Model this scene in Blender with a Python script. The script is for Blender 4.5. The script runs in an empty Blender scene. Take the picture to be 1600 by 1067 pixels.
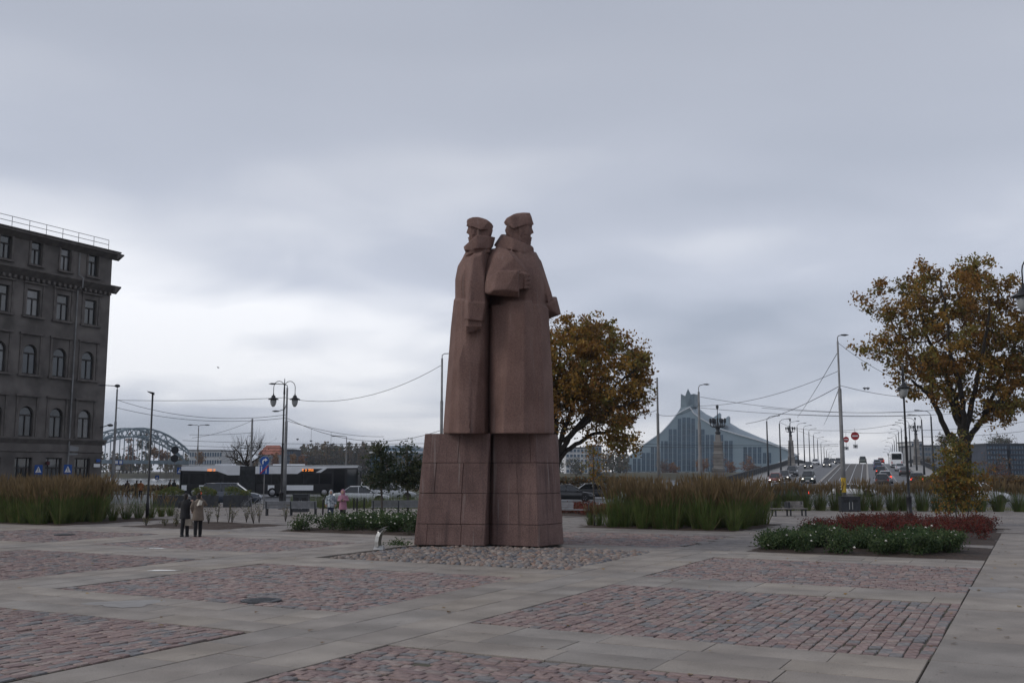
import bpy, bmesh, math, random
from mathutils import Vector, Matrix
R = math.radians
rnd = random.Random(7)
SC = bpy.context.scene
COL = SC.collection

# ------------------------------------------------------------------ camera
F, PITCH, H = 1556.0, R(7.38), 2.55
cam = bpy.data.objects.new('camera', bpy.data.cameras.new('camera'))
COL.objects.link(cam)
cam.location = (0, 0, H)
cam.rotation_euler = (R(90) + PITCH, 0, 0)
cam.data.sensor_width = 36
cam.data.lens = F / 1600 * 36
cam.data.clip_start = 0.1
cam.data.clip_end = 6000
SC.camera = cam

# ------------------------------------------------------------------ sky, sun, exposure
SKYOFF = (6.8, 1.0, 1.2)
SUN_EL, SUN_AZ = R(36), R(-98)          # azimuth from +Y, negative = to the left
w = bpy.data.worlds.new('World'); SC.world = w; w.use_nodes = True
nt = w.node_tree; nt.nodes.clear()
def N(nt, t, **k):
    n = nt.nodes.new(t)
    for a, b in k.items(): setattr(n, a, b)
    return n
out = N(nt, 'ShaderNodeOutputWorld')
sky = N(nt, 'ShaderNodeTexSky', sky_type='NISHITA', sun_disc=False)
sky.sun_elevation = SUN_EL; sky.sun_rotation = SUN_AZ
bg1 = N(nt, 'ShaderNodeBackground'); bg1.inputs[1].default_value = 0.09
nt.links.new(sky.outputs[0], bg1.inputs[0])
tc = N(nt, 'ShaderNodeTexCoord')
sep = N(nt, 'ShaderNodeSeparateXYZ'); nt.links.new(tc.outputs['Generated'], sep.inputs[0])
def mth(op, a, b=None, c=None):
    n = N(nt, 'ShaderNodeMath', operation=op)
    for i, q in enumerate((a, b, c)):
        if q is None: continue
        if isinstance(q, (int, float)): n.inputs[i].default_value = q
        else: nt.links.new(q, n.inputs[i])
    return n.outputs[0]
zc = mth('MAXIMUM', sep.outputs[2], 0.0)
zz = mth('ADD', zc, 0.16)
cmb = N(nt, 'ShaderNodeCombineXYZ')
nt.links.new(mth('DIVIDE', sep.outputs[0], zz), cmb.inputs[0])
nt.links.new(mth('DIVIDE', sep.outputs[1], zz), cmb.inputs[1])
def noise(scale, detail, rough, off, dist=0.0):
    mp = N(nt, 'ShaderNodeMapping'); mp.inputs['Location'].default_value = off
    nt.links.new(cmb.outputs[0], mp.inputs[0])
    n = N(nt, 'ShaderNodeTexNoise'); n.inputs['Scale'].default_value = scale
    n.inputs['Detail'].default_value = detail; n.inputs['Roughness'].default_value = rough
    n.inputs['Distortion'].default_value = dist
    nt.links.new(mp.outputs[0], n.inputs[0]); return n.outputs[0]
# long flat cloud banks: noise in direction space, stretched along the horizon
cm2 = N(nt, 'ShaderNodeCombineXYZ')
nt.links.new(mth('MULTIPLY', sep.outputs[0], 1.5), cm2.inputs[0]); nt.links.new(mth('MULTIPLY', sep.outputs[1], 1.5), cm2.inputs[1])
nt.links.new(mth('MULTIPLY', sep.outputs[2], 7.0), cm2.inputs[2])
def noise2(scale, detail, rough, off, dist=0.0):
    mp = N(nt, 'ShaderNodeMapping'); mp.inputs['Location'].default_value = off
    nt.links.new(cm2.outputs[0], mp.inputs[0])
    n = N(nt, 'ShaderNodeTexNoise'); n.inputs['Scale'].default_value = scale
    n.inputs['Detail'].default_value = detail; n.inputs['Roughness'].default_value = rough; n.inputs['Distortion'].default_value = dist
    nt.links.new(mp.outputs[0], n.inputs[0]); return n.outputs[0]
n1 = noise2(0.95, 2, 0.4, SKYOFF, 0.2)
n2 = noise(0.8, 3, 0.45, (1.0, 5.0, 0), 0.2)
n3 = noise(2.2, 3, 0.5, (4.0, 2.0, 0), 0.4)
mixn = mth('ADD', mth('ADD', mth('MULTIPLY', n1, 0.60), mth('MULTIPLY', n2, 0.28)), mth('MULTIPLY', n3, 0.12))
# flatter overhead than low down
con = N(nt, 'ShaderNodeMapRange'); con.inputs[1].default_value = 0.14; con.inputs[2].default_value = 0.34; con.inputs[3].default_value = 1.5; con.inputs[4].default_value = 0.30
nt.links.new(zc, con.inputs[0])
mixn = mth('ADD', mth('MULTIPLY', mth('SUBTRACT', mixn, 0.5), con.outputs[0]), 0.5)
ramp = N(nt, 'ShaderNodeValToRGB')
e = ramp.color_ramp.elements
e[0].position = 0.36; e[0].color = (0.325, 0.36, 0.435, 1)
e[1].position = 0.635; e[1].color = (0.77, 0.78, 0.815, 1)
m_ = ramp.color_ramp.elements.new(0.5); m_.color = (0.452, 0.482, 0.56, 1)
nt.links.new(mixn, ramp.inputs[0])
# an overcast sky: lighter low over the horizon than overhead, all the way round
lowr = N(nt, 'ShaderNodeValToRGB')
e = lowr.color_ramp.elements
e[0].position = 0.0; e[0].color = (1.0, 0.985, 0.965, 1)
e[1].position = 0.6; e[1].color = (0.86, 0.86, 0.875, 1)
for p_, c_ in ((0.07, 1.06), (0.17, 1.18), (0.27, 1.06), (0.40, 0.92)):
    q = e.new(p_); q.color = (c_, c_, c_, 1)
nt.links.new(zc, lowr.inputs[0])
mul = N(nt, 'ShaderNodeMix', data_type='RGBA', blend_type='MULTIPLY'); mul.inputs[0].default_value = 1
nt.links.new(ramp.outputs[0], mul.inputs[6]); nt.links.new(lowr.outputs[0], mul.inputs[7])
bg2 = N(nt, 'ShaderNodeBackground'); bg2.inputs[1].default_value = 1.0
nt.links.new(mul.outputs[2], bg2.inputs[0])
mx = N(nt, 'ShaderNodeMixShader'); mx.inputs[0].default_value = 0.93
nt.links.new(bg1.outputs[0], mx.inputs[1]); nt.links.new(bg2.outputs[0], mx.inputs[2])
nt.links.new(mx.outputs[0], out.inputs[0])
sl = bpy.data.lights.new('sun', 'SUN'); sl.energy = 1.0; sl.angle = R(28); sl.color = (1.0, 0.95, 0.9)
so = bpy.data.objects.new('sun', sl); COL.objects.link(so)
sd = Vector((math.sin(SUN_AZ) * math.cos(SUN_EL), math.cos(SUN_AZ) * math.cos(SUN_EL), math.sin(SUN_EL)))
so.rotation_euler = (-sd).to_track_quat('-Z', 'Y').to_euler()
so.location = (0, 0, 60)
vs = SC.view_settings
vs.view_transform = 'Standard'; vs.look = 'None'; vs.exposure = 0.2; vs.gamma = 1.0; vs.use_curve_mapping = False

# ------------------------------------------------------------------ coordinates
def P(px, py, D):
    """point seen at pixel px,py of the 1600x1067 photograph, D metres ahead"""
    cx = (px - 800) / F; cy = (533.5 - py) / F
    d = Vector((cx, math.cos(PITCH) - cy * math.sin(PITCH), math.sin(PITCH) + cy * math.cos(PITCH)))
    return d * (D / d.y) + Vector((0, 0, H))
def G(px, py, z=0.0):
    d = P(px, py, 1.0) - Vector((0, 0, H))
    return d * ((z - H) / d.z) + Vector((0, 0, H))
def X(px, D): return P(px, 735, D).x
TH = R(27.6); TS, TC = math.sin(TH), math.cos(TH)
def UV(u, v, z=0.0): return Vector((u * TS + v * TC, u * TC - v * TS, z))
BA = R(19.5); BS, BC = math.sin(BA), math.cos(BA)
BK, BD0, BCREST = 0.0288, 118.0, 300.0
def bz(d):
    if d < BD0 - 8: return -0.1
    if d < BD0 + 8: t = (d - BD0 + 8); return -0.1 + BK * t * t / 32
    if d < BCREST - 50: return -0.1 + BK * (d - BD0)
    top = -0.1 + BK * (BCREST - 50 - BD0)
    t = min(d, BCREST + 50) - (BCREST - 50)
    z = top + BK * t - BK * 2 * t * t / 200
    return z - BK * max(0, d - BCREST - 50)
def BR(d, t, dz=0.0): return Vector((d * BS + t * BC, d * BC - t * BS, bz(d) + dz))

# ------------------------------------------------------------------ materials
def mat(name, col, rough=0.8, var=0.18, scale=4.0, col2=None, bump=0.0, bscale=30.0, metal=0.0, emit=0.0, objrand=0.0, spec=0.4, detail=4, trans=0.0):
    m = bpy.data.materials.new(name); m.use_nodes = True
    t = m.node_tree; t.nodes.clear()
    o = N(t, 'ShaderNodeOutputMaterial'); b = N(t, 'ShaderNodeBsdfPrincipled')
    t.links.new(b.outputs[0], o.inputs[0])
    b.inputs['Roughness'].default_value = rough; b.inputs['Metallic'].default_value = metal
    b.inputs['Specular IOR Level'].default_value = spec
    c = N(t, 'ShaderNodeTexCoord')
    n = N(t, 'ShaderNodeTexNoise'); n.inputs['Scale'].default_value = scale; n.inputs['Detail'].default_value = detail
    t.links.new(c.outputs['Object'], n.inputs[0])
    r = N(t, 'ShaderNodeValToRGB')
    c2 = col2 or tuple(q * (1 + var) for q in col)
    c1 = col if col2 else tuple(q * (1 - var) for q in col)
    r.color_ramp.elements[0].position = 0.36; r.color_ramp.elements[1].position = 0.64
    r.color_ramp.elements[0].color = (*c1, 1); r.color_ramp.elements[1].color = (*c2, 1)
    t.links.new(n.outputs[0], r.inputs[0]); src = r.outputs[0]
    if objrand:
        oi = N(t, 'ShaderNodeObjectInfo'); mr = N(t, 'ShaderNodeMapRange')
        mr.inputs[3].default_value = 1 - objrand; mr.inputs[4].default_value = 1 + objrand
        t.links.new(oi.outputs['Random'], mr.inputs[0])
        hs = N(t, 'ShaderNodeHueSaturation'); t.links.new(mr.outputs[0], hs.inputs['Value'])
        t.links.new(src, hs.inputs['Color']); src = hs.outputs[0]
    t.links.new(src, b.inputs['Base Color'])
    if emit:
        t.links.new(src, b.inputs['Emission Color']); b.inputs['Emission Strength'].default_value = emit
    if trans:
        b.inputs['Transmission Weight'].default_value = trans
    if bump:
        nb = N(t, 'ShaderNodeTexNoise'); nb.inputs['Scale'].default_value = bscale; nb.inputs['Detail'].default_value = 3
        t.links.new(c.outputs['Object'], nb.inputs[0])
        bp = N(t, 'ShaderNodeBump'); bp.inputs['Strength'].default_value = bump; bp.inputs['Distance'].default_value = 0.02
        t.links.new(nb.outputs[0], bp.inputs['Height']); t.links.new(bp.outputs[0], b.inputs['Normal'])
    return m

def slabmat(name, col):
    m = mat(name, col, 0.7, 0.16, 0.9, bump=0.3, bscale=70, detail=9); t = m.node_tree; b = t.nodes['Principled BSDF']
    src = b.inputs['Base Color'].links[0].from_socket; g = N(t, 'ShaderNodeNewGeometry')
    def layer(src, sc, det, p0, c0, p1, c1):
        n = N(t, 'ShaderNodeTexNoise'); n.inputs['Scale'].default_value = sc; n.inputs['Detail'].default_value = det; t.links.new(g.outputs['Position'], n.inputs[0])
        r = N(t, 'ShaderNodeValToRGB'); r.color_ramp.elements[0].position = p0; r.color_ramp.elements[1].position = p1
        r.color_ramp.elements[0].color = (*c0, 1); r.color_ramp.elements[1].color = (*c1, 1); t.links.new(n.outputs[0], r.inputs[0])
        x = N(t, 'ShaderNodeMix', data_type='RGBA', blend_type='MULTIPLY'); x.inputs[0].default_value = 1
        t.links.new(src, x.inputs[6]); t.links.new(r.outputs[0], x.inputs[7]); return x.outputs[2]
    src = layer(src, 60, 2, .35, (.80, .80, .80), .65, (1.18, 1.17, 1.15))     # granite speckle
    src = layer(src, 0.55, 5, .38, (.84, .83, .82), .60, (1.04, 1.04, 1.04))   # worn and dirty patches
    src = layer(src, 7.5, 3, .27, (.62, .61, .60), .34, (1, 1, 1))             # small spots
    t.links.new(src, b.inputs['Base Color']); return m

def leafmat(name, col, rough=.7, var=.3, scale=2.0, tl=.4):
    m = mat(name, col, rough, var, scale); t = m.node_tree
    b = t.nodes['Principled BSDF']; o = t.nodes['Material Output']
    tr = N(t, 'ShaderNodeBsdfTranslucent'); mx = N(t, 'ShaderNodeMixShader'); mx.inputs[0].default_value = tl
    src = b.inputs['Base Color'].links[0].from_socket; t.links.new(src, tr.inputs[0])
    t.links.new(b.outputs[0], mx.inputs[1]); t.links.new(tr.outputs[0], mx.inputs[2]); t.links.new(mx.outputs[0], o.inputs[0])
    return m

def granite(name, a, b_, stains=1.0):
    m = bpy.data.materials.new(name); m.use_nodes = True
    t = m.node_tree; t.nodes.clear()
    o = N(t, 'ShaderNodeOutputMaterial'); bs = N(t, 'ShaderNodeBsdfPrincipled'); t.links.new(bs.outputs[0], o.inputs[0])
    bs.inputs['Roughness'].default_value = 0.82; bs.inputs['Specular IOR Level'].default_value = 0.3
    g = N(t, 'ShaderNodeNewGeometry')
    def nz(sc, det, vec=None, rough=0.5):
        n = N(t, 'ShaderNodeTexNoise'); n.inputs['Scale'].default_value = sc; n.inputs['Detail'].default_value = det; n.inputs['Roughness'].default_value = rough
        t.links.new(vec or g.outputs['Position'], n.inputs[0]); return n.outputs[0]
    def rp(s, p0, c0, p1, c1):
        r = N(t, 'ShaderNodeValToRGB'); r.color_ramp.elements[0].position = p0; r.color_ramp.elements[1].position = p1
        r.color_ramp.elements[0].color = (*c0, 1); r.color_ramp.elements[1].color = (*c1, 1); t.links.new(s, r.inputs[0]); return r.outputs[0]
    def mixm(f, c1, c2, mode='MIX'):
        x = N(t, 'ShaderNodeMix', data_type='RGBA', blend_type=mode)
        if isinstance(f, float): x.inputs[0].default_value = f
        else: t.links.new(f, x.inputs[0])
        t.links.new(c1, x.inputs[6])
        if isinstance(c2, tuple): x.inputs[7].default_value = (*c2, 1)
        else: t.links.new(c2, x.inputs[7])
        return x.outputs[2]
    base = rp(nz(1.1, 5), 0.35, a, 0.65, b_)
    fine = rp(nz(28, 2), 0.3, (0.72, 0.72, 0.72), 0.7, (1.25, 1.22, 1.2))
    c = mixm(1.0, base, fine, 'MULTIPLY')
    if stains:
        mp = N(t, 'ShaderNodeMapping'); mp.inputs['Scale'].default_value = (2.6, 2.6, 0.16)
        t.links.new(g.outputs['Position'], mp.inputs[0])
        st = nz(1.3, 4, mp.outputs[0], 0.6)
        dk = rp(st, 0.52, (0, 0, 0), 0.72, (0.6 * stains,) * 3)
        c = mixm(dk, c, (a[0] * 0.42, a[1] * 0.45, a[2] * 0.5))
        mp2 = N(t, 'ShaderNodeMapping'); mp2.inputs['Scale'].default_value = (7.5, 7.5, 0.22); mp2.inputs['Location'].default_value = (3, 1, 2)
        t.links.new(g.outputs['Position'], mp2.inputs[0])
        lt = rp(nz(1.0, 3, mp2.outputs[0], 0.5), 0.62, (0, 0, 0), 0.74, (0.5 * stains,) * 3)
        c = mixm(lt, c, (0.30, 0.26, 0.24))
    t.links.new(c, bs.inputs['Base Color'])
    bp = N(t, 'ShaderNodeBump'); bp.inputs['Strength'].default_value = 0.35; bp.inputs['Distance'].default_value = 0.03
    t.links.new(nz(14, 4), bp.inputs['Height']); t.links.new(bp.outputs[0], bs.inputs['Normal'])
    return m

M = {}
M['granite'] = granite('red_granite', (0.142, 0.084, 0.070), (0.190, 0.117, 0.098), 0.5)
M['granite_b'] = granite('red_granite_blocks', (0.132, 0.083, 0.074), (0.182, 0.117, 0.104))
M['joint'] = mat('dark_joint', (0.03, 0.026, 0.024), 0.95)
cob_cols = [(0.235, 0.168, 0.150), (0.202, 0.142, 0.130), (0.178, 0.166, 0.162), (0.258, 0.202, 0.180), (0.186, 0.132, 0.124), (0.152, 0.146, 0.148), (0.222, 0.178, 0.162)]
COB = [mat('cobble_granite_%s' % 'abcdefg'[i], c, 0.72, 0.22, 9, bump=0.5, bscale=45, objrand=0.1) for i, c in enumerate(cob_cols)]
slab_cols = [(0.266, 0.235, 0.205), (0.246, 0.219, 0.193), (0.284, 0.252, 0.218), (0.228, 0.206, 0.184), (0.254, 0.231, 0.208), (0.276, 0.241, 0.203)]
SLAB = [slabmat('slab_granite_%s' % 'abcdef'[i], c) for i, c in enumerate(slab_cols)]
peb_cols = [(0.25, 0.20, 0.17), (0.19, 0.155, 0.135), (0.15, 0.15, 0.155), (0.30, 0.25, 0.215), (0.24, 0.165, 0.13), (0.115, 0.115, 0.125), (0.22, 0.20, 0.185)]
PEB = [mat('river_stone_%s' % 'abcdefg'[i], c, 0.7, 0.25, 6, bump=0.3, bscale=25, objrand=0.12) for i, c in enumerate(peb_cols)]
M['sand'] = mat('joint_sand', (0.105, 0.088, 0.070), 0.95, 0.3, 1.2, col2=(0.060, 0.066, 0.036))
M['slabjoint'] = mat('slab_joint', (0.045, 0.038, 0.032), 0.95, 0.3, 6)
M['soil'] = mat('bed_soil', (0.045, 0.030, 0.022), 0.95, 0.4, 8, bump=0.8, bscale=14)
M['asphalt'] = mat('asphalt', (0.085, 0.085, 0.088), 0.55, 0.22, 0.35, bump=0.2, bscale=60, detail=8)
M['tram'] = mat('tram_paving', (0.085, 0.078, 0.072), 0.8, 0.2, 0.8)
M['ground'] = mat('ground_verge', (0.075, 0.075, 0.045), 0.95, 0.35, 0.2)
M['farbank'] = mat('far_bank_ground', (0.08, 0.075, 0.05), 0.95, 0.3, 0.03)
M['kerb'] = mat('kerb_stone', (0.30, 0.285, 0.265), 0.8, 0.15, 3)
M['line'] = mat('road_paint', (0.62, 0.62, 0.60), 0.7, 0.2, 3)
M['concrete'] = mat('concrete', (0.27, 0.265, 0.255), 0.8, 0.18, 1.5)
M['embank'] = mat('embankment_stone', (0.20, 0.19, 0.18), 0.85, 0.25, 0.8)
M['black'] = mat('black_iron', (0.012, 0.012, 0.014), 0.42, 0.2, 5)
M['dark'] = mat('anthracite_metal', (0.03, 0.033, 0.038), 0.55, 0.2, 5)
M['polegrey'] = mat('weathered_pole', (0.19, 0.19, 0.19), 0.7, 0.25, 1.2)
M['steel'] = mat('brushed_steel', (0.42, 0.42, 0.41), 0.35, 0.12, 6, metal=0.8)
M['lampglass'] = mat('lamp_glass', (0.30, 0.31, 0.31), 0.15, 0.05)
M['busglass'] = mat('bus_glass', (0.012, 0.013, 0.015), 0.12, 0.1, 1, spec=0.25)
M['bikewhite'] = mat('bike_paint', (0.17, 0.18, 0.20), 0.4, 0.05)
M['wire'] = mat('wire', (0.02, 0.02, 0.022), 0.6)
M['bark'] = mat('oak_bark', (0.035, 0.028, 0.022), 0.95, 0.35, 3, bump=0.8, bscale=18)
M['bark2'] = mat('young_bark', (0.075, 0.065, 0.055), 0.9, 0.3, 5)
M['wood'] = mat('bench_wood', (0.22, 0.20, 0.185), 0.75, 0.25, 5)
M['wall'] = mat('facade_stone', (0.122, 0.110, 0.102), 0.92, 0.34, 0.4, bump=0.5, bscale=9, detail=8)
M['trim'] = mat('facade_trim', (0.112, 0.100, 0.092), 0.9, 0.2, 1.5, bump=0.3, bscale=9)
M['wframe'] = mat('window_frame_brown', (0.028, 0.024, 0.022), 0.6)
M['glass'] = mat('window_glass', (0.035, 0.042, 0.048), 0.06, 0.2, 0.4, spec=0.8)
M['glass2'] = mat('window_glass_pale', (0.11, 0.115, 0.12), 0.12, 0.3, 0.6, spec=0.8)
M['glassblue'] = mat('blue_glass', (0.03, 0.075, 0.12), 0.22, 0.25, 0.08, spec=0.6)
M['libmetal'] = mat('steel_cladding', (0.25, 0.325, 0.365), 0.5, 0.06, 0.05, metal=0.0)
M['libdark'] = mat('roof_cladding', (0.19, 0.25, 0.285), 0.5, 0.08, 0.05)
M['libwhite'] = mat('white_roof_edge', (0.70, 0.73, 0.75), 0.5, 0.05)
M['truss'] = mat('bridge_steel_paint', (0.145, 0.19, 0.215), 0.65, 0.15, 0.2)
M['water'] = mat('river_water', (0.10, 0.115, 0.125), 0.2, 0.15, 0.02, bump=0.6, bscale=0.6, spec=0.6)
M['white'] = mat('white_paint', (0.80, 0.81, 0.82), 0.35, 0.05, 1)
M['offwhite'] = mat('white_plaster', (0.50, 0.50, 0.49), 0.8, 0.1, 0.3)
M['grey'] = mat('grey_plaster', (0.24, 0.245, 0.25), 0.8, 0.1, 0.3)
M['brick'] = mat('red_roof', (0.27, 0.095, 0.06), 0.85, 0.2, 0.6)
M['darkbld'] = mat('dark_cladding', (0.035, 0.042, 0.058), 0.6, 0.2, 0.3)
M['signblue'] = mat('sign_blue', (0.012, 0.075, 0.30), 0.45, 0.05)
M['signred'] = mat('sign_red', (0.42, 0.018, 0.022), 0.45, 0.05)
M['signwhite'] = mat('sign_white', (0.75, 0.75, 0.75), 0.45, 0.04)
M['yellow'] = mat('yellow_band', (0.55, 0.36, 0.03), 0.7, 0.1)
M['rubber'] = mat('rubber', (0.014, 0.014, 0.015), 0.85)
M['rim'] = mat('alloy_rim', (0.32, 0.32, 0.33), 0.35, 0.1, 5, metal=0.6)
M['carglass'] = mat('car_glass', (0.018, 0.022, 0.026), 0.05, 0.1, 1, spec=0.8)
M['headon'] = mat('lit_headlight', (1.0, 0.96, 0.88), 0.3, 0.02, emit=3.0)
M['headoff'] = mat('headlight_glass', (0.45, 0.47, 0.5), 0.12, 0.05)
M['tailon'] = mat('lit_tail_light', (1.0, 0.06, 0.03), 0.3, 0.02, emit=1.6)
M['tail'] = mat('tail_light', (0.35, 0.02, 0.02), 0.25, 0.05)
M['led'] = mat('led_orange', (1.0, 0.28, 0.04), 0.4, 0.02, emit=1.0)
M['grass_a'] = leafmat('reed_green', (0.085, 0.132, 0.032))
M['grass_b'] = leafmat('reed_olive', (0.128, 0.143, 0.046))
M['grass_c'] = leafmat('reed_straw', (0.18, 0.14, 0.062))
M['plume'] = leafmat('reed_plume', (0.21, 0.150, 0.078))
M['rose_a'] = leafmat('rose_leaf', (0.040, 0.075, 0.026))
M['rose_b'] = leafmat('rose_leaf_light', (0.085, 0.120, 0.045))
M['rose_w'] = mat('white_petal', (0.72, 0.68, 0.60), 0.7, 0.12, 9)
M['barb_a'] = leafmat('barberry_leaf_red', (0.15, 0.026, 0.019))
M['barb_b'] = leafmat('barberry_leaf_dark', (0.07, 0.022, 0.018))
M['barb_c'] = leafmat('barberry_leaf_brown', (0.115, 0.045, 0.024))
M['oak_a'] = leafmat('oak_leaf_amber', (0.30, 0.170, 0.030))
M['oak_b'] = leafmat('oak_leaf_olive', (0.20, 0.165, 0.038))
M['oak_c'] = leafmat('oak_leaf_brown', (0.15, 0.082, 0.026))
M['oak_d'] = leafmat('oak_leaf_rust', (0.25, 0.122, 0.026))
M['dk_a'] = leafmat('dark_leaf', (0.030, 0.046, 0.024))
M['dk_b'] = leafmat('dark_leaf_olive', (0.058, 0.066, 0.028))
M['yl_a'] = leafmat('yellow_leaf', (0.245, 0.16, 0.03))
M['yl_b'] = leafmat('yellow_green_leaf', (0.155, 0.145, 0.036))
M['or_a'] = leafmat('orange_leaf', (0.26, 0.125, 0.03))
M['or_b'] = leafmat('russet_leaf', (0.17, 0.068, 0.036))
M['far_a'] = leafmat('far_leaf_brown', (0.115, 0.092, 0.062))
M['far_b'] = leafmat('far_leaf_olive', (0.085, 0.095, 0.055))
M['far_c'] = leafmat('far_leaf_ochre', (0.17, 0.112, 0.05))
M['skin'] = mat('skin', (0.42, 0.26, 0.19), 0.6, 0.06, 20)
M['wet'] = mat('wet_stone', (0.13, 0.125, 0.118), 0.08, 0.1, 3, spec=0.6)
M['damp'] = mat('damp_stone', (0.215, 0.20, 0.185), 0.5, 0.1, 3)

# ------------------------------------------------------------------ mesh helpers
class MB:
    def __init__(s): s.v = []; s.f = []; s.m = []
    def add(s, vs, fs, mi=0):
        o = len(s.v); s.v.extend([tuple(q) for q in vs])
        for f in fs: s.f.append(tuple(i + o for i in f)); s.m.append(mi)
        return s
    def box(s, c, size, rz=0.0, mi=0, basis=None):
        hx, hy, hz = size[0] / 2, size[1] / 2, size[2] / 2
        mt = basis or Matrix.Rotation(rz, 3, 'Z'); c = Vector(c)
        vs = [c + mt @ Vector((x * hx, y * hy, z * hz)) for z in (-1, 1) for x, y in ((-1, -1), (1, -1), (1, 1), (-1, 1))]
        return s.add(vs, [(3, 2, 1, 0), (4, 5, 6, 7), (0, 1, 5, 4), (1, 2, 6, 5), (2, 3, 7, 6), (3, 0, 4, 7)], mi)
    def bar(s, a, b, wd, th=None, mi=0):
        a, b = Vector(a), Vector(b); d = b - a; L = d.length; z = d.normalized()
        x = z.cross(Vector((0, 0, 1)));
        if x.length < 1e-3: x = Vector((1, 0, 0))
        x.normalize(); y = z.cross(x)
        return s.box((a + b) / 2, (wd, th or wd, L), mi=mi, basis=Matrix((x, y, z)).transposed())
    def tube(s, pts, rad, n=6, mi=0, cap=True):
        pts = [Vector(p) for p in pts]; k = len(pts)
        if not isinstance(rad, (list, tuple)): rad = [rad] * k
        vs = []; prev = None
        for i, p in enumerate(pts):
            t = (pts[min(i + 1, k - 1)] - pts[max(i - 1, 0)]).normalized()
            if prev is None:
                x = t.cross(Vector((0, 0, 1)))
                if x.length < 1e-3: x = Vector((1, 0, 0))
            else: x = prev - t * prev.dot(t)
            x.normalize(); prev = x; y = t.cross(x)
            for j in range(n):
                a = 2 * math.pi * j / n
                vs.append(p + (x * math.cos(a) + y * math.sin(a)) * rad[i])
        fs = [(i * n + j, i * n + (j + 1) % n, (i + 1) * n + (j + 1) % n, (i + 1) * n + j) for i in range(k - 1) for j in range(n)]
        if cap: fs += [tuple(range(n - 1, -1, -1)), tuple((k - 1) * n + j for j in range(n))]
        return s.add(vs, fs, mi)
    def loft(s, rings, mi=0, cap=True):
        n = len(rings[0]); vs = [Vector(p) for r in rings for p in r]
        fs = [(i * n + j, i * n + (j + 1) % n, (i + 1) * n + (j + 1) % n, (i + 1) * n + j) for i in range(len(rings) - 1) for j in range(n)]
        if cap: fs += [tuple(range(n - 1, -1, -1)), tuple((len(rings) - 1) * n + j for j in range(n))]
        return s.add(vs, fs, mi)
    def lathe(s, prof, c=(0, 0, 0), n=12, mi=0, axis='Z'):
        c = Vector(c); rings = []
        for r, z in prof:
            ring = []
            for j in range(n):
                a = 2 * math.pi * j / n
                p = Vector((r * math.cos(a), r * math.sin(a), z))
                if axis == 'Y': p = Vector((p.x, p.z, -p.y))
                if axis == 'X': p = Vector((p.z, p.x, p.y))
                ring.append(c + p)
            rings.append(ring)
        return s.loft(rings, mi)
    def prism(s, poly, z0, z1, mi=0, tf=None):
        tf = tf or (lambda p: Vector(p))
        n = len(poly)
        vs = [tf((x, y, z0)) for x, y in poly] + [tf((x, y, z1)) for x, y in poly]
        fs = [tuple(range(n - 1, -1, -1)), tuple(range(n, 2 * n))] + [(i, (i + 1) % n, n + (i + 1) % n, n + i) for i in range(n)]
        return s.add(vs, fs, mi)
    def hull(s, pts, mi=0):
        bm = bmesh.new()
        for p in pts: bm.verts.new(p)
        r = bmesh.ops.convex_hull(bm, input=bm.verts)
        dead = [g for g in r['geom_interior'] if isinstance(g, bmesh.types.BMVert)]
        bmesh.ops.delete(bm, geom=dead, context='VERTS')
        bm.verts.index_update()
        bmesh.ops.recalc_face_normals(bm, faces=bm.faces)
        s.add([v.co.copy() for v in bm.verts], [[v.index for v in f.verts] for f in bm.faces], mi)
        bm.free(); return s
    def blob(s, c, r, n=8, k=5, mi=0, basis=None):
        c = Vector(c); rx, ry, rz = r if isinstance(r, (tuple, list)) else (r, r, r)
        rings = []
        for i in range(k + 1):
            a = -math.pi / 2 + math.pi * (0.04 + 0.92 * i / k)
            ring = [Vector((rx * math.cos(a) * math.cos(2 * math.pi * j / n), ry * math.cos(a) * math.sin(2 * math.pi * j / n), rz * math.sin(a))) for j in range(n)]
            rings.append([c + (basis @ p if basis else p) for p in ring])
        return s.loft(rings, mi)
    def mesh(s, name, mats, smooth=False, org=None):
        me = bpy.data.meshes.new(name)
        vs = s.v if org is None else [(a - org[0], b - org[1], c - org[2]) for a, b, c in s.v]
        me.from_pydata(vs, [], s.f)
        for m in (mats if isinstance(mats, (list, tuple)) else [mats]): me.materials.append(m)
        if any(s.m): me.polygons.foreach_set('material_index', s.m)
        if smooth: me.polygons.foreach_set('use_smooth', [True] * len(me.polygons))
        me.update(); return me
    def build(s, name, mats, parent=None, smooth=False, world=False, loc=None):
        """world=True: the vertices are world coordinates and the parent (not rotated) sits at its base"""
        org = loc if (world and loc is not None) else (parent.matrix_basis.translation if (world and parent is not None) else None)
        if world and parent is not None and parent.parent is not None: org = org + parent.parent.matrix_basis.translation
        return link(name, s.mesh(name, mats, smooth, org), parent, loc)
def link(name, me, parent=None, loc=None):
    o = bpy.data.objects.new(name, me); COL.objects.link(o)
    if parent is not None: o.parent = parent
    if loc is not None: o.location = loc
    return o
def tag(o, label=None, cat=None, group=None, kind=None):
    for k, q in (('label', label), ('category', cat), ('group', group), ('kind', kind)):
        if q: o[k] = q
    return o
def thing(name, label, cat, loc=(0, 0, 0), rz=0.0, group=None, kind=None):
    o = bpy.data.objects.new(name, None); COL.objects.link(o)
    o.empty_display_size = 0.3
    o.location = loc; o.rotation_euler = (0, 0, rz)
    return tag(o, label, cat, group, kind)
KIDTAB = {}
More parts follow.
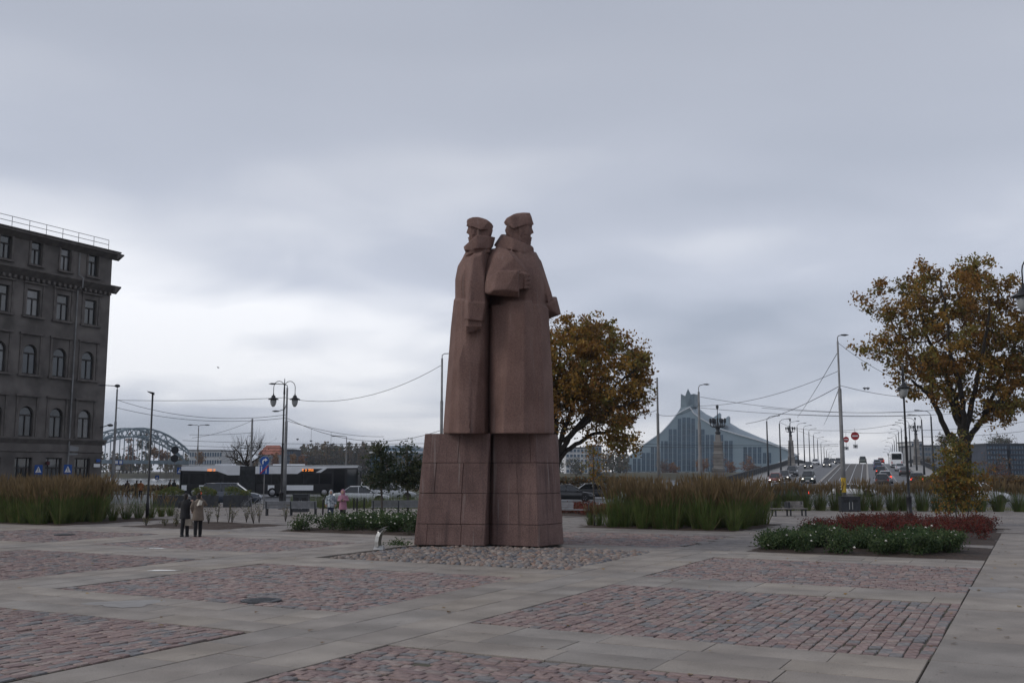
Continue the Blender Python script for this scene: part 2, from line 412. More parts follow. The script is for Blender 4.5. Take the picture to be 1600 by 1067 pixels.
def dup(root, loc, rz=None, label=None, group=None, scale=None):
    def walk(o):
        KIDTAB[o.name] = list(o.children)
        for k in KIDTAB[o.name]: walk(k)
    if root.name not in KIDTAB: walk(root)
    def rec(o, par):
        c = o.copy(); COL.objects.link(c)
        if par is not None: c.parent = par
        for k in KIDTAB[o.name]: rec(k, c)
        return c
    r = rec(root, None); r.location = loc
    if rz is not None: r.rotation_euler = (0, 0, rz)
    if scale: r.scale = scale
    return tag(r, label, None, group)
def bake(o, mods):
    """apply modifiers and give the object the resulting mesh"""
    for t, kw in mods:
        m = o.modifiers.new(t.lower(), t)
        for a, b in kw.items(): setattr(m, a, b)
    dg = bpy.context.evaluated_depsgraph_get(); dg.update()
    me = bpy.data.meshes.new_from_object(o.evaluated_get(dg))
    mats = [q for q in o.data.materials]
    o.modifiers.clear(); old = o.data; o.data = me
    if not me.materials:
        for q in mats: me.materials.append(q)
    bpy.data.meshes.remove(old)
    return o
def structure(name, mb, mats, smooth=False):
    return tag(mb.build(name, mats, None, smooth), None, None, None, 'structure')
def quad(pts): return MB().add(pts, [tuple(range(len(pts)))])
# ================================================================== LARGE STRUCTURE
def poly(pts, z): return [Vector((p[0], p[1], z)) for p in pts]
def sheet(name, pts, z, m): return structure(name, quad(poly(pts, z)), M[m])
RIV0, RIV1 = 137.0, 620.0
def BQ(d, t): return (d * BS + t * BC, d * BC - t * BS)
# near bank ground (one sheet to the river wall), river, far bank
sheet('ground', [BQ(-120, -420), BQ(-120, 420), BQ(RIV0, 700), BQ(RIV0, -700)], -0.14, 'ground')
riv = MB().add(poly([BQ(RIV0 - 3, -1500), BQ(RIV0 - 3, 1500), BQ(RIV1 + 4, 1500), BQ(RIV1 + 4, -1500)], -3.2), [(0, 1, 2, 3)])
structure('river_water', riv, M['water'])
em = MB()
a0, a1 = Vector((*BQ(RIV0, -700), 0)), Vector((*BQ(RIV0, 700), 0))
em.box((Vector((*BQ(RIV0 - 0.5, 0), -2.0))), (1400, 1.0, 3.95), -BA)
structure('embankment_wall', em, M['embank'])
fb = MB()
fb.add(poly([BQ(RIV1, -1500), BQ(RIV1, 1500)], -3.4) + poly([BQ(RIV1 + 5, 1500), BQ(RIV1 + 5, -1500)], 0.8), [(0, 1, 2, 3)])
fb.add(poly([BQ(RIV1 + 5, -1500), BQ(RIV1 + 5, 1500), BQ(1500, 1700), BQ(1500, -1700)], 0.8), [(0, 1, 2, 3)])
structure('far_bank_terrain', fb, M['farbank'])
# boulevard between the square and the river
ROADY0, ROADY1 = 77.0, 113.0
sheet('boulevard_road', [(-150, ROADY0 + 1), (170, ROADY0 - 3), (170, ROADY1 + 2), (-150, ROADY1)], -0.12, 'asphalt')
mk = MB()
for k in range(-22, 30):
    for yy in (84.5, 91.0, 104.0):
        x = k * 6.0
        mk.add(poly([(x, yy), (x + 2.6, yy), (x + 2.6, yy + 0.16), (x, yy + 0.16)], -0.114), [(0, 1, 2, 3)])
mk.add(poly([(-150, 97.4), (170, 96.4), (170, 96.6), (-150, 97.6)], -0.114), [(0, 1, 2, 3)])
structure('road_markings', mk, M['line'])
# kerb on the far side of the boulevard and the promenade pavement behind it
kb = MB()
kb.box((-88, ROADY1 + 0.15, -0.06), (206, 0.3, 0.17)); kb.box((128, ROADY1 + 2.2, -0.06), (140, 0.3, 0.17))
structure('kerb_far', kb, M['kerb'])
def strip(d0, d1, t0, t1, dz0, dz1=None, step=6.0, sides=0.0):
    """a ribbon following the bridge deck between offsets t0 and t1"""
    mb = MB(); n = max(1, int((d1 - d0) / step)); vs = []
    for i in range(n + 1):
        d = d0 + (d1 - d0) * i / n
        vs += [BR(d, t0, dz0), BR(d, t1, dz0 if dz1 is None else dz1)]
        if sides: vs += [BR(d, t0, dz0 - sides), BR(d, t1, dz0 - sides)]
    k = 4 if sides else 2; fs = []
    for i in range(n):
        a, b = i * k, (i + 1) * k
        fs.append((a, a + 1, b + 1, b))
        if sides: fs += [(a + 2, a, b, b + 2), (a + 1, a + 3, b + 3, b + 1), (a + 3, a + 2, b + 2, b + 3)]
    if sides: fs += [(0, 2, 3, 1), (n * k, n * k + 1, n * k + 3, n * k + 2)]
    return mb.add(vs, fs)
BEND = 640.0
structure('bridge_deck', strip(112, BEND, -18.6, 12.0, -0.04, sides=1.5), M['concrete'])
structure('bridge_road', strip(111, BEND, -14.8, 8.0, 0.0), M['asphalt'])
structure('tram_track_bed', strip(111, BEND, -6.4, -0.2, 0.02), M['tram'])
structure('bridge_kerb', strip(113, BEND, -6.75, -6.4, 0.10, sides=0.14), M['kerb'])
structure('bridge_kerb', strip(113, BEND, -0.2, 0.12, 0.10, sides=0.14), M['kerb'])
structure('bridge_pavement', strip(113, BEND, -18.5, -14.8, 0.13, sides=0.15), M['concrete'])
structure('bridge_pavement', strip(113, BEND, 8.0, 11.9, 0.13, sides=0.15), M['concrete'])
for t in (-5.6, -4.1, -2.5, -1.0):
    structure('tram_rail', strip(111, BEND, t - 0.05, t + 0.05, 0.035), M['steel'])
ln = MB()
for k in range(60):
    for t in (-10.7, 3.9):
        s = strip(116 + k * 5, 118 + k * 5, t - 0.08, t + 0.08, 0.012, step=2.0); ln.add(s.v, s.f)
structure('lane_markings', ln, M['line'])
for d in range(170, 620, 75):
    pr = MB(); pr.box(BR(d, -3.3, -5.2), (29, 3.5, 7.0), -BA); structure('bridge_pier', pr, M['embank'])
def railing(t, name, label):
    th = thing(name, label, 'railing', BR(118, t))
    post = MB(); rail = MB()
    for k in range(130):
        d = 118 + k * 3.6
        post.box(BR(d, t, 0.66), (0.16, 0.16, 1.1), -BA)
    for k in range(65):
        d = 118 + k * 7.2
        for z in (0.25, 1.18): rail.bar(BR(d, t, z), BR(d + 7.2, t, z), 0.12, 0.1)
        for q in range(24):
            dd = d + q * 0.3
            rail.box(BR(dd, t, 0.7), (0.05, 0.16, 0.9), -BA)
    post.build('post', M['dark'], th, world=True); rail.build('baluster_panel', M['dark'], th, world=True)
    th.children[0]['kind'] = 'stuff'
    th.children[1]['kind'] = 'stuff'
railing(-18.3, 'bridge_railing', 'dark iron railing climbing the bridge on the library side')
railing(11.7, 'bridge_railing', 'dark iron railing on the bridge side nearer the big right oak')

# ------------------------------------------------------------------ library on the far bank
def library():
    D = 790.0; dp = 46.0
    base = P(1100, 735, D); base.z = 0.8
    th = thing('library_building', 'steep peaked glass and steel library with a crown top across the river', 'library', base)
    def q(zx, zy, dd=0.0):          # picture coordinates of a 5.161x enlargement at 950,590
        return P(950 + zx / 5.161, 590 + zy / 5.161, D + dd)
    front = [(48, 748), (160, 640), (280, 545), (430, 440), (500, 365), (560, 290), (600, 266), (660, 237), (690, 285), (750, 330), (880, 405), (1040, 455), (1200, 500), (1320, 535), (1440, 580), (1540, 635), (1545, 760), (48, 760)]
    n = len(front)
    f = MB(); f.add([q(x, y) for x, y in front] , [tuple(range(n - 1, -1, -1))])
    f.build('facade', M['libmetal'], th, world=True)
    back = [(60, 752), (170, 650), (290, 552), (440, 450), (520, 335), (585, 245), (700, 190), (735, 250), (790, 292), (830, 312), (905, 345), (975, 358), (1060, 410), (1200, 470), (1320, 520), (1440, 570), (1535, 625), (1548, 765)]
    m = len(back) - 1
    r = MB(); r.add([q(*front[i]) for i in range(m)] + [q(*back[i], dp) for i in range(m)], [(i, i + 1, m + i + 1, m + i) for i in range(m - 1)])
    r.add([q(x, y, dp) for x, y in back], [tuple(range(len(back)))])
    r.build('roof', M['libdark'], th, world=True)
    e = MB()
    for i in range(0, 15):
        wd = 1.2 if i >= 5 else 0.7
        a, b = q(*front[i], -0.4), q(*front[i + 1], -0.4)
        if i < 5 and i > 0: e.bar(a, b, 0.4, 0.5)
        else: e.bar(a, b, wd, 0.8)
    e.bar(q(1330, 705, -0.4), q(1545, 612, -0.4), 0.6, 0.6)
    e.build('roof_edge', M['libwhite'], th, world=True)
    # the crown: folded glass walls with three points
    c = MB()
    lo = [(570, 275), (640, 240), (712, 250), (735, 275), (690, 250), (610, 240)]
    A = q(585, 240, 4); B_ = q(640, 232, 2); C_ = q(697, 236, 4); Dd = q(727, 250, 22); E_ = q(612, 240, 24)
    a = q(588, 130, 4); b = q(622, 148, 3); c1 = q(645, 88, 3); c2 = q(668, 134, 3); d = q(695, 130, 4); e1 = q(724, 138, 22); e2 = q(690, 152, 24); f2 = q(620, 158, 24)
    c.add([A, B_, C_, d, c2, c1, b, a, Dd, e1, E_, f2, e2], [(0, 1, 2, 3, 4, 5, 6, 7), (2, 8, 9, 3), (8, 10, 11, 12, 9), (10, 0, 7, 11)])
    c.add([q(560, 290, 2), q(660, 240, 0), q(700, 190, 20), q(697, 236, 4), q(585, 240, 4), q(588, 215, 4), q(697, 210, 4)], [(0, 1, 3, 6, 5, 4)])
    c.build('crown', M['truss'], th, world=True)
    for tx, ty in ((838, 282), (910, 308)):
        k = MB(); k.hull([q(tx, ty + 60, 6), q(tx + 62, ty, 8), q(tx + 62, ty + 75, 3), q(tx + 76, ty + 12, 26), q(tx + 76, ty + 70, 22), q(tx + 10, ty + 40, 30)])
        k.build('roof_dormer', M['libdark'], th, world=True)
    cols = [(130, 155, 700, 755), (165, 190, 700, 755), (202, 226, 652, 755), (238, 262, 652, 755), (274, 300, 605, 755), (310, 336, 605, 755), (346, 371, 560, 755), (382, 402, 560, 755), (428, 444, 510, 700), (455, 481, 510, 755), (490, 516, 415, 755), (527, 553, 415, 755), (563, 588, 330, 755), (600, 626, 320, 755), (637, 664, 320, 755), (673, 700, 328, 755), (712, 728, 415, 755), (750, 778, 415, 755), (789, 816, 460, 755), (826, 852, 460, 755), (864, 890, 460, 755), (902, 928, 460, 755), (940, 967, 508, 755), (977, 1005, 508, 755), (1092, 1120, 558, 700), (1131, 1158, 558, 700), (1170, 1197, 558, 692), (1208, 1236, 558, 692), (1250, 1275, 605, 690), (1287, 1315, 605, 690)]
    for x0, x1, y0, y1 in cols:
        k = MB(); k.hull([q(x, y, dd) for x in (x0, x1) for y in (y0, y1) for dd in (-0.25, 0.6)])
        wdw = k.build('window', M['glassblue'], th, world=True)
        b = MB(); y = y0
        while y < y1 - 20:
            y += 48
            if y < y1: b.bar(q(x0, y, -0.4), q(x1, y, -0.4), 0.5, 0.3)
        b.bar(q((x0 + x1) / 2, y0, -0.35), q((x0 + x1) / 2, y1, -0.35), 0.25, 0.2)
        b.build('mullion', M['truss'], wdw, world=True)
library()

# ------------------------------------------------------------------ railway truss bridge upstream
def rail_bridge():
    T = 432.0; dn = Vector((-BC, BS, 0)); bd = Vector((BS, BC, 0))
    d1, half = 576.0, 57.0; d0 = d1 - 2 * half
    def q(d, off, z): return bd * d + dn * (T + off) + Vector((0, 0, z))
    zd = 8.6
    th = thing('railway_bridge', 'grey blue steel arch truss railway bridge over the river', 'bridge', q(d1 - half, 0, 0))
    K = 14
    def za(u, top): return zd + (20.5 if top else 15.5) * (1 - u * u)
    def part(nm, segs, wd):
        mb = MB()
        for p, r_ in segs: mb.bar(p, r_, wd, wd)
        mb.build(nm, M['truss'], th, world=True)
    for off in (0, 10.5):
        A = lambda u, t, off=off: q(d1 - half + u * half, off, za(u, t))
        for i in range(K):
            s0, s1 = -1 + 2 * i / K, -1 + 2 * (i + 1) / K; sm = (s0 + s1) / 2
            part('arch_chord', [(A(s0, 1), A(s1, 1))], 1.0)
            if 0 < i < K - 1: part('arch_chord', [(A(s0 * .97, 0), A(s1 * .97, 0))], .8)
            part('lattice_bar', [(A(s0, 0), A(sm, 1))], .5); part('lattice_bar', [(A(sm, 1), A(s1, 0))], .5)
            if i: part('hanger', [(A(s0, 0), q(d1 - half + s0 * half, off, zd))], .45)
    for i in range(2, K - 1):
        s0, s1 = -1 + 2 * i / K, -1 + 2 * (i + 1) / K; d = d1 - half + s0 * half
        part('cross_brace', [(q(d, 0, za(s0, 1)), q(d, 10.5, za(s0, 1)))], .5); part('cross_brace', [(q(d, 0, za(s0, 0)), q(d, 10.5, za(s0, 0)))], .45)
        if i < K - 2: part('cross_brace', [(q(d, 0, za(s0, 1)), q(d1 - half + s1 * half, 10.5, za(s1, 1)))], .4)
    dk = MB()
    dk.hull([q(d, o, z) for d in (d0 - 80, 640) for o in (-1.5, 12) for z in (zd - 1.8, zd + 0.4)])
    for d in (d0 - 2, d1 + 2):
        pier = MB(); pier.hull([q(d + a, o, z) for a in (-3, 3) for o in (-2, 13) for z in (-4, zd - 1.9)]); pier.build('pier', M['concrete'], th, world=True)
    dk.build('deck', M['truss'], th, world=True)
rail_bridge()

# ------------------------------------------------------------------ stone building on the left
def stone_building():
    D = 105.0
    c0 = P(158, 735, D); c0.z = 0
    ud = Vector((TS, TC, 0)); vd = Vector((TC, -TS, 0))      # along the facade (away), and out of it
    th = thing('stone_building', 'dark grey stone corner building with arched windows, cornices and roof railing', 'building', c0)
    def q(s, z, o=0.0): return c0 - ud * s + vd * o + Vector((0, 0, z))   # s metres back from the corner, o proud of the wall
    def s_at(px):
        d = P(px, 735, 1.0) - Vector((0, 0, H)); d.z = 0
        # intersection of the view ray with the facade line
        a, b = d.x, d.y; det = a * (-ud.y) - b * (-ud.x)
        k = (c0.x * (-ud.y) - c0.y * (-ud.x)) / det
        p = d * k; return -(p - c0).dot(ud)
    def z_at(py, px=165): return P(px, py, D).z
    LEN = 46.0
    s1, s2, s3 = s_at(128), s_at(82), s_at(36)
    pitch = (s3 - s1) / 2
    cent = [s1 + pitch * k for k in range(12) if s1 + pitch * k < LEN - 2]
    Z = dict(roof=z_at(399), corn=z_at(449), belt=z_at(689))
    # rows: sill z, head z, half width, arched
    px_m = D / F
    rows = [(z_at(438, 140), z_at(405, 140), 0.62, False), (z_at(512, 137), z_at(474, 137), 0.72, False), (z_at(596, 131), z_at(553, 131), 0.78, True), (z_at(686, 127), z_at(642, 127), 0.78, True), (0.9, z_at(716, 120), 0.95, False)]
    splits = [Z['roof'], Z['corn'], (rows[1][0] + rows[2][1]) / 2, (rows[2][0] + rows[3][1]) / 2, Z['belt'], 0.0]
    def opening(sill, head, hw, arch, c):
        zm_ = (sill + head) / 2
        pts = [(c - hw, sill), (c, sill), (c + hw, sill), (c + hw, zm_)]
        if arch:
            zs = head - hw
            pts += [(c + hw * math.cos(a), zs + hw * math.sin(a)) for a in [math.pi * k / 10 for k in range(11)]]
        else: pts += [(c + hw, head), (c, head), (c - hw, head)]
        pts += [(c - hw, zm_)]
        return pts
    wall = MB(); rev = 0.32
    edges = [0.0] + [(cent[k] + cent[k + 1]) / 2 for k in range(len(cent) - 1)] + [LEN]
    for ri, (sill, head, hw, arch) in enumerate(rows):
        zt, zb = splits[ri], splits[ri + 1]
        for bi, c in enumerate(cent):
            a, b = edges[bi], edges[bi + 1]
            op = opening(sill, head, hw, arch, c); n = len(op)
            outer = []
            for s, z in op:                     # push each opening point out to the cell border
                dx, dz = s - c, z - (sill + head) / 2
                kx = ((b - c) if dx > 0 else (a - c)) / dx if abs(dx) > 1e-6 else 1e9
                kz = ((zt - (sill + head) / 2) if dz > 0 else (zb - (sill + head) / 2)) / dz if abs(dz) > 1e-6 else 1e9
                k = min(kx, kz); outer.append((c + dx * k, (sill + head) / 2 + dz * k))
            vs = [q(s, z) for s, z in op] + [q(s, z) for s, z in outer] + [q(s, z, -rev) for s, z in op]
            fs = [(i, (i + 1) % n, n + (i + 1) % n, n + i) for i in range(n)] + [(i, 2 * n + i, 2 * n + (i + 1) % n, (i + 1) % n) for i in range(n)]
            wall.add(vs, fs)
            cor = [(a, zb), (b, zb), (b, zt), (a, zt)]
            for (cs, cz) in cor:                # fill the cell corners
                near = sorted(range(n), key=lambda i: (outer[i][0] - cs) ** 2 + (outer[i][1] - cz) ** 2)
                on_s = [i for i in range(n) if abs(outer[i][0] - cs) < 1e-4]; on_z = [i for i in range(n) if abs(outer[i][1] - cz) < 1e-4]
                if on_s and on_z:
                    i = min(on_s, key=lambda i: abs(outer[i][1] - cz)); j = min(on_z, key=lambda i: abs(outer[i][0] - cs))
                    if i != j: wall.add([q(*outer[i]), q(*outer[j]), q(cs, cz)], [(0, 1, 2)])
    W = 22.0
    zr = Z['roof']
    wall.add([q(0, 0), q(0, zr), q(0, zr, -W), q(0, 0, -W), q(LEN, 0), q(LEN, zr), q(LEN, zr, -W), q(LEN, 0, -W)], [(0, 1, 2, 3), (7, 6, 5, 4), (3, 2, 6, 7), (1, 5, 6, 2)])
    wall.add([q(0, 0, -0.9), q(LEN, 0, -0.9), q(LEN, zr - .1, -0.9), q(0.05, zr - .1, -0.9)], [(0, 1, 2, 3)])
    wall.build('wall', M['wall'], th, world=True)
    def band(z0, z1, o, name='cornice', m='trim'):
        mb = MB(); mb.hull([q(s, z, oo) for s in (-o, LEN) for z, oo in ((z0, 0.0), (z1 - 0.12, o), (z1, o), (z1, -0.01), (z0, -0.01))])
        mb.hull([q(-oo, z, d) for z, oo in ((z0, 0.003), (z1 - 0.12, o), (z1, o), (z0, -0.02), (z1, -0.02)) for d in (o * 0.98, -W)])
        return mb.build(name, M[m], th, world=True)
    band(zr - 0.5, zr + 0.12, .85); band(zr + 0.15, zr + 0.38, .65)
    band(Z['corn'] - 0.65, Z['corn'] + 0.1, .75)
    band(Z['belt'] - 0.45, Z['belt'] + 0.12, 0.3)
    band(rows[4][1] + 0.5, rows[4][1] + 0.7, 0.1)
    # dentils under the main cornice
    dn = MB(); s = 0.2
    while s < LEN:
        dn.hull([q(s + a, Z['corn'] - 0.95 + b, o) for a in (0, 0.28) for b in (0, 0.3) for o in (0.002, 0.4)]); s += 0.62
    tag(dn.build('dentil', M['trim'], th, world=True), kind='stuff')
    # thin stone courses
    jn = MB(); z = 1.0
    for k in range(40):
        z = 0.8 + k * 0.62
        if z > zr - 1: break
    surround = {}
    for ri, (sill, head, hw, arch) in enumerate(rows):
        for bi, c in enumerate(cent):
            f = MB()
            op = opening(sill + 0.02, head - 0.02, hw - 0.02, arch, c); inn = opening(sill + 0.12, head - 0.12, hw - 0.12, arch, c); n = len(op)
            f.add([q(s, z, -0.2) for s, z in op] + [q(s, z, -0.2) for s, z in inn] + [q(s, z, -0.3) for s, z in inn], [(i, (i + 1) % n, n + (i + 1) % n, n + i) for i in range(n)] + [(n + i, n + (i + 1) % n, 2 * n + (i + 1) % n, 2 * n + i) for i in range(n)])
            zm = (head - hw - 0.1) if arch else sill + (head - sill) * 0.66
            f.hull([q(c + a, b, o) for a in (-hw + .1, hw - .1) for b in (zm - .07, zm + .07) for o in (-.18, -.28)])
            f.hull([q(c + a, b, o) for a in (-.05, .05) for b in (sill + .1, zm) for o in (-.19, -.28)])
            if ri == 4:
                for kk in (-.5, .5): f.hull([q(c + kk + a, b, o) for a in (-.03, .03) for b in (sill + .1, head - .1) for o in (-.19, -.26)])
            win = f.build('window', M['wframe'], th, world=True)
            g = MB(); g.add([q(s, z, -0.27) for s, z in inn], [tuple(range(n))]); g.build('pane', M['glass2' if (bi * 5 + ri * 3) % 4 == 1 else 'glass'], win, world=True)
            if (bi * 7 + ri * 5) % 3 != 0 and ri < 4:
                cu = MB()
                for sd in (-1, 1):
                    wv = [(c + sd * (hw - .14 - (hw * 0.42) * t), t) for t in [k / 6 for k in range(7)]]
                    pts0 = [q(x, sill + .1, -0.42 - 0.05 * (i % 2)) for i, (x, t) in enumerate(wv)]; pts1 = [q(x, zm, -0.42 - 0.05 * (i % 2)) for i, (x, t) in enumerate(wv)]
                    cu.add(pts0 + pts1, [(i, i + 1, 8 + i, 7 + i) for i in range(6)])
                cu.build('curtain', M['offwhite'], win, world=True)
            if ri < 4:
                si = MB(); ex = 0.55 if ri else 0.3
                si.hull([q(c + a, sill + b, o) for a in (-hw - ex, hw + ex) for b in (-.22, -.02) for o in (0.004, .26)]); si.build('sill', M['trim'], win, world=True)
                sr = MB(); top = head + (0.55 if ri in (1,) else 0.95 if ri > 1 else 0.25); x0 = hw + (0.42 if ri else 0.22)
                for sd in (-1, 1): sr.hull([q(c + sd * (x0 + a), b, o) for a in (0, -.2) for b in (sill, top) for o in (0.003, .1)])
                sr.hull([q(c + a, b, o) for a in (-x0 - .12, x0 + .12) for b in (top - .02, top + .16) for o in (0.003, .24)])
                if ri == 0: sr.hull([q(c + a, b, o) for a in (-x0, x0) for b in (top - .2, top - .03) for o in (0.004, .11)])
                sr.build('surround', M['trim'], win, world=True)
    # downpipe
    dpz = MB(); sdp = s_at(104)
    dpz.tube([q(sdp, 0.2, .16), q(sdp, Z['corn'] - 1.0, .16)], .075, 6); dpz.tube([q(sdp, Z['corn'] - .9, .16), q(sdp, Z['corn'] - .8, .85), q(sdp, Z['corn'] + .2, .9), q(sdp, Z['corn'] + .6, .16), q(sdp, zr - .6, .16)], .075, 6)
    dpz.build('downpipe', M['polegrey'], th, world=True)
    # roof slab and safety rail
    rf = MB(); rf.hull([q(a, zr + b, -o) for a in (0.1, LEN) for b, o in ((.35, -.6), (1.6, 6), (1.6, 15), (.35, W - .5))]); rf.build('roof', M['dark'], th, world=True)
    rr = MB(); s = 0.8
    while s < LEN: rr.tube([q(s, zr + .4, .3), q(s, zr + 1.45, .3)], .03, 4); s += 1.9
    for z in (.95, 1.45): rr.tube([q(0.8, zr + z, .3), q(LEN, zr + z, .3)], .03, 4)
    rr.build('roof_railing', M['polegrey'], th, world=True)
    pat = MB(); pat.hull([q(s_at(x), z_at(y, 110), o) for x, y in ((104, 712), (107, 697), (121, 699), (120, 711)) for o in (.004, .012)])
    pat.build('patched_plaster', M['offwhite'] if False else M['grey'], th, world=True)
    lm = MB(); lm.tube([q(0.4, 7.0, 0), q(0.2, 7.3, 1.2)], .05, 5); lm.lathe([(.05, .1), (.3, 0), (.33, -.12), (.1, -.2)], q(0.2, 7.3, 1.25), 8)
    lm.build('wall_lamp', M['black'], th, world=True)
    return q, s_at, z_at
BQF, S_AT, Z_AT = stone_building()

# ------------------------------------------------------------------ far buildings
def far_building(label, px0, px1, pytop, D, depth, rows, cols, m, roofm=None, z0=0.8, wm='glassblue', name='apartment_block', cat='building', slope=0.0, band=None):
    a, b = P(px0, pytop, D), P(px1, pytop, D); zt = a.z
    base = Vector(((a.x + b.x) / 2, D, z0)); th = thing(name, label, cat, base)
    wdt, h = b.x - a.x, zt - z0
    mb = MB(); mb.box((0, depth / 2, h / 2), (wdt, depth, h)); mb.build('wall', M[m], th)
    rf = MB()
    if slope: rf.hull([(x, y, z) for x, y, z in ((-wdt / 2 - .5, -.6, h), (wdt / 2 + .5, -.6, h), (-wdt / 2 - .5, depth, h), (wdt / 2 + .5, depth, h), (-wdt / 2 + 2, depth / 2, h + slope), (wdt / 2 - 2, depth / 2, h + slope))])
    else: rf.box((0, depth / 2, h + .35), (wdt + .8, depth + .8, .7))
    rf.build('roof', M[roofm or 'dark'], th)
    fl = h / rows; cw = wdt / cols; me = None
    for r in range(rows):
        for c in range(cols):
            if me is None:
                k = MB(); k.box((0, -.08, 0), (cw * .62, .3, fl * .52)); k.box((0, -.26, 0), (cw * .05, .1, fl * .52), mi=1); k.box((0, -.26, -fl * .27), (cw * .68, .2, fl * .05), mi=1); me = k.mesh('window', [M[wm], M['grey']])
            link('window', me, th, (-wdt / 2 + cw * (c + .5), 0, fl * (r + .5)))
    return th
far_building('long pale low office block right of the railway arch', 296, 347, 704, 640, 30, 3, 13, 'offwhite', 'grey')
far_building('grey house with a red roof behind the bare tree', 404, 436, 710, 620, 22, 2, 8, 'grey', 'brick', slope=6)
far_building('dark flat block behind the double lantern pole', 436, 458, 703, 660, 25, 4, 6, 'darkbld', 'dark')
far_building('low dark block left of the brown treeline', 460, 478, 712, 690, 25, 3, 5, 'darkbld', 'grey')
far_building('pale glazed apartment block under the middle oak branches', 884, 918, 700, 610, 25, 5, 6, 'offwhite', 'dark')
far_building('darker brick block beside the pale glazed apartments', 919, 940, 697, 640, 25, 5, 4, 'grey', 'dark')
far_building('white office tower behind the right bridge lamps', 1424, 1441, 691, 620, 22, 6, 4, 'offwhite', 'grey')
far_building('grey and blue glazed office block beyond the bridge end', 1435, 1478, 697, 600, 30, 5, 9, 'grey', 'dark')
far_building('dark navy block on the far right bank with notched roof', 1541, 1573, 695, 420, 30, 6, 7, 'darkbld', 'dark')
far_building('second dark navy block at the right edge of the photo', 1577, 1612, 695, 424, 30, 6, 8, 'darkbld', 'dark')
# glass dome hall behind the young trees
def dome_hall():
    D = 700; b = P(628, 735, D); b.z = .8
    th = thing('dome_hall', 'low blue glass dome hall behind the two young trees', 'hall', b)
    r = 22; zt = P(628, 695, D).z - .8
    m = MB(); m.lathe([(r * 1.02, 0), (r, zt * .72), (r * .8, zt * .86), (r * .45, zt * .97), (.5, zt)], (0, 0, 0), 20); m.build('dome', M['glassblue'], th)
    e = MB(); e.lathe([(r * 1.05, zt * .70), (r * 1.05, zt * .75), (r * .9, zt * .76)], (0, 0, 0), 20); e.build('eaves_ring', M['libwhite'], th)
    w2 = MB(); w2.box((r + 16, 4, zt * .45), (34, 22, zt * .9)); w2.build('side_wing', M['grey'], th)
    w3 = MB(); w3.box((r + 16, -7.2, zt * .62), (33, .6, zt * .2)); w3.build('window_band', M['glassblue'], th)
dome_hall()
# ================================================================== THE SQUARE
FIELD = {  # name: (u0,u1,v0,v1, course direction, stone length, stone width)
 'a': (5.2, 12.6, -19.2, -11.4, 'u', .25, .175), 'b': (5.2, 12.6, -8.66, -1.46, 'v', .25, .175), 'c': (15.05, 21.5, -8.65, -1.45, 'u', .235, .18),
 'd': (23.5, 29.55, -8.66, -1.46, 'v', .22, .17), 'e': (15.15, 21.8, -19.1, -11.25, 'v', .235, .175), 'f': (15.2, 22.0, -29.4, -21.75, 'u', .24, .19),
 'g': (24.6, 29.6, -29.4, -21.5, 'v', .25, .20), 'h': (24.4, 29.8, -39.2, -31.8, 'u', .26, .22), 'i': (32.3, 39.3, -18.5, -10.9, 'v', .25, .20),
 'j': (24.4, 29.8, -49.4, -41.9, 'v', .28, .24)}
MOUND = (24.0, 30.6, -18.75, -10.9)
BEDS = {'rose_left': (33.6, 39.4, -29.0, -22.0), 'mulch': (32.8, 37.5, -37.7, -31.5), 'reed_left': (32.1, 39.2, -51.0, -40.4), 'reed_right': (42.0, 49.0, -18.9, -11.2),
        'rose_right': (32.1, 37.3, -8.5, -1.46), 'barberry': (38.6, 50.0, -8.7, -1.46), 'barberry_back': (52.0, 60.0, -27.5, -19.5)}
plaza = MB()
plaza.add([(-80, -6, -0.045), (60, -6, -0.045), (52, 66, -0.045), (20, 70, -0.045), (-6, 76, -0.045), (-80, 77, -0.045)], [(0, 1, 2, 3, 4, 5)])
structure('plaza_ground', plaza, mat('plaza_bedding', (0.155, 0.145, 0.135), 0.9, 0.25, 1.2, bump=.4, bscale=8))
kb = MB()
for a, b in (((52, 66), (20, 70)), ((20, 70), (-6, 76)), ((-6, 76), (-80, 77))):
    kb.bar((*a, -0.06), (*b, -0.06), .18, .3)
structure('plaza_kerb', kb, M['kerb'])

def stone_geo(mb, c, ax, ay, l, wd, h, rr, mi, octo=True):
    """one setts stone: rounded plan, worn edges, slightly domed and tilted top"""
    hl, hw = l / 2, wd / 2; k = min(hl, hw) * 0.2
    if octo: plan = [(-hl + k, -hw), (hl - k, -hw), (hl, -hw + k), (hl, hw - k), (hl - k, hw), (-hl + k, hw), (-hl, hw - k), (-hl, -hw + k)]
    else: plan = [(-hl, -hw), (hl, -hw), (hl, hw), (-hl, hw)]
    plan = [(x + rr.uniform(-.008, .008), y + rr.uniform(-.008, .008)) for x, y in plan]
    tx, ty = rr.uniform(-.028, .028), rr.uniform(-.028, .028); n = len(plan); vs = []
    for s, z in ((1.0, -0.05), (0.99, h - 0.010), (0.90, h)):
        for x, y in plan: vs.append(c + ax * (x * s) + ay * (y * s) + Vector((0, 0, z + (x * tx + y * ty if z > 0 or s < 1 else 0))))
    vs.append(c + Vector((0, 0, h + .002)))
    fs = [(r * n + i, r * n + (i + 1) % n, (r + 1) * n + (i + 1) % n, (r + 1) * n + i) for r in (0, 1) for i in range(n)]
    fs += [(2 * n + i, 2 * n + (i + 1) % n, 3 * n) for i in range(n)]
    mb.add(vs, fs, mi)
UDIR, VDIR, ZUP = Vector((TS, TC, 0)), Vector((TC, -TS, 0)), Vector((0, 0, 1))
rr = random.Random(3)
COBMESH = []
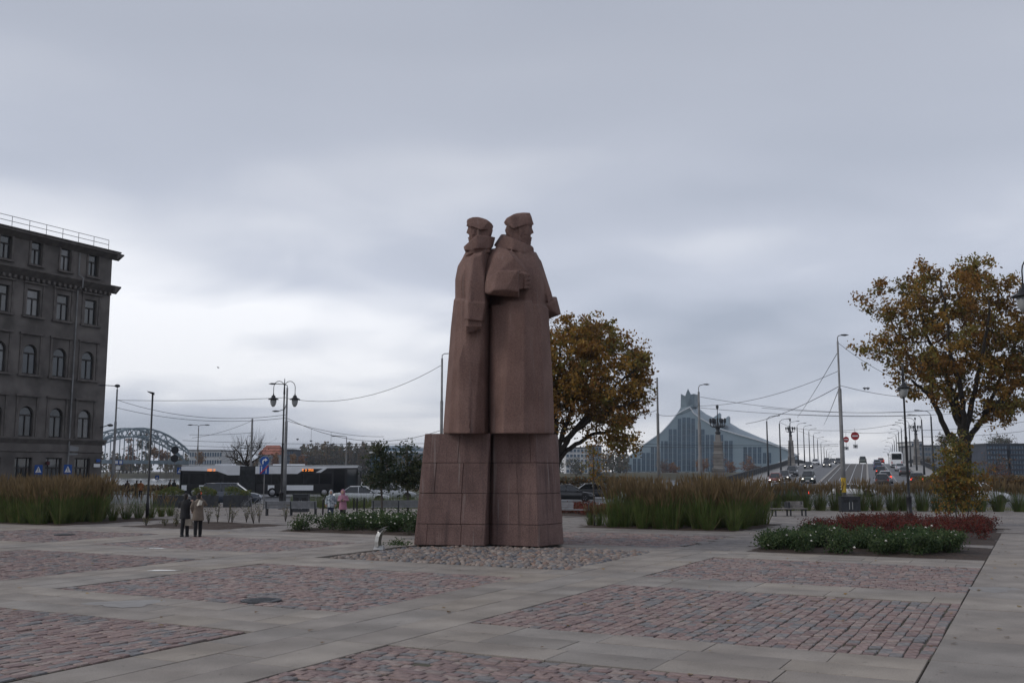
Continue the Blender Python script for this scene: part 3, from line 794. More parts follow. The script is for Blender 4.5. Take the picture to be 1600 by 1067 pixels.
for ci in range(len(COB)):
    for k in range(4):
        mb = MB(); stone_geo(mb, Vector((0, 0, 0)), Vector((1, 0, 0)), Vector((0, 1, 0)), .25, .18, .0, rr, 0)
        COBMESH.append((ci, mb.mesh('cobble', COB[ci])))
def in_view(p, m=60):
    d = p - Vector((0, 0, H)); z = d.y * math.cos(PITCH) + d.z * math.sin(PITCH)
    if z < 0.5: return False
    px = 800 + F * d.x / z; py = 533.5 - F * (-d.y * math.sin(PITCH) + d.z * math.cos(PITCH)) / z
    return -m < px < 1600 + m and py < 1067 + m
def cobble_field(key):
    u0, u1, v0, v1, dr, sl, sw = FIELD[key]
    r = random.Random(hash(key) % 997 if False else ord(key) * 13)
    root = structure('cobble_field', quad([UV(u, v, -0.03) for u, v in ((u0, v0), (u1, v0), (u1, v1), (u0, v1))]), M['sand'])
    stones = []
    if dr == 'u': ax, ay, A0, A1, B0, B1 = UDIR, VDIR, u0, u1, v0, v1; pt = lambda a, b: UV(a, b)
    else: ax, ay, A0, A1, B0, B1 = VDIR, UDIR, v0, v1, u0, u1; pt = lambda a, b: UV(b, a)
    nrow = round((B1 - B0) / sw); wv = (B1 - B0) / nrow
    for i in range(nrow):
        a = A0 + .004; b = B0 + (i + .5) * wv; first = True; wob = r.uniform(-.006, .006); ph = r.uniform(0, 6)
        while a < A1 - .06:
            L = sl * r.uniform(.62, 1.28)
            if first: L *= r.uniform(.4, 1); first = False
            if a + L > A1 - .1: L = A1 - a - .004
            p = pt(a + L / 2, b + wob + .012 * math.sin(ph + a * 1.7)); dep = p.y
            if in_view(p, 500): stones.append((dep, p, L - r.uniform(.008, .018), wv * r.uniform(.88, .96)))
            a += L
    stones.sort(key=lambda s: (not in_view(s[1], 20), s[0]))
    wts = [24, 20, 15, 14, 14, 9, 12]
    near = key in 'abcde'
    ang = math.atan2(ax.y, ax.x); rest = MB()
    for i, (dep, p, L, W) in enumerate(stones):
        pn = math.sin(p.x * 1.9 + 1.3 * math.sin(p.y * 1.1)) * math.sin(p.y * 1.6 + p.x * .7 + ord(key)); ci = r.choices(range(7), [wts[0] * (1 + .5 * pn), wts[1], wts[2] * (1 - .7 * pn), wts[3] * (1 + .6 * pn), wts[4], wts[5] * (1 - .8 * pn), wts[6]])[0]; z = r.uniform(-.015, .004) + .010 * math.sin(p.x * .9 + 2) * math.sin(p.y * .8) - (.018 if r.random() < .03 else 0)
        if near and i < 300:
            me = COBMESH[ci * 4 + r.randrange(4)][1]
            o = link('cobble', me, root, (p.x, p.y, z)); o.rotation_euler = (r.uniform(-.02, .02), r.uniform(-.02, .02), ang + r.uniform(-.03, .03)); o.scale = (L / .25, W / .18, 1)
        else:
            t = r.uniform(-.03, .03); cx, cy = ax * math.cos(t) + ay * math.sin(t), ay * math.cos(t) - ax * math.sin(t)
            stone_geo(rest, Vector((p.x, p.y, z)), cx, cy, L, W, 0.0, r, ci, octo=dep < 34)
    if rest.v: tag(rest.build('cobble', COB, root), kind='stuff')
for k in FIELD: cobble_field(k)

# granite slabs of the paths between the cobbled fields
SLABMESH = []
def slab_geo(mb, c, ax, ay, l, wd, mi):
    vs = []
    for s, z in ((0.0, -.05), (0.0, -.004), (.006, 0.0)):
        for x, y in ((-1, -1), (1, -1), (1, 1), (-1, 1)): vs.append(c + ax * (x * (l / 2 - s)) + ay * (y * (wd / 2 - s)) + Vector((0, 0, z)))
    mb.add(vs, [(0, 1, 5, 4), (1, 2, 6, 5), (2, 3, 7, 6), (3, 0, 4, 7), (4, 5, 9, 8), (5, 6, 10, 9), (6, 7, 11, 10), (7, 4, 8, 11), (8, 9, 10, 11)], mi)
pave_root = structure('path_paving', quad([UV(u, v, -0.04) for u, v in ((2, -52), (32.0, -52), (32.0, 12), (2, 12))]), M['slabjoint'])
slabs = []
rs = random.Random(11)
def lay(u0, u1, v0, v1, dr, nrow, L0, L1):
    """rows of slabs running along dr between the given limits"""
    if dr == 'u': A0, A1, B0, B1 = u0, u1, v0, v1
    else: A0, A1, B0, B1 = v0, v1, u0, u1
    wv = (B1 - B0) / nrow
    for i in range(nrow):
        a = A0; b = B0 + (i + .5) * wv; first = True
        while a < A1 - .01:
            L = rs.uniform(L0, L1)
            if first: L *= rs.uniform(.35, 1); first = False
            if A1 - a - L < .5: L = A1 - a
            m = (a + L / 2, b) if dr == 'u' else (b, a + L / 2)
            p = UV(*m)
            if in_view(p, 900): slabs.append((p.y, p, dr, L - .014, wv - .014))
            a += L
cols = [(-52, -49.4), (-41.9, -39.2), (-31.8, -29.4), (-21.7, -19.15), (-11.3, -8.68)]
lay(2, 32.0, -11.25, -8.68, 'u', 3, 1.2, 2.1)
lay(2, 32.0, -21.62, -19.2, 'u', 3, 1.2, 2.1)
lay(2, 32.0, -31.7, -29.45, 'u', 2, 1.4, 2.2)
lay(2, 32.0, -41.8, -39.25, 'u', 2, 1.4, 2.2)
lay(2, 34.0, -1.44, 11.0, 'v', 17, 1.6, 2.4) if False else lay(2, 46, -1.44, 10.0, 'u', 8, 1.5, 2.4)
for v0, v1, gaps in ((-8.68, -1.46, [(12.62, 15.03), (21.52, 23.48), (29.57, 32.0)]), (-19.2, -11.25, [(12.62, 15.05), (21.82, 23.98), (30.65, 32.2)]), (-29.45, -21.62, [(12.62, 15.18), (22.02, 24.58), (29.62, 33.5)]), (-39.25, -31.7, [(21.9, 24.38), (29.82, 32.7)]), (-49.4, -41.8, [(29.82, 32.0)])):
    for u0, u1 in gaps: lay(u0, u1, v0, v1, 'v', 2 if u1 - u0 < 2.2 else 3, 1.2, 2.2)
slabs.sort(key=lambda s: (not in_view(s[1], 40), s[0]))
SM = []
for i in range(6):
    mb = MB(); slab_geo(mb, Vector((0, 0, 0)), Vector((1, 0, 0)), Vector((0, 1, 0)), 1.0, 1.0, 0); SM.append(mb.mesh('paving_slab', SLAB[i]))
rest = MB()
for i, (dep, p, dr, L, W) in enumerate(slabs):
    ax, ay = (UDIR, VDIR) if dr == 'u' else (VDIR, UDIR); ci = rs.choices(range(6), (4, 4, 2, 2, 3, 2))[0]
    z = rs.uniform(-.005, .003)
    if i < 300:
        mb = MB(); slab_geo(mb, Vector((0, 0, 0)), ax, ay, L, W, 0)
        link('paving_slab', mb.mesh('paving_slab', SLAB[ci]), pave_root, (p.x, p.y, z))
    else: slab_geo(rest, Vector((p.x, p.y, z)), ax, ay, L, W, ci)
if rest.v: tag(rest.build('paving_slab', SLAB, pave_root), kind='stuff')

# small pavers of the outer square
M['paver'] = [mat('paver_%s' % 'abc'[i], c, 0.8, 0.15, 2.0, bump=.3, bscale=40) for i, c in enumerate([(.20, .18, .165), (.175, .158, .148), (.222, .20, .18)])]
def in_rect(u, v, r, m=0.0): return r[0] - m < u < r[1] + m and r[2] - m < v < r[3] + m
pv = MB(); rp = random.Random(21)
taken = [FIELD['i']] + list(BEDS.values())
u = 32.05
while u < 84:
    v = -70 + rp.uniform(0, .5); duu = .5 if u < 50 else .8
    while v < 12:
        L = rp.uniform(.6, 1.1) * (1 if u < 50 else 1.6)
        if u < 46.2 and v < -1.46 < v + L: L = -1.46 - v
        p = UV(u + duu / 2, v + L / 2)
        lim = 75.6 if p.x < -6 else 75.6 - (p.x + 6) * 6 / 26 if p.x < 20 else 69.6 - (p.x - 20) * 4 / 32
        ok = in_view(p, 400) and p.y < lim and not any(in_rect(u + duu / 2, v + L / 2, t, -.05) for t in taken)
        if u < 46.2 and v > -1.47: ok = False
        if ok:
            c = p + Vector((0, 0, rp.uniform(-.006, .002))); ax, ay = VDIR * (L / 2 - .006), UDIR * (duu / 2 - .006)
            pv.add([c - ax - ay, c + ax - ay, c + ax + ay, c - ax + ay] + [c - ax - ay - ZUP * .05, c + ax - ay - ZUP * .05, c + ax + ay - ZUP * .05, c - ax + ay - ZUP * .05], [(0, 1, 2, 3), (4, 5, 1, 0), (5, 6, 2, 1), (6, 7, 3, 2), (7, 4, 0, 3)], rp.randrange(3))
        v += L
    u += duu
outer = structure('outer_paving', quad([UV(uu, vv, -0.042) for uu, vv in ((32, -52), (34, -52), (34, 12), (32, 12))]), M['sand'])
tag(pv.build('paver', M['paver'], outer), kind='stuff')

# soil beds with thin steel edging
for k, (u0, u1, v0, v1) in BEDS.items():
    b = MB(); n = 8
    vs = []
    for i in range(n + 1):
        for j in range(n + 1):
            e_ = 0.0 if i in (0, n) or j in (0, n) else 1.0
            vs.append(UV(u0 + (u1 - u0) * i / n, v0 + (v1 - v0) * j / n, -.01 + e_ * rr.uniform(.03, .10)))
    b.add(vs, [(i * (n + 1) + j, i * (n + 1) + j + 1, (i + 1) * (n + 1) + j + 1, (i + 1) * (n + 1) + j) for i in range(n) for j in range(n)])
    structure('planting_bed', b, M['soil'])
# puddles and damp patches in the slabs, with the drain covers
def puddle(name, px, py, rx, ry, m, z=.0045, seed=1):
    r = random.Random(seed); c = G(px, py); mb = MB()
    dirx = Vector((1, 0, 0)); pts = []
    for k in range(28):
        a = 2 * math.pi * k / 28; q = 1 + .25 * math.sin(3 * a + seed) + r.uniform(-.1, .1)
        pts.append(c + Vector((math.cos(a) * rx * q, math.sin(a) * ry * q, z)))
    mb.add(pts, [tuple(range(28))]); structure(name, mb, M[m])
puddle('puddle', 255, 891, .40, .15, 'wet', seed=2)
puddle('puddle', 238, 856.5, .5, .12, 'wet', seed=4, z=.006)
puddle('damp_patch', 195, 942.5, .68, .50, 'damp', seed=5, z=.0035)
puddle('damp_patch', 1545, 920, .6, .5, 'damp', seed=7, z=.0035)
def drain(px, py, label):
    c = G(px, py); th = thing('drain_cover', label, 'drain cover', c + Vector((0, 0, .0)), -TH)
    f = MB(); f.lathe([(.40, -.02), (.40, .012), (.36, .014), (.34, .004)], (0, 0, 0), 20); f.build('frame', M['dark'], th)
    l = MB(); l.lathe([(.335, -.02), (.335, .010), (.001, .010)], (0, 0, 0), 20)
    for k in range(-3, 4): l.box((0, k * .08, .012), (.5 - abs(k) * .06, .03, .008))
    l.build('lid', M['dark'], th)
drain(408, 937.5, 'round iron drain cover sunk in the cobbles before the mulch bed')
drain(101, 835, 'dark drain cover in the far left cobbled field')
# fallen leaves
lf = MB()
for k in range(420):
    if k < 200: u, v = rr.uniform(12, 45), rr.uniform(-1.3, 6)
    else: u, v = rr.uniform(12, 42), rr.uniform(-30, -1)
    p = UV(u, v, .012); a = rr.uniform(0, 6.3); s = rr.uniform(.03, .065)
    lf.add([p + Vector((math.cos(a + q) * s * (1 if i % 2 else .7), math.sin(a + q) * s, rr.uniform(0, .02))) for i, q in enumerate((0, 1.5, 3.1, 4.6))], [(0, 1, 2, 3)], rr.randrange(3))
tag(lf.build('fallen_leaves', [M['oak_a'], M['oak_c'], M['yl_a']]), 'scattered brown fallen leaves on the pale paving slabs', 'leaves', kind='stuff')

# ================================================================== THE MONUMENT
D0 = 33.6
def ST(px, py, dy=0.0): return P(px, py, D0 + dy)
def mound_z(u, v):
    u0, u1, v0, v1 = MOUND; e_ = min(u - u0, u1 - u, v - v0, v1 - v); return .015 + .07 * min(1, max(0, e_) / 1.6)
mon = thing('granite_monument', 'red granite monument of coated riflemen standing back to back on a block pedestal', 'monument', Vector((0.2, 35.2, 0.0)))
ZB, ZT = 0.10, ST(720, 677).z
YB, YT = 856.0, 677.0
# pedestal plan (px at the bottom, px at the top, depth)
plan = [(648, 663.5, 0.15), (757, 765, -0.35), (764, 767.5, 0.35), (771, 772, 0.05), (842, 836, -0.75), (880, 870, 0.55)]
def pp(i, z):
    b, t, dd = plan[i]; f = (z - ZB) / (ZT - ZB); px = b + (t - b) * f; inset = .12 * f
    q = P(px, 800, D0 + dd + inset); return Vector((q.x, q.y, z))
def ring(z):
    pts = [pp(i, z) for i in range(6)]; f = (z - ZB) / (ZT - ZB)
    back = [(1.80, 36.9), (.95, 38.4), (-.2, 37.7), (-1.3, 38.5), (-2.9, 37.6), (-3.25, 36.2)]
    return pts + [Vector((x * (1 - .06 * f) + .0, 36 + (y - 36) * (1 - .06 * f), z)) for x, y in back]
zc_ = [ST(720, y).z for y in (858, 818.5, 770.5, 723, 677)]; zc_[0] = ZB
ped = MB()
def shrink(r, k):
    c = sum(r, Vector()) / len(r); out_ = []
    for p in r:
        d = p - c; d.z = 0; out_.append(p - d.normalized() * k)
    return out_
ped.loft([shrink(ring(ZB), .05), shrink(ring(ZT), .05)])
pedo = ped.build('pedestal', M['joint'], mon, world=True)
# granite blocks: each course split along each face
joints = {3: {0: [.54], 3: [.88]}, 2: {0: [.22, .63], 3: [.55], 4: [.55]}, 1: {0: [.64], 3: [.58], 4: [.0]}, 0: {0: [.17, .66], 3: [], 4: [.45]}}
gap = .006
for c in range(4):
    zb, zt = zc_[c] + gap, zc_[c + 1] - gap
    rb, rt = ring(zb), ring(zt); ib, it = shrink(rb, .32), shrink(rt, .32); n = len(rb)
    for e_ in range(n):
        cuts = [0.0] + [x for x in joints[c].get(e_, [.5] if e_ in (6, 9, 10) else []) if x > 0] + [1.0]
        for k in range(len(cuts) - 1):
            t0, t1 = cuts[k], cuts[k + 1]
            ln_ = (rb[(e_ + 1) % n] - rb[e_]).length; g = gap / ln_
            t0 += g if k else g * .4; t1 -= g if k < len(cuts) - 2 else g * .4
            L = lambda r, t: r[e_].lerp(r[(e_ + 1) % n], t)
            b = MB(); ba, bb, ta, tb = L(rb, t0), L(rb, t1), L(rt, t0), L(rt, t1)
            mid = [L(rb, (t0 + t1) / 2), L(rt, (t0 + t1) / 2)]
            nrm = (bb - ba).cross(ta - ba).normalized()
            off = rr.uniform(-.006, .008)
            ch = .012
            def fr(x, y): return ba.lerp(bb, x).lerp(ta.lerp(tb, x), y)
            dx = ch / max(.1, (bb - ba).length); dz = ch / (zt - zb)
            o8 = [ba, bb, tb, ta]
            ins = [L(ib, t0), L(ib, t1), L(it, t1), L(it, t0)]
            face = [fr(dx, dz) + nrm * (.012 + off), fr(1 - dx, dz) + nrm * (.012 + off), fr(1 - dx, 1 - dz) + nrm * (.012 + off), fr(dx, 1 - dz) + nrm * (.012 + off)]
            b.add(o8 + face + ins, [(4, 5, 6, 7), (0, 1, 5, 4), (1, 2, 6, 5), (2, 3, 7, 6), (3, 0, 4, 7), (1, 0, 8, 9), (2, 1, 9, 10), (3, 2, 10, 11), (0, 3, 11, 8), (11, 10, 9, 8)])
            b.build('granite_block', M['granite_b'], pedo, world=True)
cap_ = MB(); cap_.loft([shrink(ring(ZT - .3), .2), shrink(ring(ZT - .01), .06)]); cap_.build('top_slab', M['granite_b'], pedo, world=True)

def fig_mesh(name, hulls, parent, vox=.028, dec=.35, m='granite', org=None, sm=7):
    mb = MB()
    for h in hulls: mb.hull(h)
    o = mb.build(name, M[m], parent, world=org is None)
    mods = [('REMESH', dict(mode='VOXEL', voxel_size=vox, use_smooth_shade=True)), ('SMOOTH', dict(factor=.5, iterations=sm)), ('DECIMATE', dict(ratio=dec))]
    bake(o, mods)
    return o
def hs(spec): return [ST(x, y, d) for x, y, d in spec]
YBs = 677.5
# --- figure facing right
skirtR = hs([(760, YBs, .7), (768, YBs, -.5), (785, YBs, -1.05), (819, YBs, -1.2), (851, YBs, -.8), (866.5, YBs, .1), (860, YBs, 1.2), (800, YBs, 1.5), (766, YBs, 1.3),
             (761, 476, .3), (768, 476, -.42), (790, 476, -.78), (820, 476, -.92), (844, 476, -.55), (857, 482, .05), (850, 476, .8), (800, 476, 1.1), (764, 476, .9), (864, 600, .1), (849, 600, -.76)])
foldR = hs([(786, YBs, -1.22), (819, YBs, -1.36), (836, YBs, -1.05), (797, 470, -.90), (820, 470, -1.06), (832, 470, -.76), (772, YBs, -.4), (782, 470, -.3), (774, YBs, -.72), (783, 470, -.55)])
foldR2 = hs([(786, YBs, -.9), (783, YBs, -1.12), (772, YBs, -.6), (793, 520, -.84), (789, 520, -.82), (781, 520, -.5)])
torsoR = hs([(762, 480, .3), (790, 480, -.66), (820, 480, -.86), (845, 480, -.5), (853.5, 480, .1), (845, 480, .8), (766, 480, .9), (762, 430, .3), (788, 430, -.5), (823, 430, -.82), (845, 432, -.4), (851, 432, .1), (840, 430, .9), (766, 430, .9),
             (767, 398, .2), (786, 390, -.35), (812, 392, -.5), (834, 396, -.25), (843, 404, .05), (838, 394, .5), (780, 386, .6)])
armR_far = hs([(838, 398, .5), (846, 408, .3), (862, 458, .1), (864.5, 468, .25), (856, 474, -.05), (850, 440, -.05), (852, 474, .7), (862, 466, .9), (842, 404, 1.0)])
armR_up = hs([(768, 388, .1), (758.5, 412, -.05), (761, 402, .0), (774, 400, -.62), (766, 415, -.72), (779, 386, -.3), (793, 388.5, -.62), (803, 402, -.9), (755.5, 430, -.1), (753, 447, -.25), (756, 456, -.3), (760, 436, -1.0), (757, 455, -.95), (780, 424, -1.05), (822, 424, -.98), (800, 440, -.4), (768, 420, .3), (775, 455, -.4)])
armR_low = hs([(753, 446, -.3), (758, 441, -.95), (753.5, 450, -.7), (754.5, 455, -.75), (765, 460, -1.2), (790, 427, -1.42), (790, 452, -1.5), (755.5, 457, -.4), (764, 434, -1.16), (757, 458, -1.02), (779, 422.5, -1.34), (770, 454, -1.42), (809, 423, -1.52), (811, 424, -.75), (809.5, 455, -1.45), (809.5, 464, -1.12), (811, 463, -.6), (760, 461, -.6)])
cuffR = hs([(800, 422.3, -1.36), (810.5, 422.6, -1.45), (810.5, 465, -1.1), (801, 464, -1.0), (810.5, 456, -1.48), (801, 455, -1.42), (811, 424, -.75), (811, 464, -.7)])
handR = hs([(808, 426, -1.3), (823, 426.5, -1.15), (824, 450, -1.1), (809, 453, -1.3), (808, 430, -.8), (824, 430, -.75), (822, 448, -.75)])
fingR = [hs([(819, 427 + 6.3 * k, -1.24), (828.5 - (k == 3) * 2.5 + (k == 1) * 1.2, 427.8 + 6.3 * k, -1.14), (819, 432.4 + 6.3 * k, -1.26), (828.5 - (k == 3) * 2.5 + (k == 1) * 1.2, 431.8 + 6.3 * k, -1.14), (820, 427 + 6.3 * k, -.8), (829, 432 + 6.3 * k, -.78)]) for k in range(4)]
thumbR = hs([(812, 424.5, -1.2), (826, 424, -1.05), (827, 428, -1.0), (812, 429, -1.3), (814, 426, -.9), (827, 427, -.9)])
lapelR = hs([(793, 389, -.55), (801, 391, -.6), (824, 424, -1.0), (817, 425, -1.02), (800, 400, -.5), (822, 420, -.7)])
yokeR = hs([(770, 398, .2), (790, 393, -.35), (832, 397, -.2), (840, 402, .3), (776, 384, .2), (800, 388, -.45), (832, 391, -.1), (832, 390, .4), (780, 380, .6), (782, 395, .8)])
coreM = hs([(757, YBs, .35), (772, YBs, .35), (757, YBs, 1.2), (772, YBs, 1.2), (762, 396, .35), (772, 396, .35), (762, 396, 1.0), (772, 396, 1.0)])
collarR = hs([(771, 384, .35), (775, 386, -.2), (800, 391, -.56), (820, 394, -.5), (834, 394, -.1), (834.5, 391, .3), (800, 384, .8), (775, 382, .7), (783, 366, .3), (788, 367.5, -.25), (800, 372, -.45), (809, 376.5, -.48), (820, 381, -.42), (833.5, 386.5, -.12), (833.5, 386.5, .3), (815, 372, .62), (788, 366, .6)])
# --- figure facing left and away
skirtL = hs([(692, YBs, .7), (701, YBs, -.25), (722, YBs, -.85), (740, YBs, -.92), (757, YBs, -.5), (768, YBs, .4), (765, YBs, 1.5), (720, YBs, 1.7), (696, YBs, 1.4), (709, 468, .4), (715, 468, -.25), (730, 468, -.62), (757, 468, -.55), (766, 468, 0), (764, 468, 1.0), (714, 468, 1.0), (697.5, 600, .65), (704, 514, .5)])
foldL = hs([(708, YBs, -.5), (716, YBs, -.85), (736, YBs, -1.0), (717, 560, -.7), (712, 600, -.55), (733, 500, -.6)])
torsoL = hs([(711, 470, .4), (720, 470, -.3), (745, 470, -.55), (766, 470, 0), (766, 470, .9), (714, 470, 1.0), (711, 437, .4), (720, 437, -.35), (766, 437, -.1), (766, 437, 1.0), (713, 437, 1.0), (715, 416, .4), (724, 402, -.05), (735, 396, -.25), (757, 390, -.35), (768, 392, .1), (768, 390, .8), (727, 396, .6)])
armL = [hs([(728, 405, -.25), (737, 398, -.5), (755, 392, -.5), (761, 402, -.15), (728, 440, -.35), (734, 440, -1.0), (757, 438, -.95), (762, 440, -.3), (740, 402, -.75), (752, 398, -.72)]),
        hs([(728, 438, -.35), (734, 438, -1.0), (757, 438, -.95), (762, 438, -.3), (726, 475, -.5), (732, 475, -1.15), (758, 475, -1.12), (762, 475, -.5)]),
        hs([(725.2, 471, -.48), (731.5, 471, -1.2), (758.5, 473, -1.16), (762.5, 473, -.48), (725, 499, -.5), (730, 500, -1.22), (753.5, 502, -1.2), (757, 501, -.6)])]
ridgeL = hs([(736, 398, -.6), (741, 397, -.66), (733, 498, -1.24), (730, 470, -1.16), (737, 470, -1.19), (736, 498, -1.24)])
handL = hs([(727, 498, -.55), (731, 498, -1.12), (752, 499, -1.1), (754, 499, -.6), (727, 512, -.55), (731, 513, -1.1), (753, 511, -1.08), (755, 509, -.6)])
fingL = [hs([(728 + 6.6 * k, 509, -1.12), (733.8 + 6.6 * k, 509, -1.13), (728.6 + 6.4 * k, 521.5 - 2.2 * k, -1.0), (733.2 + 6.4 * k, 521.5 - 2.2 * k, -1.0), (728 + 6.6 * k, 509, -.6), (733.8 + 6.4 * k, 520 - 2.2 * k, -.65)]) for k in range(4)]
thumbL = hs([(726.6, 500, -.8), (729, 500, -1.0), (727.6, 515, -.85), (730, 514, -1.0), (727, 505, -.6)])
yokeL = hs([(722, 405, .3), (727, 400, -.2), (740, 396, -.45), (766, 394, -.25), (769, 400, .3), (724, 400, .7), (729, 391, .1), (740, 388, -.5), (764, 385, -.25), (768, 384, .4), (733, 388, .6)])
collarL = hs([(726.5, 393, .1), (726, 392, -.3), (745, 389, -.58), (766, 388, -.3), (770, 387, .0), (770, 386, .6), (735, 390, .8), (724, 386, .1), (726, 384, -.25), (735, 376, -.45), (745, 367, -.5), (765, 369, -.35), (774, 371, 0), (774, 371, .5), (745, 372, .7), (730, 382, .5)])

def headset(fx, mirror):
    """head in profile: fx maps (forward 0..1 from the nape to the nose, px y) ; near side is -depth"""
    skull = []
    for f, y, dd in ((.02, 360, .28), (.12, 348, .33), (.80, 346, .30), (.90, 350, .20), (.93, 356, .12), (.84, 358, .30), (.80, 372, .29), (.90, 372, .16), (.86, 383, .16), (.62, 382, .28), (.16, 366, .30), (.10, 372, .2), (.50, 386, .2)):
        skull += [(fx(f), y, dd), (fx(f), y, -dd)]
    nose = [(fx(.92), 353, .05), (fx(.92), 353, -.05), (fx(1.01), 364, .05), (fx(1.01), 364, -.05), (fx(.90), 367, .11), (fx(.90), 367, -.11), (fx(.88), 355, 0)]
    brow = [(fx(.84), 350, .27), (fx(.84), 350, -.27), (fx(.965), 351, .16), (fx(.965), 351, -.16), (fx(.95), 355, .16), (fx(.95), 355, -.16), (fx(.82), 354, .28), (fx(.82), 354, -.28)]
    lip1 = [(fx(.86), 370.5, .12), (fx(.86), 370.5, -.12), (fx(.955), 371, .05), (fx(.955), 371, -.05), (fx(.93), 374, .05), (fx(.93), 374, -.05), (fx(.86), 374, 0)]
    lip2 = [(fx(.86), 374.6, .11), (fx(.86), 374.6, -.11), (fx(.935), 375, .05), (fx(.935), 375, -.05), (fx(.92), 377.5, .05), (fx(.92), 377.5, -.05), (fx(.86), 378, 0)]
    chin = [(fx(.80), 377, .14), (fx(.80), 377, -.14), (fx(.92), 379, .07), (fx(.92), 379, -.07), (fx(.90), 384, .07), (fx(.90), 384, -.07), (fx(.78), 384, .12), (fx(.78), 384, -.12)]
    cheek = [(fx(.72), 360, -.33), (fx(.86), 361, -.25), (fx(.78), 367, -.31), (fx(.68), 366, -.33), (fx(.8), 362, -.1), (fx(.72), 366, -.1)]
    ear = [(fx(.50), 357, -.36), (fx(.60), 357, -.36), (fx(.58), 369, -.35), (fx(.51), 368, -.36), (fx(.50), 357, -.2), (fx(.6), 368, -.2)]
    return [hs(s) for s in (skull, nose, brow, lip1, lip2, chin, cheek, ear)]
fR = lambda f: 788 + f * 45.6
fL = lambda f: 771 - f * 42.0
capR = [hs([(787, 348, 0), (791.5, 340.8, .3), (791.5, 340.8, -.3), (803, 334.6, .3), (803, 334.6, -.3), (818, 332.2, .2), (818, 332.2, -.2), (789, 345, .33), (789, 345, -.33), (797, 338, .38), (797, 338, -.38), (808, 333.2, .22), (808, 333.2, -.22), (828, 332.8, .22), (828, 332.8, -.22), (831, 340, .28), (831, 340, -.28), (803, 357.5, -.44), (803, 356, .44), (790, 352.5, -.25), (790, 352, .25), (829, 349, -.30), (829, 349, .30)]),
        hs([(822, 344, -.31), (822, 344, .31), (834.2, 351, -.17), (834.2, 351, .17), (829, 353, -.28), (829, 353, .28), (818, 352, -.34), (818, 351, .34), (831, 341, -.2), (831, 341, .2)])]
capL = [hs([(729, 348, 0), (733.5, 341.2, .25), (733.5, 341.2, -.25), (747, 339.2, .25), (747, 339.2, -.25), (760, 343, .3), (760, 343, -.3), (768.5, 349.5, .25), (768.5, 349.5, -.25), (730, 343.5, .25), (730, 343.5, -.25), (739, 339.5, .25), (739, 339.5, -.25), (755, 341.2, .28), (755, 341.2, -.28), (764, 345.5, .35), (764, 345.5, -.35), (771, 354, .15), (771, 354, -.15), (769, 359.5, .25), (769, 359.5, -.25), (752, 359.5, -.44), (752, 358, .44), (733, 352.5, -.34), (733, 352, .34)]),
        hs([(730, 349, -.28), (730, 349, .28), (728.6, 353.5, -.15), (728.6, 353.5, .15), (736, 356, -.34), (736, 355, .34), (737, 351, -.33), (737, 351, .3)])]
def figure(coat, head, hat, hand, neckp):
    co = fig_mesh('rifleman_figure', coat, mon)
    hd = fig_mesh('head', head, co, .015, .5, sm=2); ca = fig_mesh('cap', hat, co, .018, .35, sm=5); ha = fig_mesh('hand', hand, co, .018, .4, sm=3)
    return co
neckR = hs([(795, 360, .3), (795, 360, -.3), (826, 384, .2), (826, 384, -.25), (795, 384, .35), (800, 386, -.35), (822, 360, .28), (822, 360, -.28)])
neckL = hs([(766, 360, .3), (766, 360, -.3), (735, 384, .2), (735, 384, -.2), (765, 380, .35), (760, 382, -.35), (740, 360, .28), (740, 360, -.28)])
bandR = hs([(790, 352, -.3), (790, 352, .3), (797, 361, -.38), (797, 361, .38), (812, 358, -.36), (812, 358, .36), (812, 350, -.3), (812, 350, .3)])
figR = figure([skirtR, foldR, torsoR, armR_far, armR_up, armR_low, cuffR, collarR, lapelR, yokeR, coreM], headset(fR, False) + [neckR], capR, [handR, thumbR] + fingR, None)
figL = figure([skirtL, foldL, torsoL, ridgeL, collarL, yokeL] + armL, headset(fL, True) + [neckL], capL, [handL, thumbL] + fingL, None)
# the third rifleman stands behind, facing away: the right figure's twin turned about the monument's axis
third = figR.copy(); COL.objects.link(third); third.name = 'rifleman_figure'
for k in list(figR.children):
    kk = k.copy(); COL.objects.link(kk); kk.parent = third
ctr = Vector((ST(812, 560).x - .2, 35.2, 0)) - mon.location
third.matrix_basis = Matrix.Translation(ctr + Vector((-.15, 1.15, 0))) @ Matrix.Rotation(R(118), 4, 'Z') @ Matrix.Scale(.985, 4) @ Matrix.Translation(-Vector((ST(812, 560).x, 33.9, 0)) + mon.location)

# stone mound round the pedestal
md = MB(); n = 20
u0, u1, v0, v1 = MOUND
md.add([UV(u0 + (u1 - u0) * i / n, v0 + (v1 - v0) * j / n, mound_z(u0 + (u1 - u0) * i / n, v0 + (v1 - v0) * j / n) - .06) for i in range(n + 1) for j in range(n + 1)], [(i * (n + 1) + j, i * (n + 1) + j + 1, (i + 1) * (n + 1) + j + 1, (i + 1) * (n + 1) + j) for i in range(n) for j in range(n)])
mroot = structure('stone_mound', md, M['sand'])
rp = random.Random(5); stones = []
PEBM = []
for ci in range(7):
    for k in range(3):
        b = MB(); nn = 8; rings = []
        jit = [rp.uniform(.85, 1.1) for _ in range(nn)]
        for s, z in ((1.0, -.35), (1.0, .1), (.78, .62), (.35, .95)): rings.append([Vector((math.cos(2 * math.pi * j / nn) * s * jit[j], math.sin(2 * math.pi * j / nn) * s * jit[j], z + rp.uniform(-.06, .06))) for j in range(nn)])
        b.loft(rings); PEBM.append(b.mesh('river_stone', PEB[ci], True))
cands = []
for k in range(60000):
    u, v = rp.uniform(u0 + .06, u1 - .06), rp.uniform(v0 + .06, v1 - .06)
    cands.append((u, v, rp.choice((.055, .07, .08, .09, .10, .12))))
grid = {}; placed = []
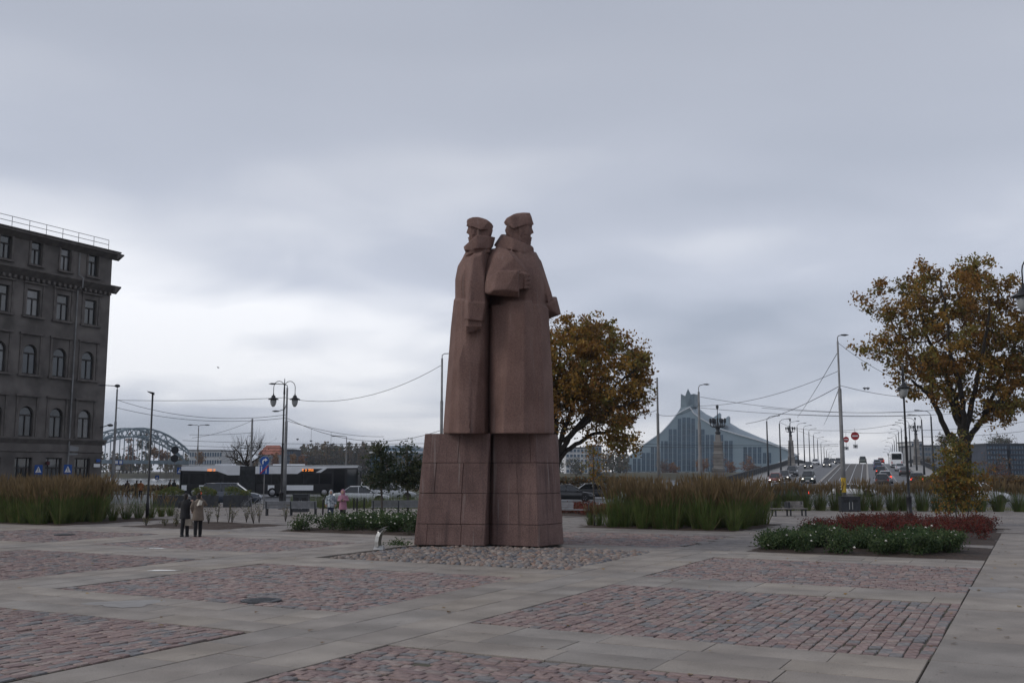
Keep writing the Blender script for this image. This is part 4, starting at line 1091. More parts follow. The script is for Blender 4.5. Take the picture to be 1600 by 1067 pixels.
for u, v, s in cands:
    if len(placed) > 3600: break
    gu, gv = int(u / .3), int(v / .3); ok = True
    for a in (-1, 0, 1):
        for b in (-1, 0, 1):
            for (uu, vv, s2) in grid.get((gu + a, gv + b), ()):
                if (uu - u) ** 2 + (vv - v) ** 2 < ((s + s2) * .80) ** 2: ok = False; break
            if not ok: break
        if not ok: break
    if ok: grid.setdefault((gu, gv), []).append((u, v, s)); placed.append((u, v, s))
placed.sort(key=lambda q: UV(q[0], q[1]).y)
rest = MB()
for i, (u, v, s) in enumerate(placed):
    p = UV(u, v, mound_z(u, v) - .035); ci = rp.choices(range(7), (22, 18, 14, 10, 14, 8, 14))[0]; me = PEBM[ci * 3 + rp.randrange(3)]
    sc = (s * rp.uniform(.95, 1.3), s * rp.uniform(.75, 1.0), s * rp.uniform(.5, .72)); a = rp.uniform(0, 6.28)
    if i < 300:
        o = link('river_stone', me, mroot, p); o.scale = sc; o.rotation_euler = (rp.uniform(-.2, .2), rp.uniform(-.2, .2), a)
    else:
        ca, sa = math.cos(a), math.sin(a)
        rest.add([(p.x + q.co.x * sc[0] * ca - q.co.y * sc[1] * sa, p.y + q.co.x * sc[0] * sa + q.co.y * sc[1] * ca, p.z + q.co.z * sc[2]) for q in me.vertices], [tuple(f.vertices) for f in me.polygons], ci)
tag(rest.build('river_stone', PEB, mroot, smooth=True), kind='stuff')
# ================================================================== TREES AND PLANTS
def leafcard(mb, c, s, r, mi, asp=.62):
    a = Vector((r.gauss(0, 1), r.gauss(0, 1), r.gauss(0, 1))).normalized()
    b = a.cross(Vector((r.gauss(0, 1), r.gauss(0, 1), r.gauss(0, 1)))).normalized()
    a = a * s; b = b * (s * asp); o = len(mb.v)
    mb.v.extend([tuple(c - a), tuple(c + b), tuple(c + a), tuple(c - b)]); mb.f.append((o, o + 1, o + 2, o + 3)); mb.m.append(mi)
def tree(label, D, base_px, base_y, lobes, limbs, trunk_r, leafm, nclump, per, leaf, spread, seed, name='oak_tree', group=None, bark='bark', depth=1.0, twig=.02, limb_r=None, zb=None, wts=None, fine=0):
    """lobes: (cx,cy,rx,ry) of the crown as seen, limbs: pixel polylines from the trunk; the crown is as deep as it is wide"""
    r = random.Random(seed); ppm = D / F
    b = P(base_px, 735, D); b.z = -.14 if zb is None else zb
    th = thing(name, label, 'tree', b, 0, group)
    cxm = sum(l[0] for l in lobes) / len(lobes); wmax = (max(l[0] + l[2] for l in lobes) - min(l[0] - l[2] for l in lobes)) / 2 * ppm
    wood = MB(); skel = []
    for li, lm in enumerate(limbs):
        pts = []; n = len(lm); dd = 0.0; sd = r.uniform(-1, 1) * depth
        for i, q in enumerate(lm):
            if i: dd += sd * wmax * .55 / max(1, n - 1)
            p = P(q[0], q[1], D + (dd if li else 0))
            pts.append(p)
        dense = []
        for i in range(len(pts) - 1):
            for k in range(4):
                t = k / 4; p = pts[i].lerp(pts[i + 1], t)
                if i or k: p = p + Vector((r.uniform(-1, 1), r.uniform(-1, 1), r.uniform(-1, 1))) * .012 * wmax
                dense.append(p)
        dense.append(pts[-1]); m = len(dense)
        r0 = (trunk_r if li == 0 else (limb_r or trunk_r * .55)); r1 = r0 * (.75 if li == 0 else .28)
        rad = [r0 + (r1 - r0) * i / (m - 1) for i in range(m)]
        if li == 0: rad[0] *= 1.35
        wood.tube(dense, rad, 8 if r0 > .1 else 5); skel += [(p, q) for p, q in zip(dense, rad)][(m // 3 if li else m - 2):]
    leaves = MB(); clumps = []; area = [l[2] * l[3] for l in lobes]
    tries = 0
    while len(clumps) < nclump and tries < nclump * 30:
        tries += 1
        l = r.choices(lobes, area)[0]
        # favour the outer shell of each lobe
        d = Vector((r.gauss(0, 1), r.gauss(0, 1), r.gauss(0, 1))).normalized() * (r.random() ** .42)
        px, py = l[0] + d.x * l[2], l[1] - d.z * l[3]
        dz = d.y * min(l[2], l[3] * 1.3) * ppm * depth * 1.15 + (0 if len(lobes) < 2 else r.uniform(-.2, .2) * wmax)
        p = P(px, py, D + dz)
        if p.z < .5: continue
        clumps.append(p)
    for p in clumps:
        # a twig from the nearest limb to the clump
        q, qr = min(skel, key=lambda s: (s[0] - p).length_squared + max(0, s[0].z - p.z) * 1.5)
        L = (p - q).length
        mid = q.lerp(p, .55) + Vector((r.uniform(-1, 1), r.uniform(-1, 1), r.uniform(-.3, .8))) * L * .10
        tr = max(twig, min(qr * .6, twig + L * .011))
        wood.tube([q, mid, p], [tr, tr * .7, tr * .3], 4, cap=False)
        if r.random() < .5: skel.append((mid, tr))
        base = r.choices(range(len(leafm)), wts)[0]; sc = spread * r.uniform(.7, 1.25); npl = int(per * r.uniform(.6, 1.3))
        subs = [p + Vector((r.gauss(0, 1), r.gauss(0, 1), r.gauss(0, .75))) * sc * .75 for _ in range(7)]
        for s_ in subs[:3]: wood.tube([p, s_], [twig * .6, twig * .3], 3, cap=False)
        for k in range(npl):
            s_ = subs[k % 7]
            c = s_ + Vector((r.gauss(0, 1), r.gauss(0, 1), r.gauss(0, .8))) * sc * .33
            mi = base if r.random() < .7 else r.randrange(len(leafm))
            leafcard(leaves, c, leaf * r.uniform(.65, 1.3), r, mi)
    for k in range(fine):             # bare fine twigs at the rim
        p = r.choice(clumps); e_ = p + (p - b).normalized() * spread * r.uniform(.8, 1.8) + Vector((r.gauss(0, .3), r.gauss(0, .3), r.gauss(0, .3))) * spread
        wood.tube([p, e_], [twig * .7, twig * .25], 3, cap=False)
    if leaves.v: leaves.build('crown', [M[k] for k in leafm], th, world=True)
    wood.build('trunk', M[bark], th, True, world=True)
    return th
oakm = ['oak_a', 'oak_b', 'oak_c', 'oak_d']
tree('large amber brown oak at the right with several rising trunks', 92, 1507, 775,
     [(1478, 500, 88, 90), (1388, 495, 42, 58), (1372, 552, 34, 32), (1530, 460, 52, 52), (1565, 540, 62, 90), (1470, 585, 70, 52), (1550, 630, 42, 32), (1592, 600, 44, 60), (1622, 520, 50, 80), (1420, 585, 30, 32), (1440, 450, 40, 40), (1520, 425, 22, 22), (1385, 445, 14, 14)],
     [[(1507, 778), (1508, 735), (1508, 690)], [(1504, 700), (1481, 676), (1465, 640), (1453, 617), (1432, 602), (1424, 593)], [(1506, 690), (1497, 660), (1481, 615), (1455, 597), (1429, 575), (1405, 530), (1392, 500)], [(1508, 690), (1506, 640), (1496, 590), (1485, 555), (1480, 500), (1470, 440)], [(1510, 695), (1522, 672), (1537, 648), (1556, 612), (1578, 560), (1595, 520)], [(1508, 680), (1516, 640), (1526, 590), (1540, 530), (1545, 470)], [(1504, 660), (1492, 620), (1470, 570), (1446, 520), (1435, 470)], [(1537, 648), (1570, 620), (1600, 590), (1625, 560)], [(1453, 617), (1457, 590), (1440, 560)]],
     .62, oakm, 290, 150, .15, .78, 41, limb_r=.30, twig=.022, wts=(4, 4, 2, 3), fine=60)
tree('broad amber oak rising behind the right side of the monument', 88, 866, 777,
     [(880, 560, 92, 70), (925, 540, 55, 45), (870, 640, 78, 55), (950, 610, 62, 50), (985, 590, 38, 50), (960, 660, 45, 40), (1005, 570, 18, 26), (900, 515, 30, 26), (985, 545, 18, 16), (815, 600, 70, 80), (770, 620, 50, 60), (975, 690, 18, 14)],
     [[(862, 778), (864, 745), (868, 715)], [(866, 725), (890, 700), (925, 680), (960, 672), (980, 680)], [(868, 715), (890, 680), (925, 640), (965, 600), (990, 580)], [(868, 710), (885, 660), (905, 600), (920, 545)], [(866, 705), (868, 640), (872, 570), (880, 520)], [(864, 705), (840, 650), (815, 600)], [(866, 720), (830, 690), (780, 650)], [(880, 690), (920, 655), (955, 640), (1000, 625)]],
     .55, oakm, 300, 160, .15, .78, 17, limb_r=.27, twig=.022, wts=(5, 3, 1, 4), fine=60)
dk = ['dk_a', 'dk_b']
tree('young dark leaved tree, left of the pair beside the monument', 59, 597, 802, [(594, 725, 18, 30), (596, 700, 11, 18), (590, 745, 20, 20), (604, 735, 16, 24), (597, 762, 14, 10)], [[(597, 803), (596, 770), (595, 700)], [(596, 765), (606, 740)], [(596, 765), (584, 742)]], .07, dk, 60, 42, .085, .34, 3, 'young_tree', 'young trees by the boulevard', 'bark2', twig=.012, limb_r=.03)
tree('young dark leaved tree, right of the pair, touching the monument outline', 60, 637, 802, [(637, 730, 18, 30), (635, 702, 10, 18), (631, 752, 18, 20), (648, 735, 15, 28)], [[(638, 803), (637, 770), (636, 700)], [(637, 765), (648, 738)], [(637, 765), (628, 742)]], .07, dk, 56, 40, .085, .34, 4, 'young_tree', 'young trees by the boulevard', 'bark2', twig=.012, limb_r=.03)
tree('thin young tree with sparse yellowing leaves beside the reed bed', 47, 929, 822, [(928, 720, 15, 30), (924, 700, 10, 14), (933, 745, 13, 14)], [[(929, 823), (928, 770), (927, 695)], [(928, 765), (936, 735)], [(928, 760), (921, 728)]], .04, ['yl_b', 'or_a', 'yl_a'], 36, 16, .06, .22, 6, 'slender_tree', None, 'bark2', twig=.01, limb_r=.016, fine=20)
tree('small bushy yellow green tree in front of the right oak trunk', 47.5, 1494, 822, [(1494, 720, 34, 34), (1478, 750, 30, 30), (1512, 748, 30, 32), (1494, 780, 34, 20), (1495, 695, 16, 16)], [[(1494, 823), (1494, 780), (1494, 705)], [(1488, 822), (1482, 780), (1476, 735)], [(1502, 822), (1508, 780), (1513, 730)], [(1482, 820), (1470, 770)], [(1508, 820), (1520, 765)]], .035, ['yl_a', 'yl_b', 'or_a', 'dk_b'], 140, 48, .066, .27, 8, 'small_tree', None, 'bark2', twig=.008, limb_r=.028, wts=(4, 5, 2, 1))
tree('bare dark branching tree behind the bus roof', 135, 384, 770, [(384, 708, 30, 18), (370, 715, 18, 12), (402, 702, 14, 12)], [[(384, 765), (385, 735), (384, 722)], [(384, 725), (372, 705), (362, 695)], [(384, 722), (388, 700), (384, 686)], [(385, 725), (400, 706), (410, 694)], [(384, 728), (366, 715), (352, 712)], [(385, 728), (402, 716), (414, 710)]], .22, ['far_a'], 46, 5, .12, 1.2, 12, 'bare_tree', None, 'bark', twig=.03, limb_r=.13, fine=160)
for i, (cx, cy, rx, ry, D, ms, lab) in enumerate([
    (204, 700, 8, 28, 640, ('or_a', 'or_b'), 'tall orange poplar seen through the railway arch'),
    (240, 708, 6, 10, 650, ('or_a', 'far_c'), 'low orange tree under the middle of the railway arch'),
    (254, 712, 9, 10, 655, ('or_a', 'or_b'), 'round orange tree under the right half of the railway arch'),
    (222, 692, 7, 20, 660, ('far_a', 'far_b'), 'tall bare brown tree beside the orange poplar'),
    (232, 690, 6, 22, 662, ('far_a', 'far_b'), 'slim bare tree at the centre of the railway arch'),
    (312, 715, 4, 9, 600, ('or_a', 'far_c'), 'small orange tree before the long pale office block'),
    (430, 718, 4, 12, 600, ('or_a', 'or_b'), 'orange tree before the red roofed house'),
    (459, 720, 5, 10, 600, ('or_a', 'far_c'), 'orange tree left of the brown treeline'),
    (472, 720, 5, 9, 602, ('or_a', 'or_b'), 'second orange tree left of the brown treeline'),
    (1036, 728, 11, 12, 730, ('or_b', 'far_a'), 'russet tree before the left half of the library'),
    (1052, 731, 8, 9, 728, ('or_a', 'or_b'), 'small russet tree before the library windows'),
    (1097, 724, 10, 15, 730, ('or_b', 'or_a'), 'tall russet tree before the library middle'),
    (1122, 727, 13, 13, 732, ('or_b', 'far_a'), 'broad russet tree left of the stone lamp pylon'),
    (1142, 729, 9, 10, 729, ('or_b', 'or_a'), 'low russet tree touching the stone lamp pylon'),
    (1167, 726, 9, 14, 731, ('or_a', 'or_b'), 'orange russet tree right of the stone lamp pylon'),
    (1180, 733, 8, 8, 727, ('or_b', 'far_a'), 'low russet shrub tree by the bridge railing'),
    (1478, 686, 14, 14, 330, ('far_a',), 'bare brown tree left of the big right oak trunks'),
    (1560, 690, 22, 9, 500, ('far_a', 'far_b'), 'bare treetops showing over the dark navy block'),
    (1556, 735, 26, 22, 300, ('far_a', 'or_b'), 'brown leafless tree in front of the dark navy block'),
    (900, 728, 14, 14, 560, ('far_a', 'far_b'), 'brown tree under the pale glazed apartments'),
    (1448, 728, 10, 14, 300, ('far_a', 'far_c'), 'brown bush tree right of the bridge end')]):
    tree(lab, D, cx, cy + ry + 4, [(cx, cy, rx, ry), (cx + rx * .3, cy + ry * .3, rx * .8, ry * .6)], [[(cx, cy + ry + 3 + 6), (cx, cy + ry * .5), (cx, cy - ry * .4)]], .25, list(ms), 34, 34, .42 if D > 400 else .25, max(1.0, rx * D / F * .30), 60 + i, 'autumn_tree', 'autumn trees across the river', 'bark', twig=.06, limb_r=.1, zb=.8 if D > 250 else -.14)
# the far woods: one mass of small crowns along the opposite bank
wd = MB(); r = random.Random(77)
def wood_run(px0, px1, D0_, D1_, h0, h1, n, mix):
    for k in range(n):
        px = r.uniform(px0, px1); D = r.uniform(D0_, D1_); hh = r.uniform(h0, h1); c0 = P(px, 735, D); mi0 = r.choices(range(3), mix)[0]
        wd.tube([(c0.x, D, .5), (c0.x + r.uniform(-.5, .5), D, hh * .95)], [.25, .05], 4, 3)
        for j in range(60):
            t = r.random() ** .8; rad = hh * .26 * (1.15 - t) * r.uniform(.3, 1)
            a = r.uniform(0, 6.28)
            leafcard(wd, Vector((c0.x + rad * math.cos(a), D + rad * math.sin(a), .8 + hh * (.12 + .88 * t))), r.uniform(.5, 1.2), r, mi0 if r.random() < .75 else r.randrange(3))
wood_run(470, 605, 690, 760, 11, 22, 260, (5, 3, 2))
wood_run(600, 690, 640, 720, 8, 15, 60, (3, 5, 2))
wood_run(160, 300, 700, 760, 8, 16, 70, (4, 3, 3))
wood_run(300, 480, 680, 740, 5, 10, 70, (4, 3, 2))
wood_run(930, 985, 690, 760, 10, 18, 40, (4, 3, 3))
wood_run(985, 1250, 860, 900, 5, 11, 90, (4, 3, 3))
wood_run(1425, 1700, 640, 740, 7, 12, 220, (4, 3, 2))
wood_run(-40, 160, 690, 760, 10, 18, 40, (4, 3, 2))
wood_run(700, 930, 690, 760, 10, 16, 70, (4, 3, 2))
tag(wd.build('far_woods', [M['far_a'], M['far_b'], M['far_c'], M['bark']]), 'hazy brown and olive woods along the far river bank', 'woods', kind='stuff')
hz_ = MB()
def hedge_run(name, label, a, b, wdt, hgt, ms, n, seed, ls=.09):
    mb = MB(); r = random.Random(seed)
    for k in range(n):
        t = r.random(); p = Vector(a).lerp(Vector(b), t)
        q = p + Vector((r.gauss(0, wdt * .3), r.gauss(0, wdt * .3), r.random() ** .6 * hgt * r.uniform(.75, 1.08)))
        leafcard(mb, q, r.uniform(.6, 1.3) * ls, r, r.randrange(len(ms)))
    tag(mb.build(name, [M[k] for k in ms]), label, 'hedge', kind='stuff')
hedge_run('hedge', 'low brown hedge before the river behind the dark parked cars', (P(850, 735, 116).x, 116, -.1), (P(1000, 735, 116).x, 116, -.1), 1.2, 1.9, ['far_a', 'far_b', 'oak_c'], 4500, 1, .13)
hedge_run('hedge', 'rough brown scrub on the river edge at the left', (P(150, 735, 128).x, 128, -.1), (P(470, 735, 132).x, 132, -.1), 2.2, .8, ['far_a', 'far_b', 'oak_c'], 6500, 2, .16)
hedge_run('hedge', 'brown scrub and shrubs beyond the road at far right', (P(1440, 735, 120).x, 120, -.1), (P(1680, 735, 116).x, 116, -.1), 2.5, 2.0, ['far_a', 'far_c', 'oak_c'], 7500, 3, .16)
hedge_run('hedge', 'olive hedge behind the two young trees', (P(560, 735, 114).x, 114, -.1), (P(700, 735, 114).x, 114, -.1), 1.4, 2.2, ['far_b', 'dk_b', 'oak_c'], 3500, 4, .13)
# low promenade wall between road and river at the right
mw = MB(); mw.box((P(1540, 735, 124).x, 124, .35), (44, .5, 1.0)); tag(mw.build('promenade_wall', M['embank']), 'low grey stone wall beyond the road at far right', 'wall')

# ---- reed grass
def reed_clump(mb, c, h, rad, n, r, plume=.55, green=.5):
    for k in range(n):
        a = r.uniform(0, 6.283); q = r.random() ** .6 * rad
        p = c + Vector((math.cos(a) * q, math.sin(a) * q, 0)); lean = Vector((math.cos(a), math.sin(a), 0)) * (q / rad * .18 + abs(r.gauss(0, .10))) * h
        hh = h * r.uniform(.72, 1.05); isp = r.random() < plume
        if not isp: hh *= r.uniform(.42, .72); lean = lean * 1.3
        wdt = r.uniform(.006, .011); sd = Vector((math.sin(a + r.uniform(-1, 1)), math.cos(a), 0)) * wdt
        m1 = p + lean * .35 + Vector((0, 0, hh * .55)); tp = p + lean + Vector((0, 0, hh))
        mi = r.choices((0, 1, 2), (7, 3, 1) if not isp else (6, 4, 1))[0]
        o = len(mb.v)
        mb.v.extend([tuple(p - sd), tuple(p + sd), tuple(m1 + sd * .8), tuple(m1 - sd * .8), tuple(tp)])
        mb.f += [(o, o + 1, o + 2, o + 3), (o + 3, o + 2, o + 4)]; mb.m += [mi, mi]
        if isp:
            pl = r.uniform(.16, .30) * h; b0 = m1.lerp(tp, max(0.05, 1 - pl / max(.1, hh * .45)))
            for s in range(2):
                pw = Vector((r.uniform(-1, 1), r.uniform(-1, 1), 0)).normalized() * r.uniform(.018, .034)
                o = len(mb.v); mb.v.extend([tuple(b0), tuple(b0.lerp(tp, .45) + pw), tuple(tp + (tp - b0) * .1), tuple(b0.lerp(tp, .5) - pw)])
                mb.f.append((o, o + 1, o + 2, o + 3)); mb.m.append(3)
RM = [M['grass_a'], M['grass_b'], M['grass_c'], M['plume']]
def reed_bed(label, rect, n, h, per, seed, edge=None):
    mb = MB(); r = random.Random(seed); u0, u1, v0, v1 = rect; nu = max(1, int((u1 - u0) / .70)); nv = int((v1 - v0) / .70)
    for i in range(nu):
        for j in range(nv):
            u = u0 + (i + .5 + r.uniform(-.25, .25)) * (u1 - u0) / nu; v = v0 + (j + .5 + r.uniform(-.25, .25)) * (v1 - v0) / nv
            if edge and not edge(u, v, r): continue
            if r.random() < .06: continue
            reed_clump(mb, UV(u, v, .02), h * r.uniform(.72, 1.1), r.uniform(.2, .34), int(per * r.uniform(.55, 1.2)), r, plume=r.uniform(.2, .5))
    tag(mb.build('reed_bed', RM), label, 'ornamental grass', kind='stuff')
reed_bed('tall dense ornamental grass with brown plumes right of the monument', (42.2, 48.8, -17.6, -11.4), 0, 2.2, 165, 5)
reed_bed('tall dense ornamental grass with brown plumes before the stone building', (32.3, 39.0, -50.5, -41.3), 0, 2.15, 165, 6, lambda u, v, r: 800 + F * UV(u, v).x / UV(u, v).y < 168)
def tuft(label, px, D, h, group, seed, per=240, rad=.26, py=None, pl=.38):
    r = random.Random(seed); mb = MB(); c = G(px, py) if py else Vector((P(px, 735, D).x, D, 0)); c.z = .0
    reed_clump(mb, c, h, rad, per, r, plume=pl); o = mb.build('grass_tuft', RM, None, world=True, loc=c)
    tag(o, label, 'ornamental grass', group)
gl = 'grass tufts ending the left grass bed'
for i, (px, py, h) in enumerate([(176, 814, 2.0), (197, 812, 1.9), (216, 811, 1.85), (236, 809, 1.8), (252, 807, 1.3), (266, 806, 1.15)]):
    tuft(['first green grass tuft right of the left grass bed', 'second green grass tuft right of the left grass bed', 'grass tuft just left of the slim black lamp', 'grass tuft just right of the slim black lamp', 'short grass tuft before the dark planter box', 'lowest grass tuft nearest the standing couple'][i], px, 0, h, gl, 30 + i, 130, .15, py, .15)
gr_ = 'grass tufts along the kerb at the right'
TUFTL = ['leftmost grass tuft of the kerb row, beside the low bench end', 'grass tuft behind the left half of the low bench', 'grass tuft behind the right half of the low bench', 'first grass tuft right of the low bench', 'second grass tuft right of the low bench', 'grass tuft touching the left side of the double litter bin', 'grass tuft touching the right side of the double litter bin', 'grass tuft below the white sports car', 'grass tuft just left of the black lantern pole', 'grass tuft right behind the black lantern pole', 'first grass tuft right of the black lantern pole', 'grass tuft left of the small yellow green tree', 'grass tuft at the left edge of the small yellow green tree', 'grass tuft directly behind the small yellow green tree trunks', 'grass tuft at the right edge of the small yellow green tree', 'grass tuft below the bonnet of the white car at right', 'rightmost grass tuft of the kerb row']
for i, px in enumerate([1192, 1211, 1232, 1256, 1279, 1303, 1345, 1367, 1392, 1410, 1438, 1462, 1482, 1505, 1528, 1556, 1588]):
    tuft(TUFTL[i], px, 65.5 - (px - 1190) * .006, random.Random(i).uniform(1.6, 2.2), gr_, 50 + i, 300, .30)
for i, (px, py) in enumerate([(924, 820), (938, 822)]):
    tuft(['short grass tuft at the foot of the slender tree', 'short grass tuft left of the right grass bed'][i], px, 0, 1.0, None, 80 + i, 130, .18, py)
# greenery strip at the kerb
st = MB(); r = random.Random(9)
for k in range(5200):
    px = r.uniform(1180, 1640); D = r.uniform(64.3, 68.5); p = Vector((P(px, 735, D).x, D, -.03)); s = r.uniform(.05, .22)
    a = r.uniform(0, 6.28); q = Vector((math.cos(a), math.sin(a), 0)) * .012; st.add([p - q, p + q, p + q * r.uniform(-4, 4) + Vector((0, 0, s))], [(0, 1, 2)], r.randrange(3))
tag(st.build('verge_grass', [M['grass_a'], M['grass_b'], M['yl_b']]), 'low green verge grass between the right tufts', 'grass', kind='stuff')
vs_ = MB(); vs_.add([(P(x, 735, d).x, d, -.03) for x, d in ((1170, 64.5), (1700, 62.0), (1700, 68.0), (1170, 70.0))], [(0, 1, 2, 3)]); structure('verge', vs_, M['soil'])
st2 = MB()
for k in range(4200):
    px = r.uniform(455, 690); D = r.uniform(68, 74); p = Vector((P(px, 735, D).x, D, -.03)); s = r.uniform(.3, 1.15)
    a = r.uniform(0, 6.28); q = Vector((math.cos(a), math.sin(a), 0)) * .012; st2.add([p - q, p + q, p + q * r.uniform(-12, 12) + Vector((0, 0, s))], [(0, 1, 2)], r.randrange(3))
tag(st2.build('verge_grass', [M['grass_a'], M['dk_b'], M['grass_b']]), 'dark green planting strip behind the women and the young trees', 'grass', kind='stuff')
vs_ = MB(); vs_.add([(P(x, 735, d).x, d, -.03) for x, d in ((440, 67.5), (700, 66.5), (700, 73), (440, 74.5))], [(0, 1, 2, 3)]); structure('verge', vs_, M['soil'])

# ---- rose beds and barberry
def shrub_bed(name, label, rect, n, h, ms, ls, seed, flowers=0, fm='rose_w', cat='flower bed', dome=.35, extra=None):
    r = random.Random(seed); u0, u1, v0, v1 = rect; lv = MB(); st = MB(); fl = MB(); nb = max(8, int((u1 - u0) * (v1 - v0) * 2.1)); bushes = []
    for k in range(nb):
        u, v = r.uniform(u0 + .2, u1 - .2), r.uniform(v0 + .25, v1 - .25); hh = h * r.uniform(.72, 1.12)
        if extra: hh *= extra(u, v)
        bushes.append((u, v, hh))
    per = n // nb
    for u, v, hh in bushes:
        c = UV(u, v, .03)
        for s in range(5):
            a = r.uniform(0, 6.28); e_ = c + Vector((math.cos(a) * .3, math.sin(a) * .3, hh * r.uniform(.7, 1))); st.tube([c, c.lerp(e_, .5) + Vector((r.uniform(-.05, .05), r.uniform(-.05, .05), .06)), e_], [.009, .006, .003], 3, cap=False)
            base = r.choices(range(len(ms)), [3, 2, 1][:len(ms)])[0]
            for k in range(per // 5):
                t = r.random() ** .6; p = c.lerp(e_, t) + Vector((r.gauss(0, .13), r.gauss(0, .13), r.gauss(0, .06)))
                if p.z < .02: p.z = .03
                leafcard(lv, p, ls * r.uniform(.6, 1.3), r, base if r.random() < .65 else r.randrange(len(ms)))
            if flowers and r.random() < flowers:
                p = e_ + Vector((r.gauss(0, .12), r.gauss(0, .12), r.uniform(-.22, .09))); fr = r.uniform(.03, .052)
                fl.hull([p + Vector((math.cos(q * 1.256) * fr, math.sin(q * 1.256) * fr, (q % 2) * .012)) for q in range(5)] + [p + Vector((0, 0, fr * .9)), p - Vector((0, 0, fr * .5))])
    th = lv.build(name, [M[k] for k in ms]); tag(th, label, cat, kind='stuff')
    tag(st.build('stems', M['bark2'], th), kind='stuff')
    if fl.v: tag(fl.build('blossoms', M[fm], th), kind='stuff')
shrub_bed('rose_bed', 'green rose bushes with many white blossoms left of the monument', (33.7, 39.2, -28.6, -19.8), 30000, .78, ['rose_a', 'rose_b'], .045, 1, .75, extra=lambda u, v: .45 + .55 * min(1, (v + 28.9) / 1.6))
shrub_bed('rose_bed', 'green rose bushes with few white blossoms at the right paving edge', (32.2, 37.0, -8.4, -2.1), 34000, .66, ['rose_a', 'rose_b'], .042, 2, .24, extra=lambda u, v: .55 + .45 * min(1, (v + 8.5) / 1.5))
shrub_bed('barberry_bed', 'low dark red barberry shrubs behind the right rose bushes', (39.2, 50.0, -8.4, -1.6), 36000, .62, ['barb_a', 'barb_b', 'barb_c'], .04, 3, 0, cat='shrubs')
shrub_bed('barberry_bed', 'bright red low shrubs behind the bench right of the monument', (52.4, 59.5, -27.0, -19.8), 16000, .55, ['barb_a', 'barb_c'], .05, 4, 0, cat='shrubs')
gb = 'thin half bare shrubs in the mulch bed'
r = random.Random(15); SHL = ['twiggy shrub directly left of the standing couple', 'twiggy shrub just right of the beige coat', 'second twiggy shrub right of the beige coat', 'taller twiggy shrub below the car bonnet', 'thin twiggy shrub overlapping the taller one below the bonnet', 'pale twiggy shrub left of the bicycle front wheel', 'full twiggy shrub in front of the bicycle', 'twiggy shrub in front of the bicycle rear wheel', 'twiggy shrub before the middle of the long left bench', 'smallest shrub at the left tip of the mulch bed', 'low shrub midway between bed tip and couple', 'low shrub touching the black coat', 'low shrub at the right tip of the mulch bed']
for i, (px, py, h) in enumerate([(276, 818, .9), (326, 819, .85), (340, 818, 1.0), (357, 817, 1.05), (362, 818, .8), (385, 816, .9), (396, 818, 1.05), (405, 817, .95), (446, 815, .95), (228, 822, .45), (258, 822, .4), (275, 823, .4), (464, 822, .5)]):
    c = G(px, py); c.z = .03; mb = MB(); lv = MB()
    th = thing('bare_shrub', SHL[i], 'shrub', c, 0, gb)
    for k in range(9):
        a = r.uniform(0, 6.28); e_ = Vector((math.cos(a) * r.uniform(.05, .3), math.sin(a) * r.uniform(.05, .3), h * r.uniform(.6, 1.05)))
        mb.tube([(0, 0, -.05), e_ * .5 + Vector((0, 0, .05)), e_], [.01, .008, .004], 3, cap=False)
        for q in range(10): leafcard(lv, e_ * r.uniform(.35, 1.0) + Vector((r.gauss(0, .05), r.gauss(0, .05), r.gauss(0, .04))), r.uniform(.02, .042), r, r.randrange(3))
    mb.build('stems', M['bark2'], th); lv.build('leaves', [M['grass_b'], M['dk_b'], M['grass_c']], th)
c = G(622, 855); c.z = .08; mb = MB()
for k in range(260): leafcard(mb, Vector((r.gauss(0, .2), r.gauss(0, .15), abs(r.gauss(0, .09)))), .035, r, r.randrange(2))
tag(mb.build('weed_plant', [M['rose_a'], M['rose_b']], loc=c), 'small green weed growing at the left edge of the stone mound', 'plant')
# ================================================================== LAMPS, POLES, WIRES
def lantern(parent, x, y, z, s=1.0):
    """hat shaped cast shade with a tapering glass below"""
    h = MB(); h.lathe([(.03, .34), (.05, .22), (.12, .18), (.15, .06), (.34, -.04), (.36, -.09), (.24, -.10)], (x, y, z), 12)
    o = h.build('lamp_shade', M['black'], parent, True)
    g = MB(); g.lathe([(.20, -.10), (.215, -.22), (.17, -.42), (.08, -.56), (.01, -.58)], (x, y, z), 10); g.build('lamp_glass', M['lampglass'], o, True)
def double_lantern(label, loc, rz, hgt=8.7):
    th = thing('street_lamp', label, 'street lamp', loc, rz)
    p = MB(); p.lathe([(.20, 0), (.20, .25), (.15, .32), (.145, 1.05), (.17, 1.1), (.10, 1.2), (.075, 1.3), (.07, 4.3), (.085, 4.35), (.06, 4.45), (.05, hgt - 1.0), (.07, hgt - .95), (.045, hgt - .4), (.02, hgt + .1)], (0, 0, 0), 10); p.build('pole', M['black'], th, True)
    for s in (-1, 1):
        a = MB(); pts = [(s * .04, 0, hgt - .9)] + [(s * (.36 - .36 * math.cos(t)), 0, hgt - .5 + .42 * math.sin(t)) for t in [math.pi * k / 8 for k in range(9)]] + [(s * .72, 0, hgt - .95)]
        a.tube(pts, .024, 5); ar = a.build('arm', M['black'], th, True); lantern(ar, s * .72, 0, hgt - 1.25)
    return th
double_lantern('tall black double lantern pole behind the left bench', (G(439, 795).x, 67.6, -.04), R(4))
double_lantern('black double lantern pole standing in the barberry bed at right', (21.9, 55.6, 0), R(72), 8.4)
double_lantern('black double lantern whose shade just shows at the right frame edge', (P(1651, 735, 31).x, 31, 0), R(8), 9.3)
